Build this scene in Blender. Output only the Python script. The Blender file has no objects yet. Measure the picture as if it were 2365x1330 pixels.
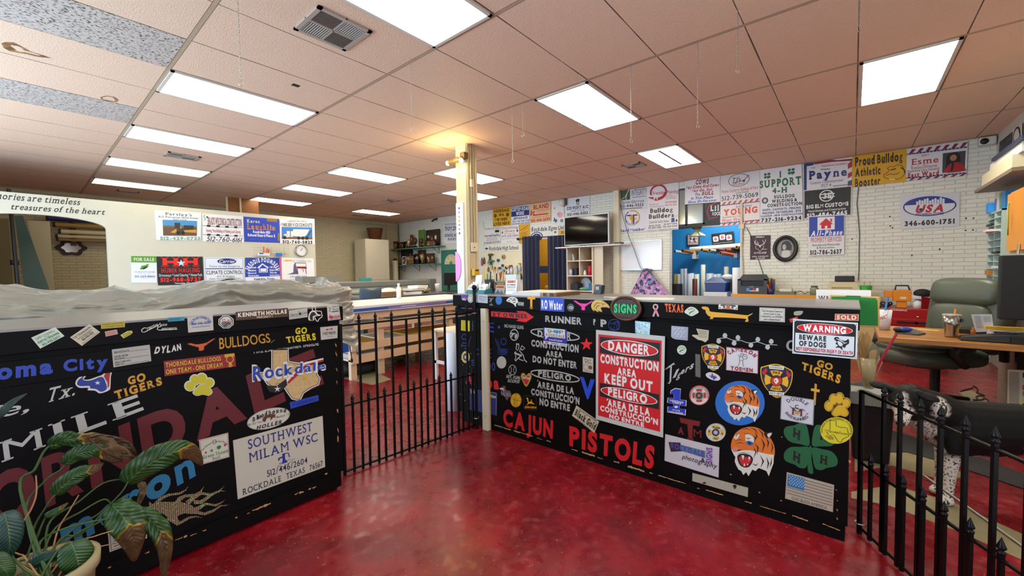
import bpy,math,random
from mathutils import Vector as V,Matrix
random.seed(7)
SC = bpy.context.scene
COL = SC.collection
R = math.radians

# ------------------------------------------------------------------ camera
YAW,PITCH,ROLL,FPX = 0.6945,-0.03943,-0.0151,946.4
CAM = V((-0.84,-3.042,1.30))
FW = V((math.cos(YAW)*math.cos(PITCH),math.sin(YAW)*math.cos(PITCH),math.sin(PITCH)))
RT = V((math.sin(YAW),-math.cos(YAW),0)); UP = RT.cross(FW)
RT,UP = RT*math.cos(ROLL)+UP*math.sin(ROLL),UP*math.cos(ROLL)-RT*math.sin(ROLL)
cd = bpy.data.cameras.new('camera'); cam = bpy.data.objects.new('camera',cd); COL.objects.link(cam)
cd.sensor_width = 36; cd.lens = FPX/2365*36; cd.clip_start = .02
m = Matrix.Identity(4)
for i in range(3): m[i][0],m[i][1],m[i][2],m[i][3] = RT[i],UP[i],-FW[i],CAM[i]
cam.matrix_world = m; SC.camera = cam

# ------------------------------------------------------------------ world, exposure, daylight
SC.view_settings.view_transform = 'Standard'; SC.view_settings.look = 'None'
SC.view_settings.gamma = 1; SC.view_settings.use_curve_mapping = False
SC.view_settings.exposure = 0.72
w = bpy.data.worlds.new('world'); SC.world = w; w.use_nodes = True
bg = w.node_tree.nodes['Background']; bg.inputs[0].default_value = (.62,.78,1,1); bg.inputs[1].default_value = 2.0
def lamp(name,kind,loc,energy,color=(1,1,1),**k):
    d = bpy.data.lights.new(name,kind); d.energy = energy; d.color = color
    o = bpy.data.objects.new(name,d); COL.objects.link(o); o.location = loc
    for a,b in k.items():
        if a == 'rot': o.rotation_euler = b
        else: setattr(d,a,b)
    return o
# daylight through the shop window on the street side
lamp('daylight_fill','AREA',(-3.5,2.2,1.25),270,(.55,.8,1),rot=(0,R(-97),0),shape='RECTANGLE',size=2.3,size_y=5.2)
lamp('daylight_fill','AREA',(-1.0,-4.75,1.3),9,(.85,.92,1),rot=(R(90),0,0),shape='RECTANGLE',size=3.4,size_y=2.1)  # added fill from behind the camera, brightens the left counter front

# ------------------------------------------------------------------ pixel -> point on a known plane
def ray(x,y): return FW+RT*((x-1182.5)/FPX)-UP*((y-665)/FPX)
def onz(x,y,z): d = ray(x,y); return CAM+d*((z-CAM.z)/d.z)
def onx(x,y,X): d = ray(x,y); return CAM+d*((X-CAM.x)/d.x)
def ony(x,y,Y): d = ray(x,y); return CAM+d*((Y-CAM.y)/d.y)
def onp(pl,x,y):
    k,a = pl
    return onx(x,y,a) if k == 'x' else ony(x,y,a) if k == 'y' else onz(x,y,a)
def crop(ox,oy,s): return lambda x,y: (ox+x/s,oy+y/s)

# ------------------------------------------------------------------ materials
MATS = {}
def lin(c): return c/12.92 if c <= .04045 else ((c+.055)/1.055)**2.4
def rgb(h):
    h = h.lstrip('#'); h = h if len(h) == 6 else ''.join(k*2 for k in h)
    return tuple(lin(int(h[i:i+2],16)/255) for i in (0,2,4))+(1,)
def nodes(name):
    mt = bpy.data.materials.new(name); mt.use_nodes = True; nt = mt.node_tree
    return mt,nt,nt.nodes['Principled BSDF']
def link(nt,a,b): nt.links.new(a,b)
def M(h,rough=.5,metal=0,spec=.5,emit=0,noise=0,nscale=8,bump=0,bscale=60,alpha=1,trans=0,sheen=0,coat=0):
    key = (h,rough,metal,spec,emit,noise,nscale,bump,bscale,alpha,trans,sheen,coat)
    if key in MATS: return MATS[key]
    mt,nt,b = nodes('mat_'+h.strip('#')); c = rgb(h)
    b.inputs['Base Color'].default_value = c; b.inputs['Roughness'].default_value = rough
    b.inputs['Metallic'].default_value = metal; b.inputs['Specular IOR Level'].default_value = spec
    b.inputs['Alpha'].default_value = alpha; b.inputs['Transmission Weight'].default_value = trans
    b.inputs['Sheen Weight'].default_value = sheen; b.inputs['Coat Weight'].default_value = coat
    if emit:
        b.inputs['Emission Color'].default_value = c; b.inputs['Emission Strength'].default_value = emit
    if noise or bump:
        g = nt.nodes.new('ShaderNodeTexCoord')
    if noise:
        n = nt.nodes.new('ShaderNodeTexNoise'); n.inputs['Scale'].default_value = nscale; n.inputs['Detail'].default_value = 6
        link(nt,g.outputs['Object'],n.inputs['Vector'])
        mx = nt.nodes.new('ShaderNodeMix'); mx.data_type = 'RGBA'
        mx.inputs['A'].default_value = tuple(min(1,v*(1+noise)) for v in c[:3])+(1,)
        mx.inputs['B'].default_value = tuple(v*(1-noise) for v in c[:3])+(1,)
        link(nt,n.outputs['Fac'],mx.inputs['Factor']); link(nt,mx.outputs['Result'],b.inputs['Base Color'])
    if bump:
        n = nt.nodes.new('ShaderNodeTexNoise'); n.inputs['Scale'].default_value = bscale; n.inputs['Detail'].default_value = 5
        link(nt,g.outputs['Object'],n.inputs['Vector'])
        bp = nt.nodes.new('ShaderNodeBump'); bp.inputs['Strength'].default_value = bump; bp.inputs['Distance'].default_value = .01
        link(nt,n.outputs['Fac'],bp.inputs['Height']); link(nt,bp.outputs['Normal'],b.inputs['Normal'])
    MATS[key] = mt
    return mt
def nd(nt,t,**k):
    n = nt.nodes.new('ShaderNode'+t)
    for a,b in k.items():
        if a[0] == '_': n.inputs[int(a[1:])].default_value = b
        else: setattr(n,a,b)
    return n
def math_(nt,op,a,b=None):
    n = nd(nt,'Math',operation=op)
    for i,v in enumerate((a,b)):
        if v is None: continue
        if isinstance(v,(int,float)): n.inputs[i].default_value = v
        else: link(nt,v,n.inputs[i])
    return n.outputs[0]
def mixc(nt,f,a,b):
    n = nd(nt,'Mix',data_type='RGBA')
    for s,v in (('Factor',f),('A',a),('B',b)):
        if isinstance(v,(tuple,float,int)): n.inputs[s].default_value = v
        else: link(nt,v,n.inputs[s])
    return n.outputs['Result']

# ------------------------------------------------------------------ mesh builder
WLOC = {}
class MB:
    def __init__(s): s.v = []; s.f = []; s.m = []; s.sm = []; s.mats = []
    def mi(s,mat):
        if isinstance(mat,str): mat = M(mat)
        if mat not in s.mats: s.mats.append(mat)
        return s.mats.index(mat)
    def add(s,vs,fs,mat,smooth=False):
        o = len(s.v); k = s.mi(mat); s.v += [V(a) for a in vs]
        for f in fs: s.f.append([i+o for i in f]); s.m.append(k); s.sm.append(smooth)
        return s
    def box(s,a,b,mat,mx=None):
        x0,y0,z0 = (min(a[i],b[i]) for i in range(3)); x1,y1,z1 = (max(a[i],b[i]) for i in range(3))
        vs = [V(p) for p in ((x0,y0,z0),(x1,y0,z0),(x1,y1,z0),(x0,y1,z0),(x0,y0,z1),(x1,y0,z1),(x1,y1,z1),(x0,y1,z1))]
        if mx: vs = [mx @ p for p in vs]
        return s.add(vs,[(0,3,2,1),(4,5,6,7),(0,1,5,4),(1,2,6,5),(2,3,7,6),(3,0,4,7)],mat)
    def hull(s,lo,hi,mat,smooth=False):      # prism between two equal rings
        n = len(lo)
        return s.add(list(lo)+list(hi),[tuple(range(n))[::-1],tuple(range(n,2*n))]+[(i,(i+1)%n,n+(i+1)%n,n+i) for i in range(n)],mat,smooth)
    def ext(s,pts,d,mat,smooth=False):        # extrude a polygon by vector d
        d = V(d); return s.hull([V(p) for p in pts],[V(p)+d for p in pts],mat,smooth)
    def tube(s,path,r,mat,n=10,closed=False,cap=True):
        P = [V(p) for p in path]; N = len(P); rs = r if isinstance(r,(list,tuple)) else [r]*N
        vs = []; prev = None
        for i,p in enumerate(P):
            t = (P[(i+1) % N]-P[i-1]) if closed else (P[min(i+1,N-1)]-P[max(i-1,0)])
            t = t.normalized() if t.length > 1e-9 else V((0,0,1))
            if prev is None:
                a = t.cross(V((0,0,1))); a = a if a.length > 1e-3 else t.cross(V((1,0,0)))
            else: a = prev-t*prev.dot(t)
            a.normalize(); prev = a; b = t.cross(a)
            for k in range(n):
                an = 2*math.pi*k/n; vs.append(p+(a*math.cos(an)+b*math.sin(an))*rs[i])
        fs = []
        for i in range(N if closed else N-1):
            j = (i+1) % N
            for k in range(n): fs.append((i*n+k,i*n+(k+1) % n,j*n+(k+1) % n,j*n+k))
        s.add(vs,fs,mat,True)
        if cap and not closed:
            s.add(vs[:n],[tuple(range(n))[::-1]],mat); s.add(vs[-n:],[tuple(range(n))],mat)
        return s
    def lathe(s,c,prof,mat,n=20,axis='z',smooth=True):   # prof: (radius, height)
        c = V(c); vs = []; fs = []
        for r,h in prof:
            for k in range(n):
                a = 2*math.pi*k/n; p = (r*math.cos(a),r*math.sin(a),h)
                if axis == 'x': p = (p[2],p[0],p[1])
                elif axis == 'y': p = (p[0],p[2],p[1])
                elif axis != 'z': p = axis @ V(p)
                vs.append(c+V(p))
        for i in range(len(prof)-1):
            for k in range(n): fs.append((i*n+k,i*n+(k+1) % n,(i+1)*n+(k+1) % n,(i+1)*n+k))
        return s.add(vs,fs,mat,smooth)
    def ball(s,c,r,mat,n=14,mx=None):
        r = (r,r,r) if not isinstance(r,(tuple,list)) else r
        vs = []; fs = []; k = n//2
        for i in range(k+1):
            a = math.pi*i/k
            for j in range(n):
                b = 2*math.pi*j/n; p = V((r[0]*math.sin(a)*math.cos(b),r[1]*math.sin(a)*math.sin(b),r[2]*math.cos(a)))
                vs.append(V(c)+(mx @ p if mx else p))
        for i in range(k):
            for j in range(n): fs.append((i*n+j,(i+1)*n+j,(i+1)*n+(j+1) % n,i*n+(j+1) % n))
        return s.add(vs,fs,mat,True)
    def grid(s,fn,nu,nv,mat,smooth=True):
        vs = [fn(i/nu,j/nv) for j in range(nv+1) for i in range(nu+1)]
        return s.add(vs,[(j*(nu+1)+i,j*(nu+1)+i+1,(j+1)*(nu+1)+i+1,(j+1)*(nu+1)+i) for j in range(nv) for i in range(nu)],mat,smooth)
    def build(s,name,parent=None,label=None,cat=None,group=None,kind=None,bevel=0,seg=2,sub=0,solid=0):
        xs = [min(p[i] for p in s.v) for i in range(3)]; ys = [max(p[i] for p in s.v) for i in range(3)]
        c = V(((xs[0]+ys[0])/2,(xs[1]+ys[1])/2,xs[2]))
        me = bpy.data.meshes.new(name); me.from_pydata([p-c for p in s.v],[],s.f)
        for mt in s.mats: me.materials.append(mt)
        me.polygons.foreach_set('material_index',s.m); me.polygons.foreach_set('use_smooth',s.sm); me.update()
        o = bpy.data.objects.new(name,me); COL.objects.link(o)
        put(o,parent,c)
        if solid:
            d = o.modifiers.new('solid','SOLIDIFY'); d.thickness = solid
        if bevel:
            d = o.modifiers.new('bevel','BEVEL'); d.width = bevel; d.segments = seg; d.limit_method = 'ANGLE'; d.harden_normals = False
        if sub:
            d = o.modifiers.new('sub','SUBSURF'); d.levels = sub; d.render_levels = sub
        return tag(o,label,cat,group,kind)
def put(o,parent,c):
    WLOC[o.name] = V(c)
    if parent:
        o.parent = parent; o.location = V(c)-WLOC[parent.name]
    else: o.location = c
def tag(o,label=None,cat=None,group=None,kind=None):
    for k,v in (('label',label),('category',cat),('group',group),('kind',kind)):
        if v: o[k] = v
    return o
def thing(name,loc,label,cat,group=None):
    o = bpy.data.objects.new(name,None); COL.objects.link(o); o.empty_display_size = .1
    put(o,None,V(loc)); return tag(o,label,cat,group)
def dup(root,loc,label=None,group=None,rot=None):
    def cp(o,par):
        c = o.copy(); COL.objects.link(c); WLOC[c.name] = WLOC[o.name]
        if par: c.parent = par
        for ch in list(o.children): cp(ch,c)
        return c
    r = cp(root,None); r.location = loc; WLOC[r.name] = V(loc)
    if rot is not None: r.rotation_euler = rot
    if label: r['label'] = label
    if group: r['group'] = group
    return r
def one(fn,name,parent=None,**k):             # a mesh object from a function that fills a builder
    b = MB(); fn(b); return b.build(name,parent,**k)

# ------------------------------------------------------------------ lettering: glyphs of the built-in font
GL = {}
def raw_glyph(ch,wt,res):
    cu = bpy.data.curves.new('g','FONT'); cu.body = ch; cu.size = 1; cu.resolution_u = res; cu.offset = wt
    o = bpy.data.objects.new('g',cu); COL.objects.link(o)
    dg = bpy.context.evaluated_depsgraph_get(); dg.update()
    me = bpy.data.meshes.new_from_object(o.evaluated_get(dg))
    vs = [(p.co.x,p.co.y) for p in me.vertices]; fs = [tuple(f.vertices) for f in me.polygons]
    bpy.data.objects.remove(o); bpy.data.curves.remove(cu); bpy.data.meshes.remove(me)
    return vs,fs
def glyph(ch,wt):
    k = (ch,wt)
    if k in GL: return GL[k]
    holes = 2 if ch in 'B8&%g' else 1 if ch in 'ADOPQRabdeopq0469' else 0; bits = 2 if ch in 'ij!:;?="' else 3 if ch == '%' else 1
    for f,res in ((1,4),(1,3),(1,2),(.8,4),(.8,3),(.6,4),(.6,3),(.6,2),(.4,4),(.4,3),(.2,3),(0,4)):
        vs,fs = raw_glyph(ch,wt*f,res)
        if len(fs) == len(vs)-2*bits+2*holes: break          # else the heavier outline crossed itself
    if not vs: vs = [(0,0),(.2,0),(0,.01)]; fs = []
    GL[k] = (vs,fs,min(p[0] for p in vs),max(p[0] for p in vs))
    return GL[k]
CAPH = None
TOPS = set('BDEFHIKLMNPRUVWXYbdhklijuvwxyprmn'); BOTS = set('AFHIKLMNPRTXYBDEfhiklmnrpqx1')
XH = set('ijuvwxyprmn')
def scan(vs,fs,y):
    iv = []
    for f in fs:
        xs = []
        for a,b in zip(f,f[1:]+f[:1]):
            (xa,ya),(xb,yb) = vs[a],vs[b]
            if (ya-y)*(yb-y) < 0: xs.append(xa+(xb-xa)*(y-ya)/(yb-ya))
        if len(xs) >= 2: iv.append((min(xs),max(xs)))
    iv.sort(); out = []
    for a,b in iv:
        if out and a <= out[-1][1]+.01: out[-1][1] = max(out[-1][1],b)
        else: out.append([a,b])
    return out
def glyph_s(ch,wt):
    k = (ch,wt,'s')
    if k in GL: return GL[k]
    vs,fs,a,b = glyph(ch,wt); vs = list(vs); fs = list(fs); t = .05; e = .07 if ch not in 'MN' else .05
    yy = []
    if ch in BOTS:
        y = min(p[1] for p in vs) if ch in 'pq' else 0
        yy.append((y,y+t,y+.03))
    if ch in TOPS:
        y = XHT if ch in XH else max(p[1] for p in vs)
        yy.append((y-t,y,y-.03))
    base = (list(vs),list(fs))
    for y0,y1,ys in yy:
        iv = scan(base[0],base[1],ys)
        for x0,x1 in (iv[:1]+iv[-1:] if ch in 'MN' else iv):
            if x1-x0 > .32 and ch in 'BDEFLPR': x1 = x0+.1
            if x1-x0 < .32:
                n = len(vs); vs += [(x0-e,y0),(x1+e,y0),(x1+e,y1),(x0-e,y1)]; fs.append((n,n+1,n+2,n+3))
    GL[k] = (vs,fs,min(p[0] for p in vs),max(p[0] for p in vs))
    return GL[k]
def layout(text,style=''):
    """-> list of (verts, faces) laid on a line, cap height 1, and total width"""
    global CAPH,XHT
    if CAPH is None:
        CAPH = max(p[1] for p in glyph('H',0)[0]); XHT = max(p[1] for p in glyph('x',0)[0])
    wt = .085 if 'o' in style else .05 if 'h' in style else .025 if 'b' in style else 0 if 'l' in style else .008
    sh = .28 if 'i' in style else 0; gap = .085+wt*.7; x = 0; out = []
    for ch in text:
        if ch == ' ': x += .26; continue
        vs,fs,a,b = (glyph_s if 's' in style else glyph)(ch,wt)
        out.append(([((p[0]-a+x+sh*p[1])/CAPH,p[1]/CAPH) for p in vs],fs,(x+(b-a)/2)/CAPH)); x += b-a+gap
    return out,max(x-gap,.05)/CAPH

class Sheet:
    """a flat thing (sticker, sign, poster): quad TL,TR,BR,BL in space, drawn on in percent coordinates"""
    def __init__(s,q,eps=.0004,mb=None,k0=0):
        s.q = [V(p) for p in q]; s.mb = mb or MB(); s.eps = eps; s.lay = []; s.k0 = k0
        c = sum(s.q,V())/4; n = (s.q[1]-s.q[0]).cross(s.q[3]-s.q[0]).normalized()
        s.n = n if n.dot(CAM-c) > 0 else -n
        s.pu = ((s.q[1]-s.q[0])+(s.q[2]-s.q[3]))/200; s.pv = ((s.q[3]-s.q[0])+(s.q[2]-s.q[1]))/200
    def P(s,u,v):
        u /= 100; v /= 100; a,b,c,d = s.q
        return (a*(1-u)+b*u)*(1-v)+(d*(1-u)+c*u)*v
    def lift(s,bb):
        k = 1+s.k0
        for l,o in s.lay:
            if bb[0] < o[2] and bb[2] > o[0] and bb[1] < o[3] and bb[3] > o[1]: k = max(k,l+1)
        s.lay.append((k,bb)); return s.n*(s.eps*k)
    def poly(s,pts,col,tri=None):
        us = [p[0] for p in pts]; vs = [p[1] for p in pts]; L = s.lift((min(us),min(vs),max(us),max(vs)))
        s.mb.add([s.P(*p)+L for p in pts],[tuple(range(len(pts)))] if tri is None else tri,col); return s
    def base(s,col,th=.0006):
        f = [p+s.n*th for p in s.q]; s.mb.hull(s.q,f,col); s.k0 += int(th/s.eps)+1; return s
    def R(s,x0,y0,x1,y1,col): return s.poly([(x0,y0),(x1,y0),(x1,y1),(x0,y1)],col)
    def E(s,cx,cy,rx,ry,col,n=28,a0=0,a1=360):
        k = n if a1-a0 >= 360 else n+1
        return s.poly([(cx+rx*math.cos(R(a0+(a1-a0)*i/n)),cy-ry*math.sin(R(a0+(a1-a0)*i/n))) for i in range(k)],col)
    def ring(s,cx,cy,rx,ry,w,col,a0=0,a1=360,n=32):
        asp = s.pu.length/max(1e-9,s.pv.length); o = []; i_ = []
        for i in range(n+1):
            a = R(a0+(a1-a0)*i/n); o.append((cx+rx*math.cos(a),cy-ry*math.sin(a))); i_.append((cx+(rx-w)*math.cos(a),cy-(ry-w*asp)*math.sin(a)))
        return s.poly(o+i_,col,[(i,i+1,n+2+i,n+1+i) for i in range(n)])
    def frame(s,x0,y0,x1,y1,w,col):
        h = w*s.pu.length/max(1e-9,s.pv.length)
        return s.poly([(x0,y0),(x1,y0),(x1,y1),(x0,y1),(x0+w,y0+h),(x1-w,y0+h),(x1-w,y1-h),(x0+w,y1-h)],col,[(0,1,5,4),(1,2,6,5),(2,3,7,6),(3,0,4,7)])
    def line(s,pts,w,col):
        asp = s.pu.length/max(1e-9,s.pv.length); o = []; N = len(pts)
        for i in range(N):
            a,b = pts[max(i-1,0)],pts[min(i+1,N-1)]; dx,dy = (b[0]-a[0])*asp,b[1]-a[1]; l = math.hypot(dx,dy) or 1
            ww = w[i] if isinstance(w,(list,tuple)) else w
            ox,oy = -dy/l*ww/2,dx/l*ww*asp/2
            o += [(pts[i][0]+ox,pts[i][1]+oy),(pts[i][0]-ox,pts[i][1]-oy)]
        return s.poly(o,col,[(2*i,2*i+1,2*i+3,2*i+2) for i in range(N-1)])
    def star(s,cx,cy,r,col,n=5,k=.4,rot=90,asp=None):
        asp = asp or s.pu.length/max(1e-9,s.pv.length)
        o = [(cx,cy)]
        for i in range(2*n):
            a = R(rot+180*i/n); q = r if i % 2 == 0 else r*k; o.append((cx+q*math.cos(a),cy-q*math.sin(a)*asp))
        return s.poly(o,col,[(0,i+1,(i+1) % (2*n)+1) for i in range(2*n)])
    def T(s,text,x0,y0,x1,y1,col,style=''):      # cap top y0, base line y1
        g,W = layout(text,style); L = s.lift((min(x0,x1),min(y0,y1),max(x0,x1),max(y0,y1)))
        for vs,fs,_ in g:
            s.mb.add([s.P(x0+(x1-x0)*a/W,y1-(y1-y0)*b)+L for a,b in vs],fs,col)
        return s
    def Q(s,text,tl,tr,br,bl,col,style=''):       # free quadrilateral
        g,W = layout(text,style); pts = (tl,tr,br,bl)
        L = s.lift((min(p[0] for p in pts),min(p[1] for p in pts),max(p[0] for p in pts),max(p[1] for p in pts)))
        for vs,fs,_ in g:
            o = []
            for a,b in vs:
                a /= W; t = [tl[i]*(1-a)+tr[i]*a for i in (0,1)]; d = [bl[i]*(1-a)+br[i]*a for i in (0,1)]
                o.append(s.P(d[0]+(t[0]-d[0])*b,d[1]+(t[1]-d[1])*b)+L)
            s.mb.add(o,fs,col)
        return s
    def A(s,text,cx,cy,rx,ry,a0,a1,h,col,style=''):    # along an ellipse, a0 -> a1 degrees, letters stand outwards (h<0: inwards)
        g,W = layout(text,style); L = s.lift((cx-rx,cy-ry,cx+rx,cy+ry)); H = abs(h)*s.pv.length
        sg = 1 if a1 < a0 else -1
        for vs,fs,mid in g:
            a = R(a0+(a1-a0)*mid/W); p = s.P(cx+rx*math.cos(a),cy-ry*math.sin(a))
            t = (s.pu*(rx*math.sin(a))+s.pv*(ry*math.cos(a)))*sg; sp = t.length*abs(R(a1-a0))/W; t.normalize()
            up = s.pu*math.cos(a)-s.pv*math.sin(a); up = (up-t*up.dot(t)).normalized()*sg
            kx = min(H,sp) if W else H
            s.mb.add([p+t*((x-mid)*sp)+up*(y*H)+L for x,y in vs],fs,col)
        return s
def quad(pl,*pts): return [onp(pl,*p) for p in pts]
def txt(pl,text,tl,tr,br,bl,col,style='',off=.0008,mb=None):      # loose vinyl lettering straight on a surface
    s = Sheet(quad(pl,tl,tr,br,bl),off,mb); s.T(text,0,0,100,100,col,style); return s.mb
class Pix(Sheet):
    """draws on plane pl in the pixel frame of a detail view, so marks keep the shape they have on the surface"""
    def __init__(s,pl,cf,ref,eps=.0005,mb=None,k0=0):
        s.pl,s.cf = pl,cf; s.mb = mb or MB(); s.eps = eps; s.lay = []; s.k0 = k0
        p = s.P(*ref); s.pu = (s.P(ref[0]+4,ref[1])-p)/4; s.pv = (s.P(ref[0],ref[1]+4)-p)/4
        n = s.pu.cross(s.pv).normalized(); s.n = n if n.dot(CAM-p) > 0 else -n
    def P(s,u,v): return onp(s.pl,*s.cf(u,v))
    def slab(s,pts,col,th=.0006):
        f = [s.P(*p)+s.n*th for p in pts]; s.k0 = max(s.k0,int(th/s.eps)+1); s.mb.hull([p-s.n*th for p in f],f,col); return s

# ================================================================== SETTING
CE = 2.981; XE,YN,YS,XW = 7.4,8.8,-4.46,-3.2
TX,TY = 1.2192,.6096
# floor: stained and worn red epoxy over concrete
mt,nt,b = nodes('red_epoxy_floor'); g = nd(nt,'TexCoord')
n1 = nd(nt,'TexNoise'); n1.inputs['Scale'].default_value = 3.2; n1.inputs['Detail'].default_value = 10; n1.inputs['Roughness'].default_value = .65
n2 = nd(nt,'TexNoise'); n2.inputs['Scale'].default_value = 85; n2.inputs['Detail'].default_value = 3
n3 = nd(nt,'TexNoise'); n3.inputs['Scale'].default_value = 130; n3.inputs['Detail'].default_value = 2
n4 = nd(nt,'TexNoise'); n4.inputs['Scale'].default_value = 19; n4.inputs['Detail'].default_value = 8
for n in (n1,n2,n3,n4): link(nt,g.outputs['Object'],n.inputs['Vector'])
r1 = nd(nt,'MapRange',_1=.38,_2=.62); link(nt,n1.outputs['Fac'],r1.inputs[0])
c = mixc(nt,r1.outputs[0],rgb('#640812'),rgb('#8a1520'))
r4 = nd(nt,'MapRange',_1=.55,_2=.78,_3=0,_4=.35); link(nt,n4.outputs['Fac'],r4.inputs[0])
c = mixc(nt,r4.outputs[0],c,rgb('#b05056'))
r2 = nd(nt,'MapRange',_1=.70,_2=.73); link(nt,n2.outputs['Fac'],r2.inputs[0])
c = mixc(nt,math_(nt,'MULTIPLY',r2.outputs[0],.55),c,rgb('#e0b8a8'))
link(nt,c,b.inputs['Base Color'])
rr = nd(nt,'MapRange',_1=.3,_2=.7,_3=.2,_4=.42); link(nt,n4.outputs['Fac'],rr.inputs[0]); link(nt,rr.outputs[0],b.inputs['Roughness'])
bp = nd(nt,'Bump'); bp.inputs['Strength'].default_value = .08; bp.inputs['Distance'].default_value = .01
link(nt,n4.outputs['Fac'],bp.inputs['Height']); link(nt,bp.outputs['Normal'],b.inputs['Normal'])
FLOORM = mt
one(lambda b: b.box((XW-.1,YS-.1,-.12),(10.2,YN+.1,0),FLOORM),'floor',kind='structure')
# worn strips where the paint is gone
PATCH = M('#8c8464',.35,noise=.25,nscale=14)
def strip(pts,h=.0012):
    q = [onz(x,y,0) for x,y in pts]; one(lambda b: b.ext([V((p.x,p.y,.0001)) for p in q],(0,0,h),PATCH),'floor',kind='structure')
strip([(795,862),(850,852),(905,876),(860,889),(795,874)])
strip([(1966,1150),(2055,1168),(2220,1230),(2365,1295),(2365,1235),(2200,1160),(2060,1120),(1966,1136)])
strip([(1972,995),(2040,990),(2200,1080),(2235,1100),(2180,1110),(2060,1075),(1974,1090)],.0011)
strip([(2215,905),(2245,902),(2300,938),(2240,930)])
one(lambda b: [b.ext([onz(x,y,0)+V((0,0,.0015)) for x,y in p],(0,0,.004),M('#26282a',.85,bump=.3,bscale=120)) for p in ([(2042,990),(2110,1010),(2240,1050),(2365,1095),(2365,1130),(2200,1075),(2095,1045),(2038,1045)],)],'floor_mat',label='dark grey floor mat lying under the black and white dog',cat='mat')

# painted brick
def brick(name,a,b_,mort,axes,stain=0.0):
    mt,nt,bs = nodes(name); g = nd(nt,'TexCoord'); sp = nd(nt,'SeparateXYZ'); link(nt,nt_geo(nt),sp.inputs[0])
    cb = nd(nt,'CombineXYZ'); link(nt,sp.outputs[axes[0]],cb.inputs[0]); link(nt,sp.outputs[axes[1]],cb.inputs[1])
    br = nd(nt,'TexBrick'); br.inputs['Scale'].default_value = 1; br.inputs['Mortar Size'].default_value = .0045; br.inputs['Mortar Smooth'].default_value = .4
    br.inputs['Brick Width'].default_value = .205; br.inputs['Row Height'].default_value = .056
    br.inputs['Color1'].default_value = rgb(a); br.inputs['Color2'].default_value = rgb(b_); br.inputs['Mortar'].default_value = rgb(mort)
    link(nt,cb.outputs[0],br.inputs['Vector'])
    n = nd(nt,'TexNoise'); n.inputs['Scale'].default_value = 18; n.inputs['Detail'].default_value = 6; link(nt,cb.outputs[0],n.inputs['Vector'])
    n2 = nd(nt,'TexNoise'); n2.inputs['Scale'].default_value = 6; n2.inputs['Detail'].default_value = 8; link(nt,cb.outputs[0],n2.inputs['Vector'])
    rg = nd(nt,'MapRange',_1=.62,_2=.8,_3=0,_4=.22); link(nt,n2.outputs['Fac'],rg.inputs[0])
    link(nt,mixc(nt,rg.outputs[0],br.outputs['Color'],rgb('#9c8a6c')),bs.inputs['Base Color'])
    bs.inputs['Roughness'].default_value = .55
    h = math_(nt,'ADD',math_(nt,'MULTIPLY',br.outputs['Fac'],-1.0),math_(nt,'MULTIPLY',n.outputs['Fac'],.7))
    bp = nd(nt,'Bump'); bp.inputs['Strength'].default_value = .8; bp.inputs['Distance'].default_value = .008
    link(nt,h,bp.inputs['Height']); link(nt,bp.outputs['Normal'],bs.inputs['Normal'])
    return mt
def nt_geo(nt): return nd(nt,'NewGeometry').outputs['Position']
BRICK = brick('white_painted_brick','#e4e6da','#dddfd2','#cccec0',(1,2))
BRICKN = brick('cream_painted_brick','#cfc9a6','#c8c19c','#b3ab86',(0,2))
CREAM = M('#ded6b8',.5,noise=.05); WHITE = M('#e9e7e0',.5,noise=.03)
yA,yB = onx(1709,600,XE).y,onx(1546,600,XE).y          # opening to the blue room
yC,yD = onx(1306,600,XE).y,onx(1222,600,XE).y          # curtained doorway
zT = 2.84; zB = onx(1600,520,XE).z; zD = onx(1255,546,XE).z
def wall_e(b):
    for y0,y1,z0,z1 in ((YS-.1,yA,0,CE),(yA,yB,zT,CE),(yB,yC,0,CE),(yC,yD,zD,CE),(yD,YN+.1,0,CE)):
        b.box((XE,y0,z0),(XE+.16,y1,z1),BRICK)
one(wall_e,'wall_east',kind='structure')
one(lambda b: b.box((XW-.1,YN,0),(XE+.16,YN+.1,CE),BRICKN),'wall_north',kind='structure')
def wall_s(b):
    for x0,x1,z0,z1 in ((XW-.1,-2.7,0,CE),(-2.7,.7,0,.25),(-2.7,.7,2.4,CE),(.7,XE,0,CE)): b.box((x0,YS-.1,z0),(x1,YS,z1),M('#c9c6bc',.6,noise=.05))
one(wall_s,'wall_south',kind='structure')
def win_s(b):
    for x in (-2.7,-1.6,-.45,.65): b.box((x,YS-.08,.25),(x+.05,YS-.02,2.4),'#8c8f92')
    for z in (.25,2.35): b.box((-2.7,YS-.08,z),(.7,YS-.02,z+.05),'#8c8f92')
one(win_s,'added_window',kind='structure')  # unseen opening added in the south wall to let the fill lamp in
def wall_w(b):
    for y0,y1,z0,z1 in ((YS,-.6,0,CE),(-.6,5.0,0,.25),(-.6,5.0,2.4,CE),(5.0,YN,0,CE)): b.box((XW-.1,y0,z0),(XW,y1,z1),M('#cfcabb',.6))
one(wall_w,'wall_west',kind='structure')
def win_w(b):
    for y in (-.6,.78,2.18,3.58,4.95): b.box((XW-.08,y,.25),(XW-.02,y+.05,2.4),'#8c8f92')
    for z in (.25,2.35): b.box((XW-.08,-.6,z),(XW-.02,5,z+.05),'#8c8f92')
one(win_w,'window_1',kind='structure')

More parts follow.
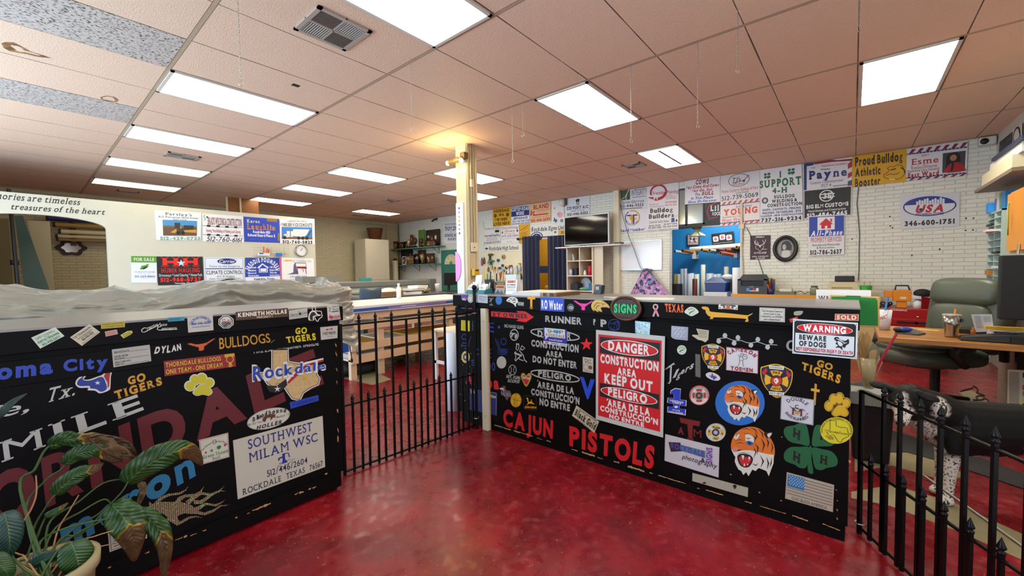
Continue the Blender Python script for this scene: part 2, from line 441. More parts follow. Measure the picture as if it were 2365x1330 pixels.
# ceiling: lay-in tiles, long T-bars along y, thin joints along x
mt,nt,b = nodes('ceiling_tiles'); sp = nd(nt,'SeparateXYZ'); link(nt,nt_geo(nt),sp.inputs[0])
def near(o,T): return math_(nt,'MULTIPLY',math_(nt,'ABSOLUTE',math_(nt,'SUBTRACT',math_(nt,'FRACT',math_(nt,'ADD',math_(nt,'DIVIDE',o,T),100.5)),.5)),T)
dx,dy = near(sp.outputs[0],TX),near(sp.outputs[1],TY)
bar = math_(nt,'LESS_THAN',dx,.0125); edge = math_(nt,'MULTIPLY',math_(nt,'LESS_THAN',dx,.016),math_(nt,'GREATER_THAN',dx,.0125))
nw = nd(nt,'TexNoise'); nw.inputs['Scale'].default_value = 2.5; link(nt,nt_geo(nt),nw.inputs['Vector'])
jt = math_(nt,'LESS_THAN',dy,math_(nt,'MULTIPLY',nw.outputs['Fac'],.009))
fine = nd(nt,'TexNoise'); fine.inputs['Scale'].default_value = 95; fine.inputs['Detail'].default_value = 3; link(nt,nt_geo(nt),fine.inputs['Vector'])
big = nd(nt,'TexNoise'); big.inputs['Scale'].default_value = .8; link(nt,nt_geo(nt),big.inputs['Vector'])
c = mixc(nt,fine.outputs['Fac'],rgb('#dcb99c'),rgb('#ecceb4')); c = mixc(nt,jt,c,rgb('#57483c')); c = mixc(nt,bar,c,rgb('#b49c80')); c = mixc(nt,edge,c,rgb('#6b5c4c'))
link(nt,c,b.inputs['Base Color']); b.inputs['Roughness'].default_value = .62
bp = nd(nt,'Bump'); bp.inputs['Strength'].default_value = .5; bp.inputs['Distance'].default_value = .006; link(nt,fine.outputs['Fac'],bp.inputs['Height']); link(nt,bp.outputs['Normal'],b.inputs['Normal'])
CEILM = mt
mt,nt,b = nodes('fissured_tile'); mp = nd(nt,'Mapping'); mp.inputs['Scale'].default_value = (55,95,60); link(nt,nt_geo(nt),mp.inputs[0])
n = nd(nt,'TexNoise'); n.inputs['Scale'].default_value = 1; n.inputs['Detail'].default_value = 2; link(nt,mp.outputs[0],n.inputs['Vector'])
f = math_(nt,'GREATER_THAN',n.outputs['Fac'],.585); link(nt,mixc(nt,f,rgb('#c4b8ac'),rgb('#463e38')),b.inputs['Base Color']); b.inputs['Roughness'].default_value = .7
FISS = mt
mt,nt,b = nodes('water_stain'); n = nd(nt,'TexNoise'); n.inputs['Scale'].default_value = 22; n.inputs['Detail'].default_value = 6; link(nt,nt_geo(nt),n.inputs['Vector'])
rg = nd(nt,'MapRange',_1=.35,_2=.65); link(nt,n.outputs['Fac'],rg.inputs[0]); link(nt,mixc(nt,rg.outputs[0],rgb('#6f4520'),rgb('#b08a5c')),b.inputs['Base Color'])
STAIN = mt
def ceil_(b):
    b.box((XW-.1,YS-.1,CE),(XE+.16,YN+.1,CE+.1),CEILM)
    for u,v in ((-1,1),(-1,4),(-2,2),(-2,4)):
        b.box((u*TX+.016,v*TY+.005,CE-.002),((u+1)*TX-.016,(v+1)*TY-.005,CE+.01),FISS)
    def ringp(pts,wd):
        o = [onz(x,y,CE-.0015) for x,y in pts]; c = sum(o,V())/len(o)
        i_ = [p+(c-p).normalized()*min((c-p).length*.75,wd*random.uniform(.6,1.3)) for p in o]; n = len(o)
        b.add(o+i_,[(k,(k+1) % n,n+(k+1) % n,n+k) for k in range(n)],STAIN)
    ringp([(3,100),(12,97),(30,98),(45,105),(58,112),(72,120),(90,125),(118,134),(100,133),(80,130),(60,125),(40,122),(22,118),(8,110)],.05)
    ringp([(231,224),(245,221),(262,223),(273,230),(270,236),(258,235),(244,233),(233,229)],.022)
one(ceil_,'ceiling',kind='structure')

# ------------------------------------------------------------------ ceiling lights
PWR = {(0,-2): 5,(0,2): 5,(0,5): 4.5,(0,8): 3,(0,11): 2.2,(2,5): 9,(2,8): 7,(2,11): 3.5,(3,3): 14,(4,5): 11,(4,11): 6,(2,-2): 9,(4,-2): 14,(3,-6): 16,(0,-6): 12}
FRAMEM = M('#cfc8bc',.4)
def light_fix(u,v,label):
    x0,x1,y0,y1 = u*TX+.014,(u+1)*TX-.014,v*TY+.012,(v+1)*TY-.012
    t = thing('ceiling_light',((x0+x1)/2,(y0+y1)/2,CE-.012),label,'ceiling light','recessed ceiling lights')
    def fr(b):
        for a,c in (((x0,y0),(x1,y0+.024)),((x0,y1-.024),(x1,y1)),((x0,y0),(x0+.024,y1)),((x1-.024,y0),(x1,y1))):
            b.box((a[0],a[1],CE-.012),(c[0],c[1],CE-.0005),FRAMEM)
    one(fr,'frame',t); one(lambda b: b.box((x0+.022,y0+.022,CE-.009),(x1-.022,y1-.022,CE-.002),M('#fff2bc' if u == 0 and v > 7 else '#eef5ff' if u == 0 and v > 0 else '#fff4e2',.4,emit=PWR.get((u,v),4.5))),'diffuser',t)
    if (u,v) == (4,-2): tubes_(t,u,v)
def tubes_(t,u,v):
    one(lambda b: [b.box((u*TX+.1,(v+f)*TY-.02,CE-.0105),((u+1)*TX-.1,(v+f)*TY+.02,CE-.0092),M('#8f8a80',.5)) for f in (.5,)][0],'lamp_divider',t)
for u,v,l in ((0,-2,'large bright ceiling light cut by the top of the picture, beside the square vent'),(0,2,'long ceiling light nearest to the brown stained tiles'),(0,5,'long ceiling light between the tiled light and the small grille, second in its row'),
                (0,8,'long yellowish ceiling light just beyond the small double grille, third in its row'),(0,11,'thin ceiling light above the white arch lettering, last in its row'),
                (2,5,'ceiling light left of the column, first of the middle row beyond it'),(2,8,'ceiling light behind the column row, second of three left of the column'),(2,11,'thin ceiling light beside the hanging brown board'),
                (3,3,'ceiling light partly hidden by the column, the nearer of two'),(4,5,'ceiling light partly hidden by the column, the farther of two'),(4,11,'small far ceiling light nearest to the basket on the tall cabinet'),
                (2,-2,'square looking ceiling light in the middle with pull chains in front'),(4,-2,'ceiling light with its tubes showing near the cows sign'),(3,-6,'ceiling light at the right above the yellow booster sign')):
    light_fix(u,v,l)
for u,v in ((-2,3),(0,-6),(-2,-2)): light_fix(u,v,'ceiling light behind the camera')

# vents
def vent(x0,y0,x1,y1,label,nx=2,ny=2):
    t = thing('ceiling_vent',((x0+x1)/2,(y0+y1)/2,CE-.012),label,'vent')
    def fr(b):
        w = .028
        for a,c in (((x0,y0),(x1,y0+w)),((x0,y1-w),(x1,y1)),((x0,y0),(x0+w,y1)),((x1-w,y0),(x1,y1))): b.box((a[0],a[1],CE-.012),(c[0],c[1],CE-.0003),'#a99c90')
        if nx == 2: b.box(((x0+x1)/2-.006,y0,CE-.011),((x0+x1)/2+.006,y1,CE-.001),'#a99c90')
        if ny == 2: b.box((x0,(y0+y1)/2-.006,CE-.011),(x1,(y0+y1)/2+.006,CE-.001),'#a99c90')
    one(fr,'frame',t); one(lambda b: b.box((x0+.02,y0+.02,CE-.003),(x1-.02,y1-.02,CE-.0008),'#191613'),'duct',t)
    def sl(b):
        k = 10
        for q in range(4):
            xa,xb = (x0+.03,(x0+x1)/2-.008) if q % 2 == 0 else ((x0+x1)/2+.008,x1-.03); ya,yb = (y0+.03,(y0+y1)/2-.008) if q < 2 else ((y0+y1)/2+.008,y1-.03)
            for i in range(k):
                if q in (1,2): f = xa+(xb-xa)*(i+.3)/k; b.box((f,ya,CE-.010),(f+.005,yb,CE-.003),'#b5aaa0')
                else: f = ya+(yb-ya)*(i+.3)/k; b.box((xa,f,CE-.010),(xb,f+.004,CE-.003),'#7d736a')
    one(sl,'louvre',t)
vent(.42,-.46,.79,-.09,'square four way ceiling vent beside the largest light'); vent(.5,4.02,.86,4.3,'small double ceiling grille between two long lights')
vent(5.4,-.47,5.68,-.17,'small ceiling grille near the light with visible tubes'); vent(.42,7.78,.74,7.98,'dark ceiling grille above the white arch wall'); vent(5.3,7.82,5.6,7.98,'dark ceiling grille near the far corner of the room')
vent(4.55,5.05,4.85,5.3,'dark ceiling grille just left of the column')
p = onz(683,197,CE); one(lambda b: b.box((p.x-.03,p.y-.025,CE-.002),(p.x+.03,p.y+.025,CE+.001),'#1c1613'),'ceiling_hole',kind='structure')

# pull chains hanging from the grid
def chain(x,y0,y1,label,ring=True,g=None):
    p = onz(x,y0,CE); d = ray(x,y1); t_ = math.hypot(p.x-CAM.x,p.y-CAM.y)/math.hypot(d.x,d.y); z1 = CAM.z+d.z*t_
    def f(b):
        n = int((CE-z1)/.016)
        for i in range(n):
            z = CE-(CE-z1)*(i+.5)/n; h = .0095
            if i % 2: b.tube([(p.x-.003,p.y,z+h),(p.x-.003,p.y,z-h),(p.x+.003,p.y,z-h),(p.x+.003,p.y,z+h)],.0013,CHAIN,4,closed=True)
            else: b.tube([(p.x,p.y-.003,z+h),(p.x,p.y-.003,z-h),(p.x,p.y+.003,z-h),(p.x,p.y+.003,z+h)],.0013,CHAIN,4,closed=True)
        if ring:
            b.tube([(p.x+.011*math.sin(k*.7),p.y-.006*math.sin(k*.7),z1-.012+.016*math.cos(k*.7)) for k in range(9)],.0022,CHAIN,6,closed=True)
    one(f,'hanging_chain',label=label,cat='chain',group='chains hanging from the ceiling')
CHAIN = M('#b8b0a4',.35,.8)
for a in ((548,-14,187,'steel chain hanging in front of the long light on the left'),(948,135,297,'steel chain hanging between the column and the largest light'),(1182,240,370,'thin chain right of the column, the lower of a pair'),
          (1206,215,310,'thin short chain right of the column, the higher of a pair'),(1339,165,285,'chain hanging in front of the middle ceiling light'),(1457,150,323,'hooked chain at the edge of the middle ceiling light'),
          (1612,95,288,'hooked chain above the light with visible tubes'),(1704,20,160,'short chain hanging nearest to the top right of the picture'),(1985,-30,62,'chain end near the top above the light over the booster sign')): chain(*a)

# ------------------------------------------------------------------ column with conduit, switches and spot lamp
PX0,PY0 = 2.934,.855; PW = .19
CREAMP = M('#cdbf98',.45,noise=.06)
def col_(b):
    b.box((PX0,PY0,0),(PX0+PW,PY0+PW,CE),CREAMP)
    b.box((PX0+.015,PY0-.012,0),(PX0+.045,PY0,CE),CREAMP); b.box((PX0+PW-.03,PY0-.02,0),(PX0+PW,PY0,CE),CREAMP)
one(col_,'column',kind='structure',bevel=.004)
zs = onp(('y',PY0),1082,560).z
def conduit(b):
    for dx,r in ((.075,.009),(.115,.006)): b.tube([(PX0+dx,PY0-.012,CE),(PX0+dx,PY0-.012,zs+.002)],r,M('#b9b092',.4,.3),8)
    b.box((PX0+.06,PY0-.04,2.42),(PX0+.1,PY0-.002,2.52),'#d8ceb0')
one(conduit,'conduit_pipe',label='grey conduit pipe running down the cream column',cat='conduit')
t = thing('switch_box',(PX0+.11,PY0-.03,zs-.1),'cream switch box on the side of the column','switch')
one(lambda b: b.box((PX0+.05,PY0-.03,zs-.12),(PX0+.165,PY0-.013,zs+.0),'#ddd3b4'),'plate',t,bevel=.003); one(lambda b: b.box((PX0+.1,PY0-.036,zs-.07),(PX0+.112,PY0-.028,zs-.055),'#3a3226'),'toggle',t)
z2 = onp(('y',PY0),1082,628).z
t = thing('yellow_box',(PX0+.11,PY0-.04,z2-.05),'small yellow box fixed low on the column above the counter','box')
one(lambda b: b.box((PX0+.055,PY0-.07,z2-.05),(PX0+.15,PY0-.013,z2+.04),'#d2a72c'),'case',t,bevel=.004); one(lambda b: b.box((PX0+.075,PY0-.072,z2+.01),(PX0+.13,PY0-.066,z2+.03),'#2a2410'),'label_plate',t)
# white strip board on the street side of the column with small stickers and a pink sheet
zt,zb = onx(1056,470,PX0).z,1.0
def sb(b):
    b.box((PX0-.02,PY0+.05,.75),(PX0-.001,PY0+PW-.01,zt),'#e8e8ee')
    for i,c in enumerate(('#3b62b8','#8aa0d8','#c7b44a','#e0b020','#7aa0a0','#caa03c','#4a5a78')):
        z = zt-.07-i*.055; b.lathe((PX0-.0215,PY0+.12,z),[(.0001,0),(.016,0),(.016,.0015)],c,12,axis='x')
one(sb,'trim_board',label='white strip board on the column dotted with small round stickers',cat='board')
pz0,pz1 = onx(1060,650,PX0-.03).z,onx(1060,581,PX0-.03).z
def pk(b):
    c = (pz0+pz1)/2; h = (pz1-pz0)/2; yc = PY0+PW+.01
    pts = [V((PX0-.027,yc,c+h))]+[V((PX0-.027,yc-.105*math.sin(math.pi*i/16),c+h*math.cos(math.pi*i/16))) for i in range(1,16)]+[V((PX0-.027,yc,c-h))]
    b.ext(pts,(-.004,0,0),M('#e79be0',.35))
one(pk,'pink_sheet',label='pink half oval sheet stuck to the strip board on the column',cat='sheet')
# twin spot lamp on the column
zl = onx(1050,370,PX0).z; B0 = V((PX0-.04,PY0-.01,zl))
t = thing('spot_lamp',(B0.x,B0.y,B0.z-.05),'twin headed spot lamp glowing yellow near the top of the column','lamp')
one(lambda b: b.box(B0+V((-.035,-.04,-.03)),B0+V((.04,.04,.05)),M('#5a4a30',.5)),'mount',t,bevel=.004)
BULB = M('#ffcf70',.4,emit=14)
for q,(px,py,d) in enumerate(((1030,379,1),(1064,371,0))):
    e = onx(px,py,PX0-.14) if d else onx(px,py,PX0-.1)
    a = B0+(e-B0)*.25; k = (e-a).normalized(); mx = V((0,0,1)).rotation_difference(k).to_matrix()
    h = one(lambda b: (b.tube([B0,a],.008,M('#5a4a30',.5),8),b.lathe(a,[(.012,0),(.03,.015),(.034,(e-a).length*.8)],M('#6a5836',.5),14,axis=mx)),'lamp_head',t)
    one(lambda b: b.ball(a+k*(e-a).length*.85,.03,BULB,12),'bulb',h)
    l = lamp('spot_bulb_light','POINT',(0,0,0),3.6,(1,.72,.3),shadow_soft_size=.03); l.parent = h; l.location = e+k*.05+V((-.05,-.03,.02))-WLOC[h.name]
# ================================================================== COUNTERS
# scuffed edges with bare wood showing
def chips(b,pl,pts):
        for x,y,l,h,sl in pts:
            n = max(3,int(l/4)); up = []; dn = []
            for i in range(n+1):
                xx = x+l*i/n; yy = y+sl*l*i/n; up.append((xx,yy-h*random.uniform(.2,1))); dn.append((xx,yy+h*random.uniform(.2,1)))
            P = [onp(pl,*q) for q in up+dn[::-1]]; c = sum(P,V())/len(P); nn = V((0,-1,0)) if pl[0] == 'y' else V((-1,0,0))
            b.add([p+nn*.0006 for p in P],[(i,i+1,2*n-i,2*n+1-i) for i in range(n)],CHIPM)
def body_l(b):
    b.box((XL0,-.658,.10),(.386,-.13,1.03),BLK)
    chips(b,LP,[(774,795,3,5,1),(775,815,3,6,2),(776,850,3,3,2),(777,880,2,4,3),(778,945,3,6,2),(779,990,3,4,2),(779,1010,3,9,2)])
def kick_l(b):
    b.box((XL0,-.672,.02),(.36,-.640,.11),BLK); b.box((XL0,-.64,0),(.35,-.15,.10),BLK)
    chips(b,('y',-.672),[(405,1247,16,2,-.4),(424,1240,8,3,-.4),(440,1237,14,1.5,-.4),(468,1226,8,2,-.3),(543,1196,5,2,-.3),(571,1186,6,2,-.4),(583,1179,42,3.5,-.4),(681,1142,8,2,-.5),(691,1138,10,3,-.3),(712,1130,6,2,-.4),(722,1127,8,2.5,-.4),(750,1095,6,2,-.3),(335,1278,10,2,-.4),(250,1311,6,2,-.4)])
def body_r(b):
    b.box((1.6,Y0+.03,.08),(2.11,Y1-.02,1.014),BLK)
    chips(b,RP,[(1142,981,38,1.5,.31),(1186,994,14,2,.33),(1200,998,30,1.4,.3),(1240,1011,12,1,.3),(1262,1017,10,1.5,.3),(1320,1037,14,1.5,.3),(1344,1044,30,2.5,.3),(1380,1056,12,1.5,.3),(1418,1065,12,2,.3),(1450,1076,38,3.5,.33),(1500,1091,8,1.5,.3),(1520,1097,64,1.6,.31),(1610,1127,6,1.5,.3),(1630,1131,40,1.6,.3),(1720,1157,16,2,.3),(1755,1168,60,1.3,.3),(1830,1190,36,1.8,.35),(1900,1209,40,1.6,.4),(1932,1176,3,3,1),(1932,1196,3,3,1),(1930,1130,3,2,1),(1933,1155,2,2,1),(1686,1095,4,1.5,.3),(1752,1136,4,2,.3),(1802,1156,4,1.5,0),(1804,1009,3,2,0),(1975,900,4,6,.5),(1960,1065,5,4,.4)])
    chips(b,RP,[(1058+random.random()*40,810+random.random()*120,2,1.2,.4) for _ in range(26)])
BLK = M('#080606',.55,spec=.12); TOPM = M('#7c7a76',.28,spec=.6,noise=.2,nscale=5)
CHIPM = M('#b58a58',.7,noise=.3,nscale=40)
LF,LB,LP = ('y',-.690),('y',-.664),('y',-.658)
RF,RB,RP = ('x',1.568),('x',1.594),('x',1.600)
XL0 = -1.9
LC = thing('counter',(-.75,-.4,0),'black sticker covered counter at the left behind the potted plant','counter')
one(lambda b: b.box((XL0,-.69,1.025),(.395,-.10,1.108),BLK),'fascia',LC,bevel=.003)
one(lambda b: b.box((XL0,-.6895,1.108),(.396,-.10,1.118),TOPM),'countertop',LC,label='grey laminate countertop',bevel=.002)
one(lambda b: b.box((XL0,-.664,.905),(.388,-.62,1.0),BLK),'upper_rail',LC,bevel=.002)
one(body_l,'body',LC)
one(kick_l,'kick_board',LC)
ya,yb = onx(1124,860,1.56).y,onx(1112,860,1.56).y
RC = thing('counter',(1.85,-1.7,0),'long black counter covered in stickers on the right, with the red danger sign','counter')
Y0,Y1 = -3.068,-.362
one(lambda b: b.box((1.568,Y0,1.012),(2.15,Y1,1.106),BLK),'fascia',RC,bevel=.003)
one(lambda b: b.box((1.5685,Y0-.001,1.106),(2.155,Y1,1.116),TOPM),'countertop',RC,label='grey laminate countertop',bevel=.002)
one(lambda b: (b.box((1.594,Y0+.02,.89),(1.62,ya,.99),BLK),b.box((1.594,yb,.89),(1.62,Y1,.99),BLK)),'upper_rail',RC,bevel=.002)
one(body_r,'body',RC)
one(lambda b: b.box((1.606,Y0+.04,0),(2.08,Y1-.06,.085),BLK),'kick_board',RC)
# painted board on the front of the counter that carries the gate
t = thing('gate_post',(1.56,-.69,0),'cream painted board standing against the black counter beside the iron gate','post')
ya,yb = onx(1124,860,1.56).y,onx(1112,860,1.56).y
one(lambda b: (b.box((1.56,ya,0),(1.5875,yb,1.005),M('#cfc8b0',.5,noise=.08)),b.box((1.5875,ya-.004,.0),(1.5995,yb,1.0),M('#b58a58',.7))),'board',t,bevel=.002)
def scr(b):
    for z in (.12,.9): b.lathe((1.559,(ya+yb)/2,z),[(.0001,-.001),(.004,-.001),(.004,.001)],'#4a463c',8,axis='x')
one(scr,'screw',t)
# ================================================================== WHITE BACKDROP WALL WITH THE ARCH
YP = 5.48
PW_ = M('#cac4ae',.45,noise=.03)
xr = ony(249,600,YP).x; xa = ony(85,495,YP).x; xl = 2*xa-xr; zs = ony(246,529,YP).z; za = ony(85,495,YP).z; xe = ony(728,560,YP).x
ztop = 2.445
def arch(b):
    o = [(xe,0),(xe,ztop),(-3.1,ztop),(-3.1,0),(xl,0),(xl,zs)]
    o += [((xl+xr)/2-(xr-xl)/2*math.cos(math.pi*(i/20)),zs+(za-zs)*math.sin(math.pi*i/20)) for i in range(1,20)]
    o += [(xr,zs),(xr,0)]
    b.ext([V((x,YP,z)) for x,z in o],(0,.07,0),PW_)
t = thing('backdrop_wall',((xe-3.1)/2,YP,0),'cream backdrop wall with an arched opening and black italic lettering','partition wall')
one(arch,'panel',t)
def memo(b):
    s = Pix(('y',YP),crop(0,430,4.925),(500,200),.001,b)
    s.Q('Memories are timeless',(-215,50),(905,148),(905,215),(-215,128),'#14120e','si'); s.Q('treasures of the heart',(118,196),(1187,264),(1185,325),(118,262),'#14120e','si')
one(memo,'lettering',t,label='black italic lettering over the arch')
# behind the arch
def stand(b):
    a = ony(27,505,6.3); d = ony(41,660,6.1); b.tube([(d.x,6.1,0),d,a,(a.x-.01,6.3,2.6)],.022,'#17161a',8); b.lathe(ony(34,607,6.2)-V((0,0,.03)),[(.001,0),(.045,0),(.045,.07),(.001,.07)],'#17161a',10)
    for k in range(3): a_ = k*2.1+.3; b.tube([(d.x,6.1,.35),(d.x+.3*math.cos(a_),6.1+.3*math.sin(a_),.012)],.012,'#17161a',6)
one(stand,'backdrop_stand',label='black pole stand seen through the arch',cat='stand')
def leanq(name,pts,y0,y1,col,label,cat,th=.03):
    P = [ony(x,y,y1 if i < 2 else y0) for i,(x,y) in enumerate(pts)]
    def f(b):
        q = list(P)
        q[2] = q[1]+(q[2]-q[1])*((q[1].z-.01)/(q[1].z-q[2].z)); q[3] = q[0]+(q[3]-q[0])*((q[0].z-.01)/(q[0].z-q[3].z))
        b.ext(q,(0,th,0),col)
    one(f,name,label=label,cat=cat)
leanq('leaning_board',[(33,498),(53,498),(112,662),(55,662)],7.05,7.15,M('#33554c',.4,noise=.3,nscale=3),'dark green sheet leaning behind the arch','board')
leanq('leaning_board',[(64,509),(115,511),(123,662),(100,662)],7.5,7.6,M('#b5ae92',.6),'tall cream board standing behind the green sheet','board')
leanq('leaning_board',[(-60,505),(20,505),(30,662),(-60,662)],7.9,8.1,M('#7b7350',.7),'dull olive board at the left edge seen through the arch','board')
def tubes(y0,pts):
    for k,(x0,x1,y,r,c,lb) in enumerate(pts):
        a,d = ony(x0,y,y0),ony(x1,y+6,y0)
        def f(b):
            b.tube([a,(d.x,d.y,a.z)],r,c,14); b.tube([(a.x-.003,a.y,a.z),(a.x+.03,a.y,a.z)],r*1.04,'#201a14',14)
        one(f,'poster_tube',label=lb,cat='tube',group='poster tubes on the wall rack')
tubes(8.55,[(106,262,502,.055,'#26357a','thick blue poster roll on the top of the rack in the arch'),(122,262,518,.045,'#a98a4a','tan poster tube under the blue roll'),(135,262,534,.042,'#d6cda8','upper cream poster tube in the arch'),(128,262,545,.034,'#cfc6a0','lower cream poster tube in the arch'),(130,262,553,.026,'#8e7b4c','thin brown poster tube lowest on the rack')])
TZ = [(ony(x,y,8.55).z,r) for x,y,r in ((106,502,.055),(122,518,.045),(135,534,.042),(128,545,.034),(130,553,.026))]
for x,lb in ((168,'brown wooden bracket above the wavy mirror holding poster tubes'),(262,'brown wooden bracket at the arch edge holding poster tubes')):
    def rk(b):
        a = ony(x,505,8.6); b.box((a.x-.04,8.7,TZ[-1][0]-.1),(a.x+.04,8.8,TZ[0][0]+.1),'#6e4a22')
        for z,r in TZ: b.box((a.x-.03,8.5,z-r-.012),(a.x+.03,8.72,z-r-.001),'#6e4a22')
    one(rk,'tube_rack',label=lb,cat='rack')
c = ony(165,572,8.74)
t = thing('wall_mirror',(c.x,8.75,c.z-.2),'small mirror in a dark wavy frame seen through the arch','mirror')
def wavy(k,y): return [V((c.x+.2*k*(1+.12*math.cos(6*a))*math.cos(a),y,c.z+.15*k*(1+.12*math.cos(6*a))*math.sin(a))) for a in [i*math.pi/18 for i in range(36)]]
one(lambda b: b.ext(wavy(1.0,8.76),(0,.035,0),M('#3c2a20',.6)),'frame',t); one(lambda b: b.ext(wavy(.62,8.752),(0,.008,0),M('#b9a9a0',.15,.6)),'glass',t)
# brown board hung above the backdrop wall
a,d = ony(524,452,7.2),ony(598,500,7.2)
t = thing('hanging_board',((a.x+d.x)/2,7.2,d.z-.1),'brown board hanging above the backdrop wall from a thin rod','board')
one(lambda b: b.box((a.x,7.2,d.z-.15),(d.x,7.23,a.z),M('#8a5420',.5,noise=.2)),'board',t)
one(lambda b: (b.box((a.x-.02,7.19,d.z-.15),(a.x+.01,7.235,a.z+.02),'#d8c79a'),b.box((a.x,7.19,a.z),(d.x,7.235,a.z+.02),'#d8c79a')),'edge_trim',t)
q = ony(555,452,7.15); one(lambda b: b.box((q.x-.015,7.15,d.z-.1),(q.x+.015,7.18,CE),'#cfc3a0'),'rod',t)

# ================================================================== COVERED LONG MACHINE
from mathutils import noise as NZ
TMX = 1.07; TY0,TY1 = .80,1.46; TZT = 1.212
def tarp(b):
    yc = (TY0+TY1)/2; hr = (TY1-TY0)/2; xe0 = TMX
    L0 = xe0+2.3; arcl = math.pi*hr; tot = 2*L0+arcl
    def plan(u):
        s = u*tot
        if s < L0: return V((-2.3+s,TY0,0)),V((0,-1,0)),-2.3+s
        if s < L0+arcl:
            a = -math.pi/2+(s-L0)/hr; return V((xe0+hr*math.cos(a),yc+hr*math.sin(a),0)),V((math.cos(a),math.sin(a),0)),xe0
        s -= L0+arcl; return V((xe0-s,TY1,0)),V((0,1,0)),xe0-s
    def topz(x): return TZT+.018*math.sin(x*2.3+1)+.02*math.sin(x*5.1)-(.03 if x < -1 else 0)+.012*math.sin(x*11)
    def fn(u,v):
        p,n,sx = plan(u); sp = V((min(sx,xe0+.0),yc,0)); zt = topz(p.x)
        if v < .5:
            k = v/.5; z = .66+(zt-.13-.66)*k; q = p+n*(.05*(1-k)**2+.012)
            q.z = z
        else:
            k = (v-.5)/.5; ang = k*math.pi/2; q = p+(sp-p)*(1-math.cos(ang)); q.z = zt-.13+.13*math.sin(ang)**.75
        a = v*1.15; L_ = u*tot; rg = lambda x,y,p,k=0: (1-abs(NZ.noise(V((x,y,k+.5)))))**p
        dsp = .055*(rg(L_*.75+a*.9,a*4.2,5)-.35)+.032*(rg(L_*1.7-a*1.6,a*9,5,4)-.35)+.022*(rg(L_*3.1+a*4,a*13-L_*.8,4,9)-.4)+.008*(rg(L_*9,a*17,3,14)-.5)+.003*NZ.noise(q*31)
        fold = .022*math.sin(p.x*9+2*NZ.noise(V((p.x*2,p.y,0))))*(1-min(1,v*1.6))
        nn = (n*(1-v)+V((0,0,1))*v).normalized()
        q += nn*(dsp+fold)
        if v < .02: q.z += .02*math.sin(p.x*17+p.y*9)
        if v < .3: q.z -= (.3-v)*.5*max(0,min(1,(p.x-xe0)/.2))*.9
        return q
    b.grid(fn,560,90,TARPM)
TARPM = M('#94948a',.36,.15,noise=.12,nscale=5,bump=.25,bscale=45)
CM = thing('covered_machine',(-.3,1.13,0),'long machine under a crumpled silver grey dust cover behind the black counter','covered machine')
one(tarp,'dust_cover',CM,label='crumpled silver grey dust cover')
def mach(b):
    b.box((-2.2,.9,.75),(1.2,1.36,1.08),'#3a3c40')
    for x in (-1.9,1.0): b.box((x,.95,.03),(x+.12,1.3,.8),'#3a3c40'); b.box((x-.05,.82,0),(x+.17,1.42,.06),'#3a3c40')
one(mach,'body',CM)
# power cord with a plug hanging from the machine and a blue panel
P0 = ony(806,762,1.35)
def cord(b):
    pts = [ony(803,735,1.3),ony(805,765,1.33),ony(808,800,1.34),ony(812,826,1.34)]
    b.tube(pts,.0055,'#111',8); e = pts[-1]; b.lathe(e-V((0,0,.05)),[(.004,.05),(.012,.04),(.016,.012),(.012,0),(.001,0)],'#141414',10)
    for dx in (-.006,.006): b.box((e.x+dx-.002,e.y-.003,e.z-.072),(e.x+dx+.001,e.y+.003,e.z-.05),M('#d8d4c8',.3,.9))
one(cord,'power_cord',label='black power cord with a plug dangling behind the gate',cat='cord')
a,d = ony(781,768,1.5),ony(805,812,1.5)
t = thing('blue_board',((a.x+d.x)/2,1.5,d.z),'bright blue panel hanging below the dust cover','panel')
one(lambda b: b.box((a.x-.15,1.49,d.z),(d.x,1.51,a.z+.08),'#1d5cc0'),'panel',t); one(lambda b: b.box((d.x,1.488,d.z-.0),(d.x+.012,1.512,a.z+.08),'#dfe4ea'),'edge',t)

# ================================================================== WORK TABLE
WOOD = M('#d9b995',.5,noise=.12,nscale=6); ZT = .90
wx0,wx1,wy0,wy1 = 1.66,4.1,1.58,2.66
WT = thing('work_table',((wx0+wx1)/2,(wy0+wy1)/2,0),'big wooden work table with a white top seen through the iron gate','table')
one(lambda b: b.box((wx0,wy0,ZT-.02),(wx1,wy1,ZT+.01),M('#e8e6de',.35)),'tabletop',WT,bevel=.003)
def ban(b):
    s = Sheet([(wx0,wy0-.002,ZT+.008),(wx1,wy0-.002,ZT+.008),(wx1,wy0-.002,ZT-.075),(wx0,wy0-.002,ZT-.075)],.001,b); s.base('#e9ebf0',.0015)
    s.poly([(0,35),(100,18),(100,70),(0,80)],'#2f55a8'); s.poly([(22,45),(62,35),(62,62),(22,70)],'#a27ab4'); s.poly([(0,84),(100,74),(100,80),(0,92)],'#b8c4de'); s.poly([(30,48),(40,46),(40,60),(30,62)],'#d8c4d8'); s.R(0,95,100,100,'#1c1c22')
one(ban,'banner_edge',WT,label='printed white and blue banner edge')
one(lambda b: b.box((wx0+.04,wy0+.03,ZT-.16),(wx1-.04,wy0+.07,ZT-.075),WOOD),'apron',WT)
one(lambda b: b.box((wx0+.04,wy1-.07,ZT-.16),(wx1-.04,wy1-.03,ZT-.02),WOOD),'apron',WT)
for x in (wx0+.05,2.10,3.3,wx1-.1):
    for y in (wy0+.08,wy1-.14): one(lambda b: b.box((x,y,0),(x+.075,y+.06,ZT-.02),WOOD),'leg',WT)
for z,dp in ((.655,.08),(.40,.1),(.245,.08)):
    one(lambda b: (b.box((wx0+.05,wy0+.05,z-.045),(wx1-.05,wy0+.078,z+.045 if z > .3 else z+.06),WOOD),b.box((wx0+.05,wy0+.078,z-.02),(wx1-.05,wy1-.05,z),WOOD)),'shelf',WT)
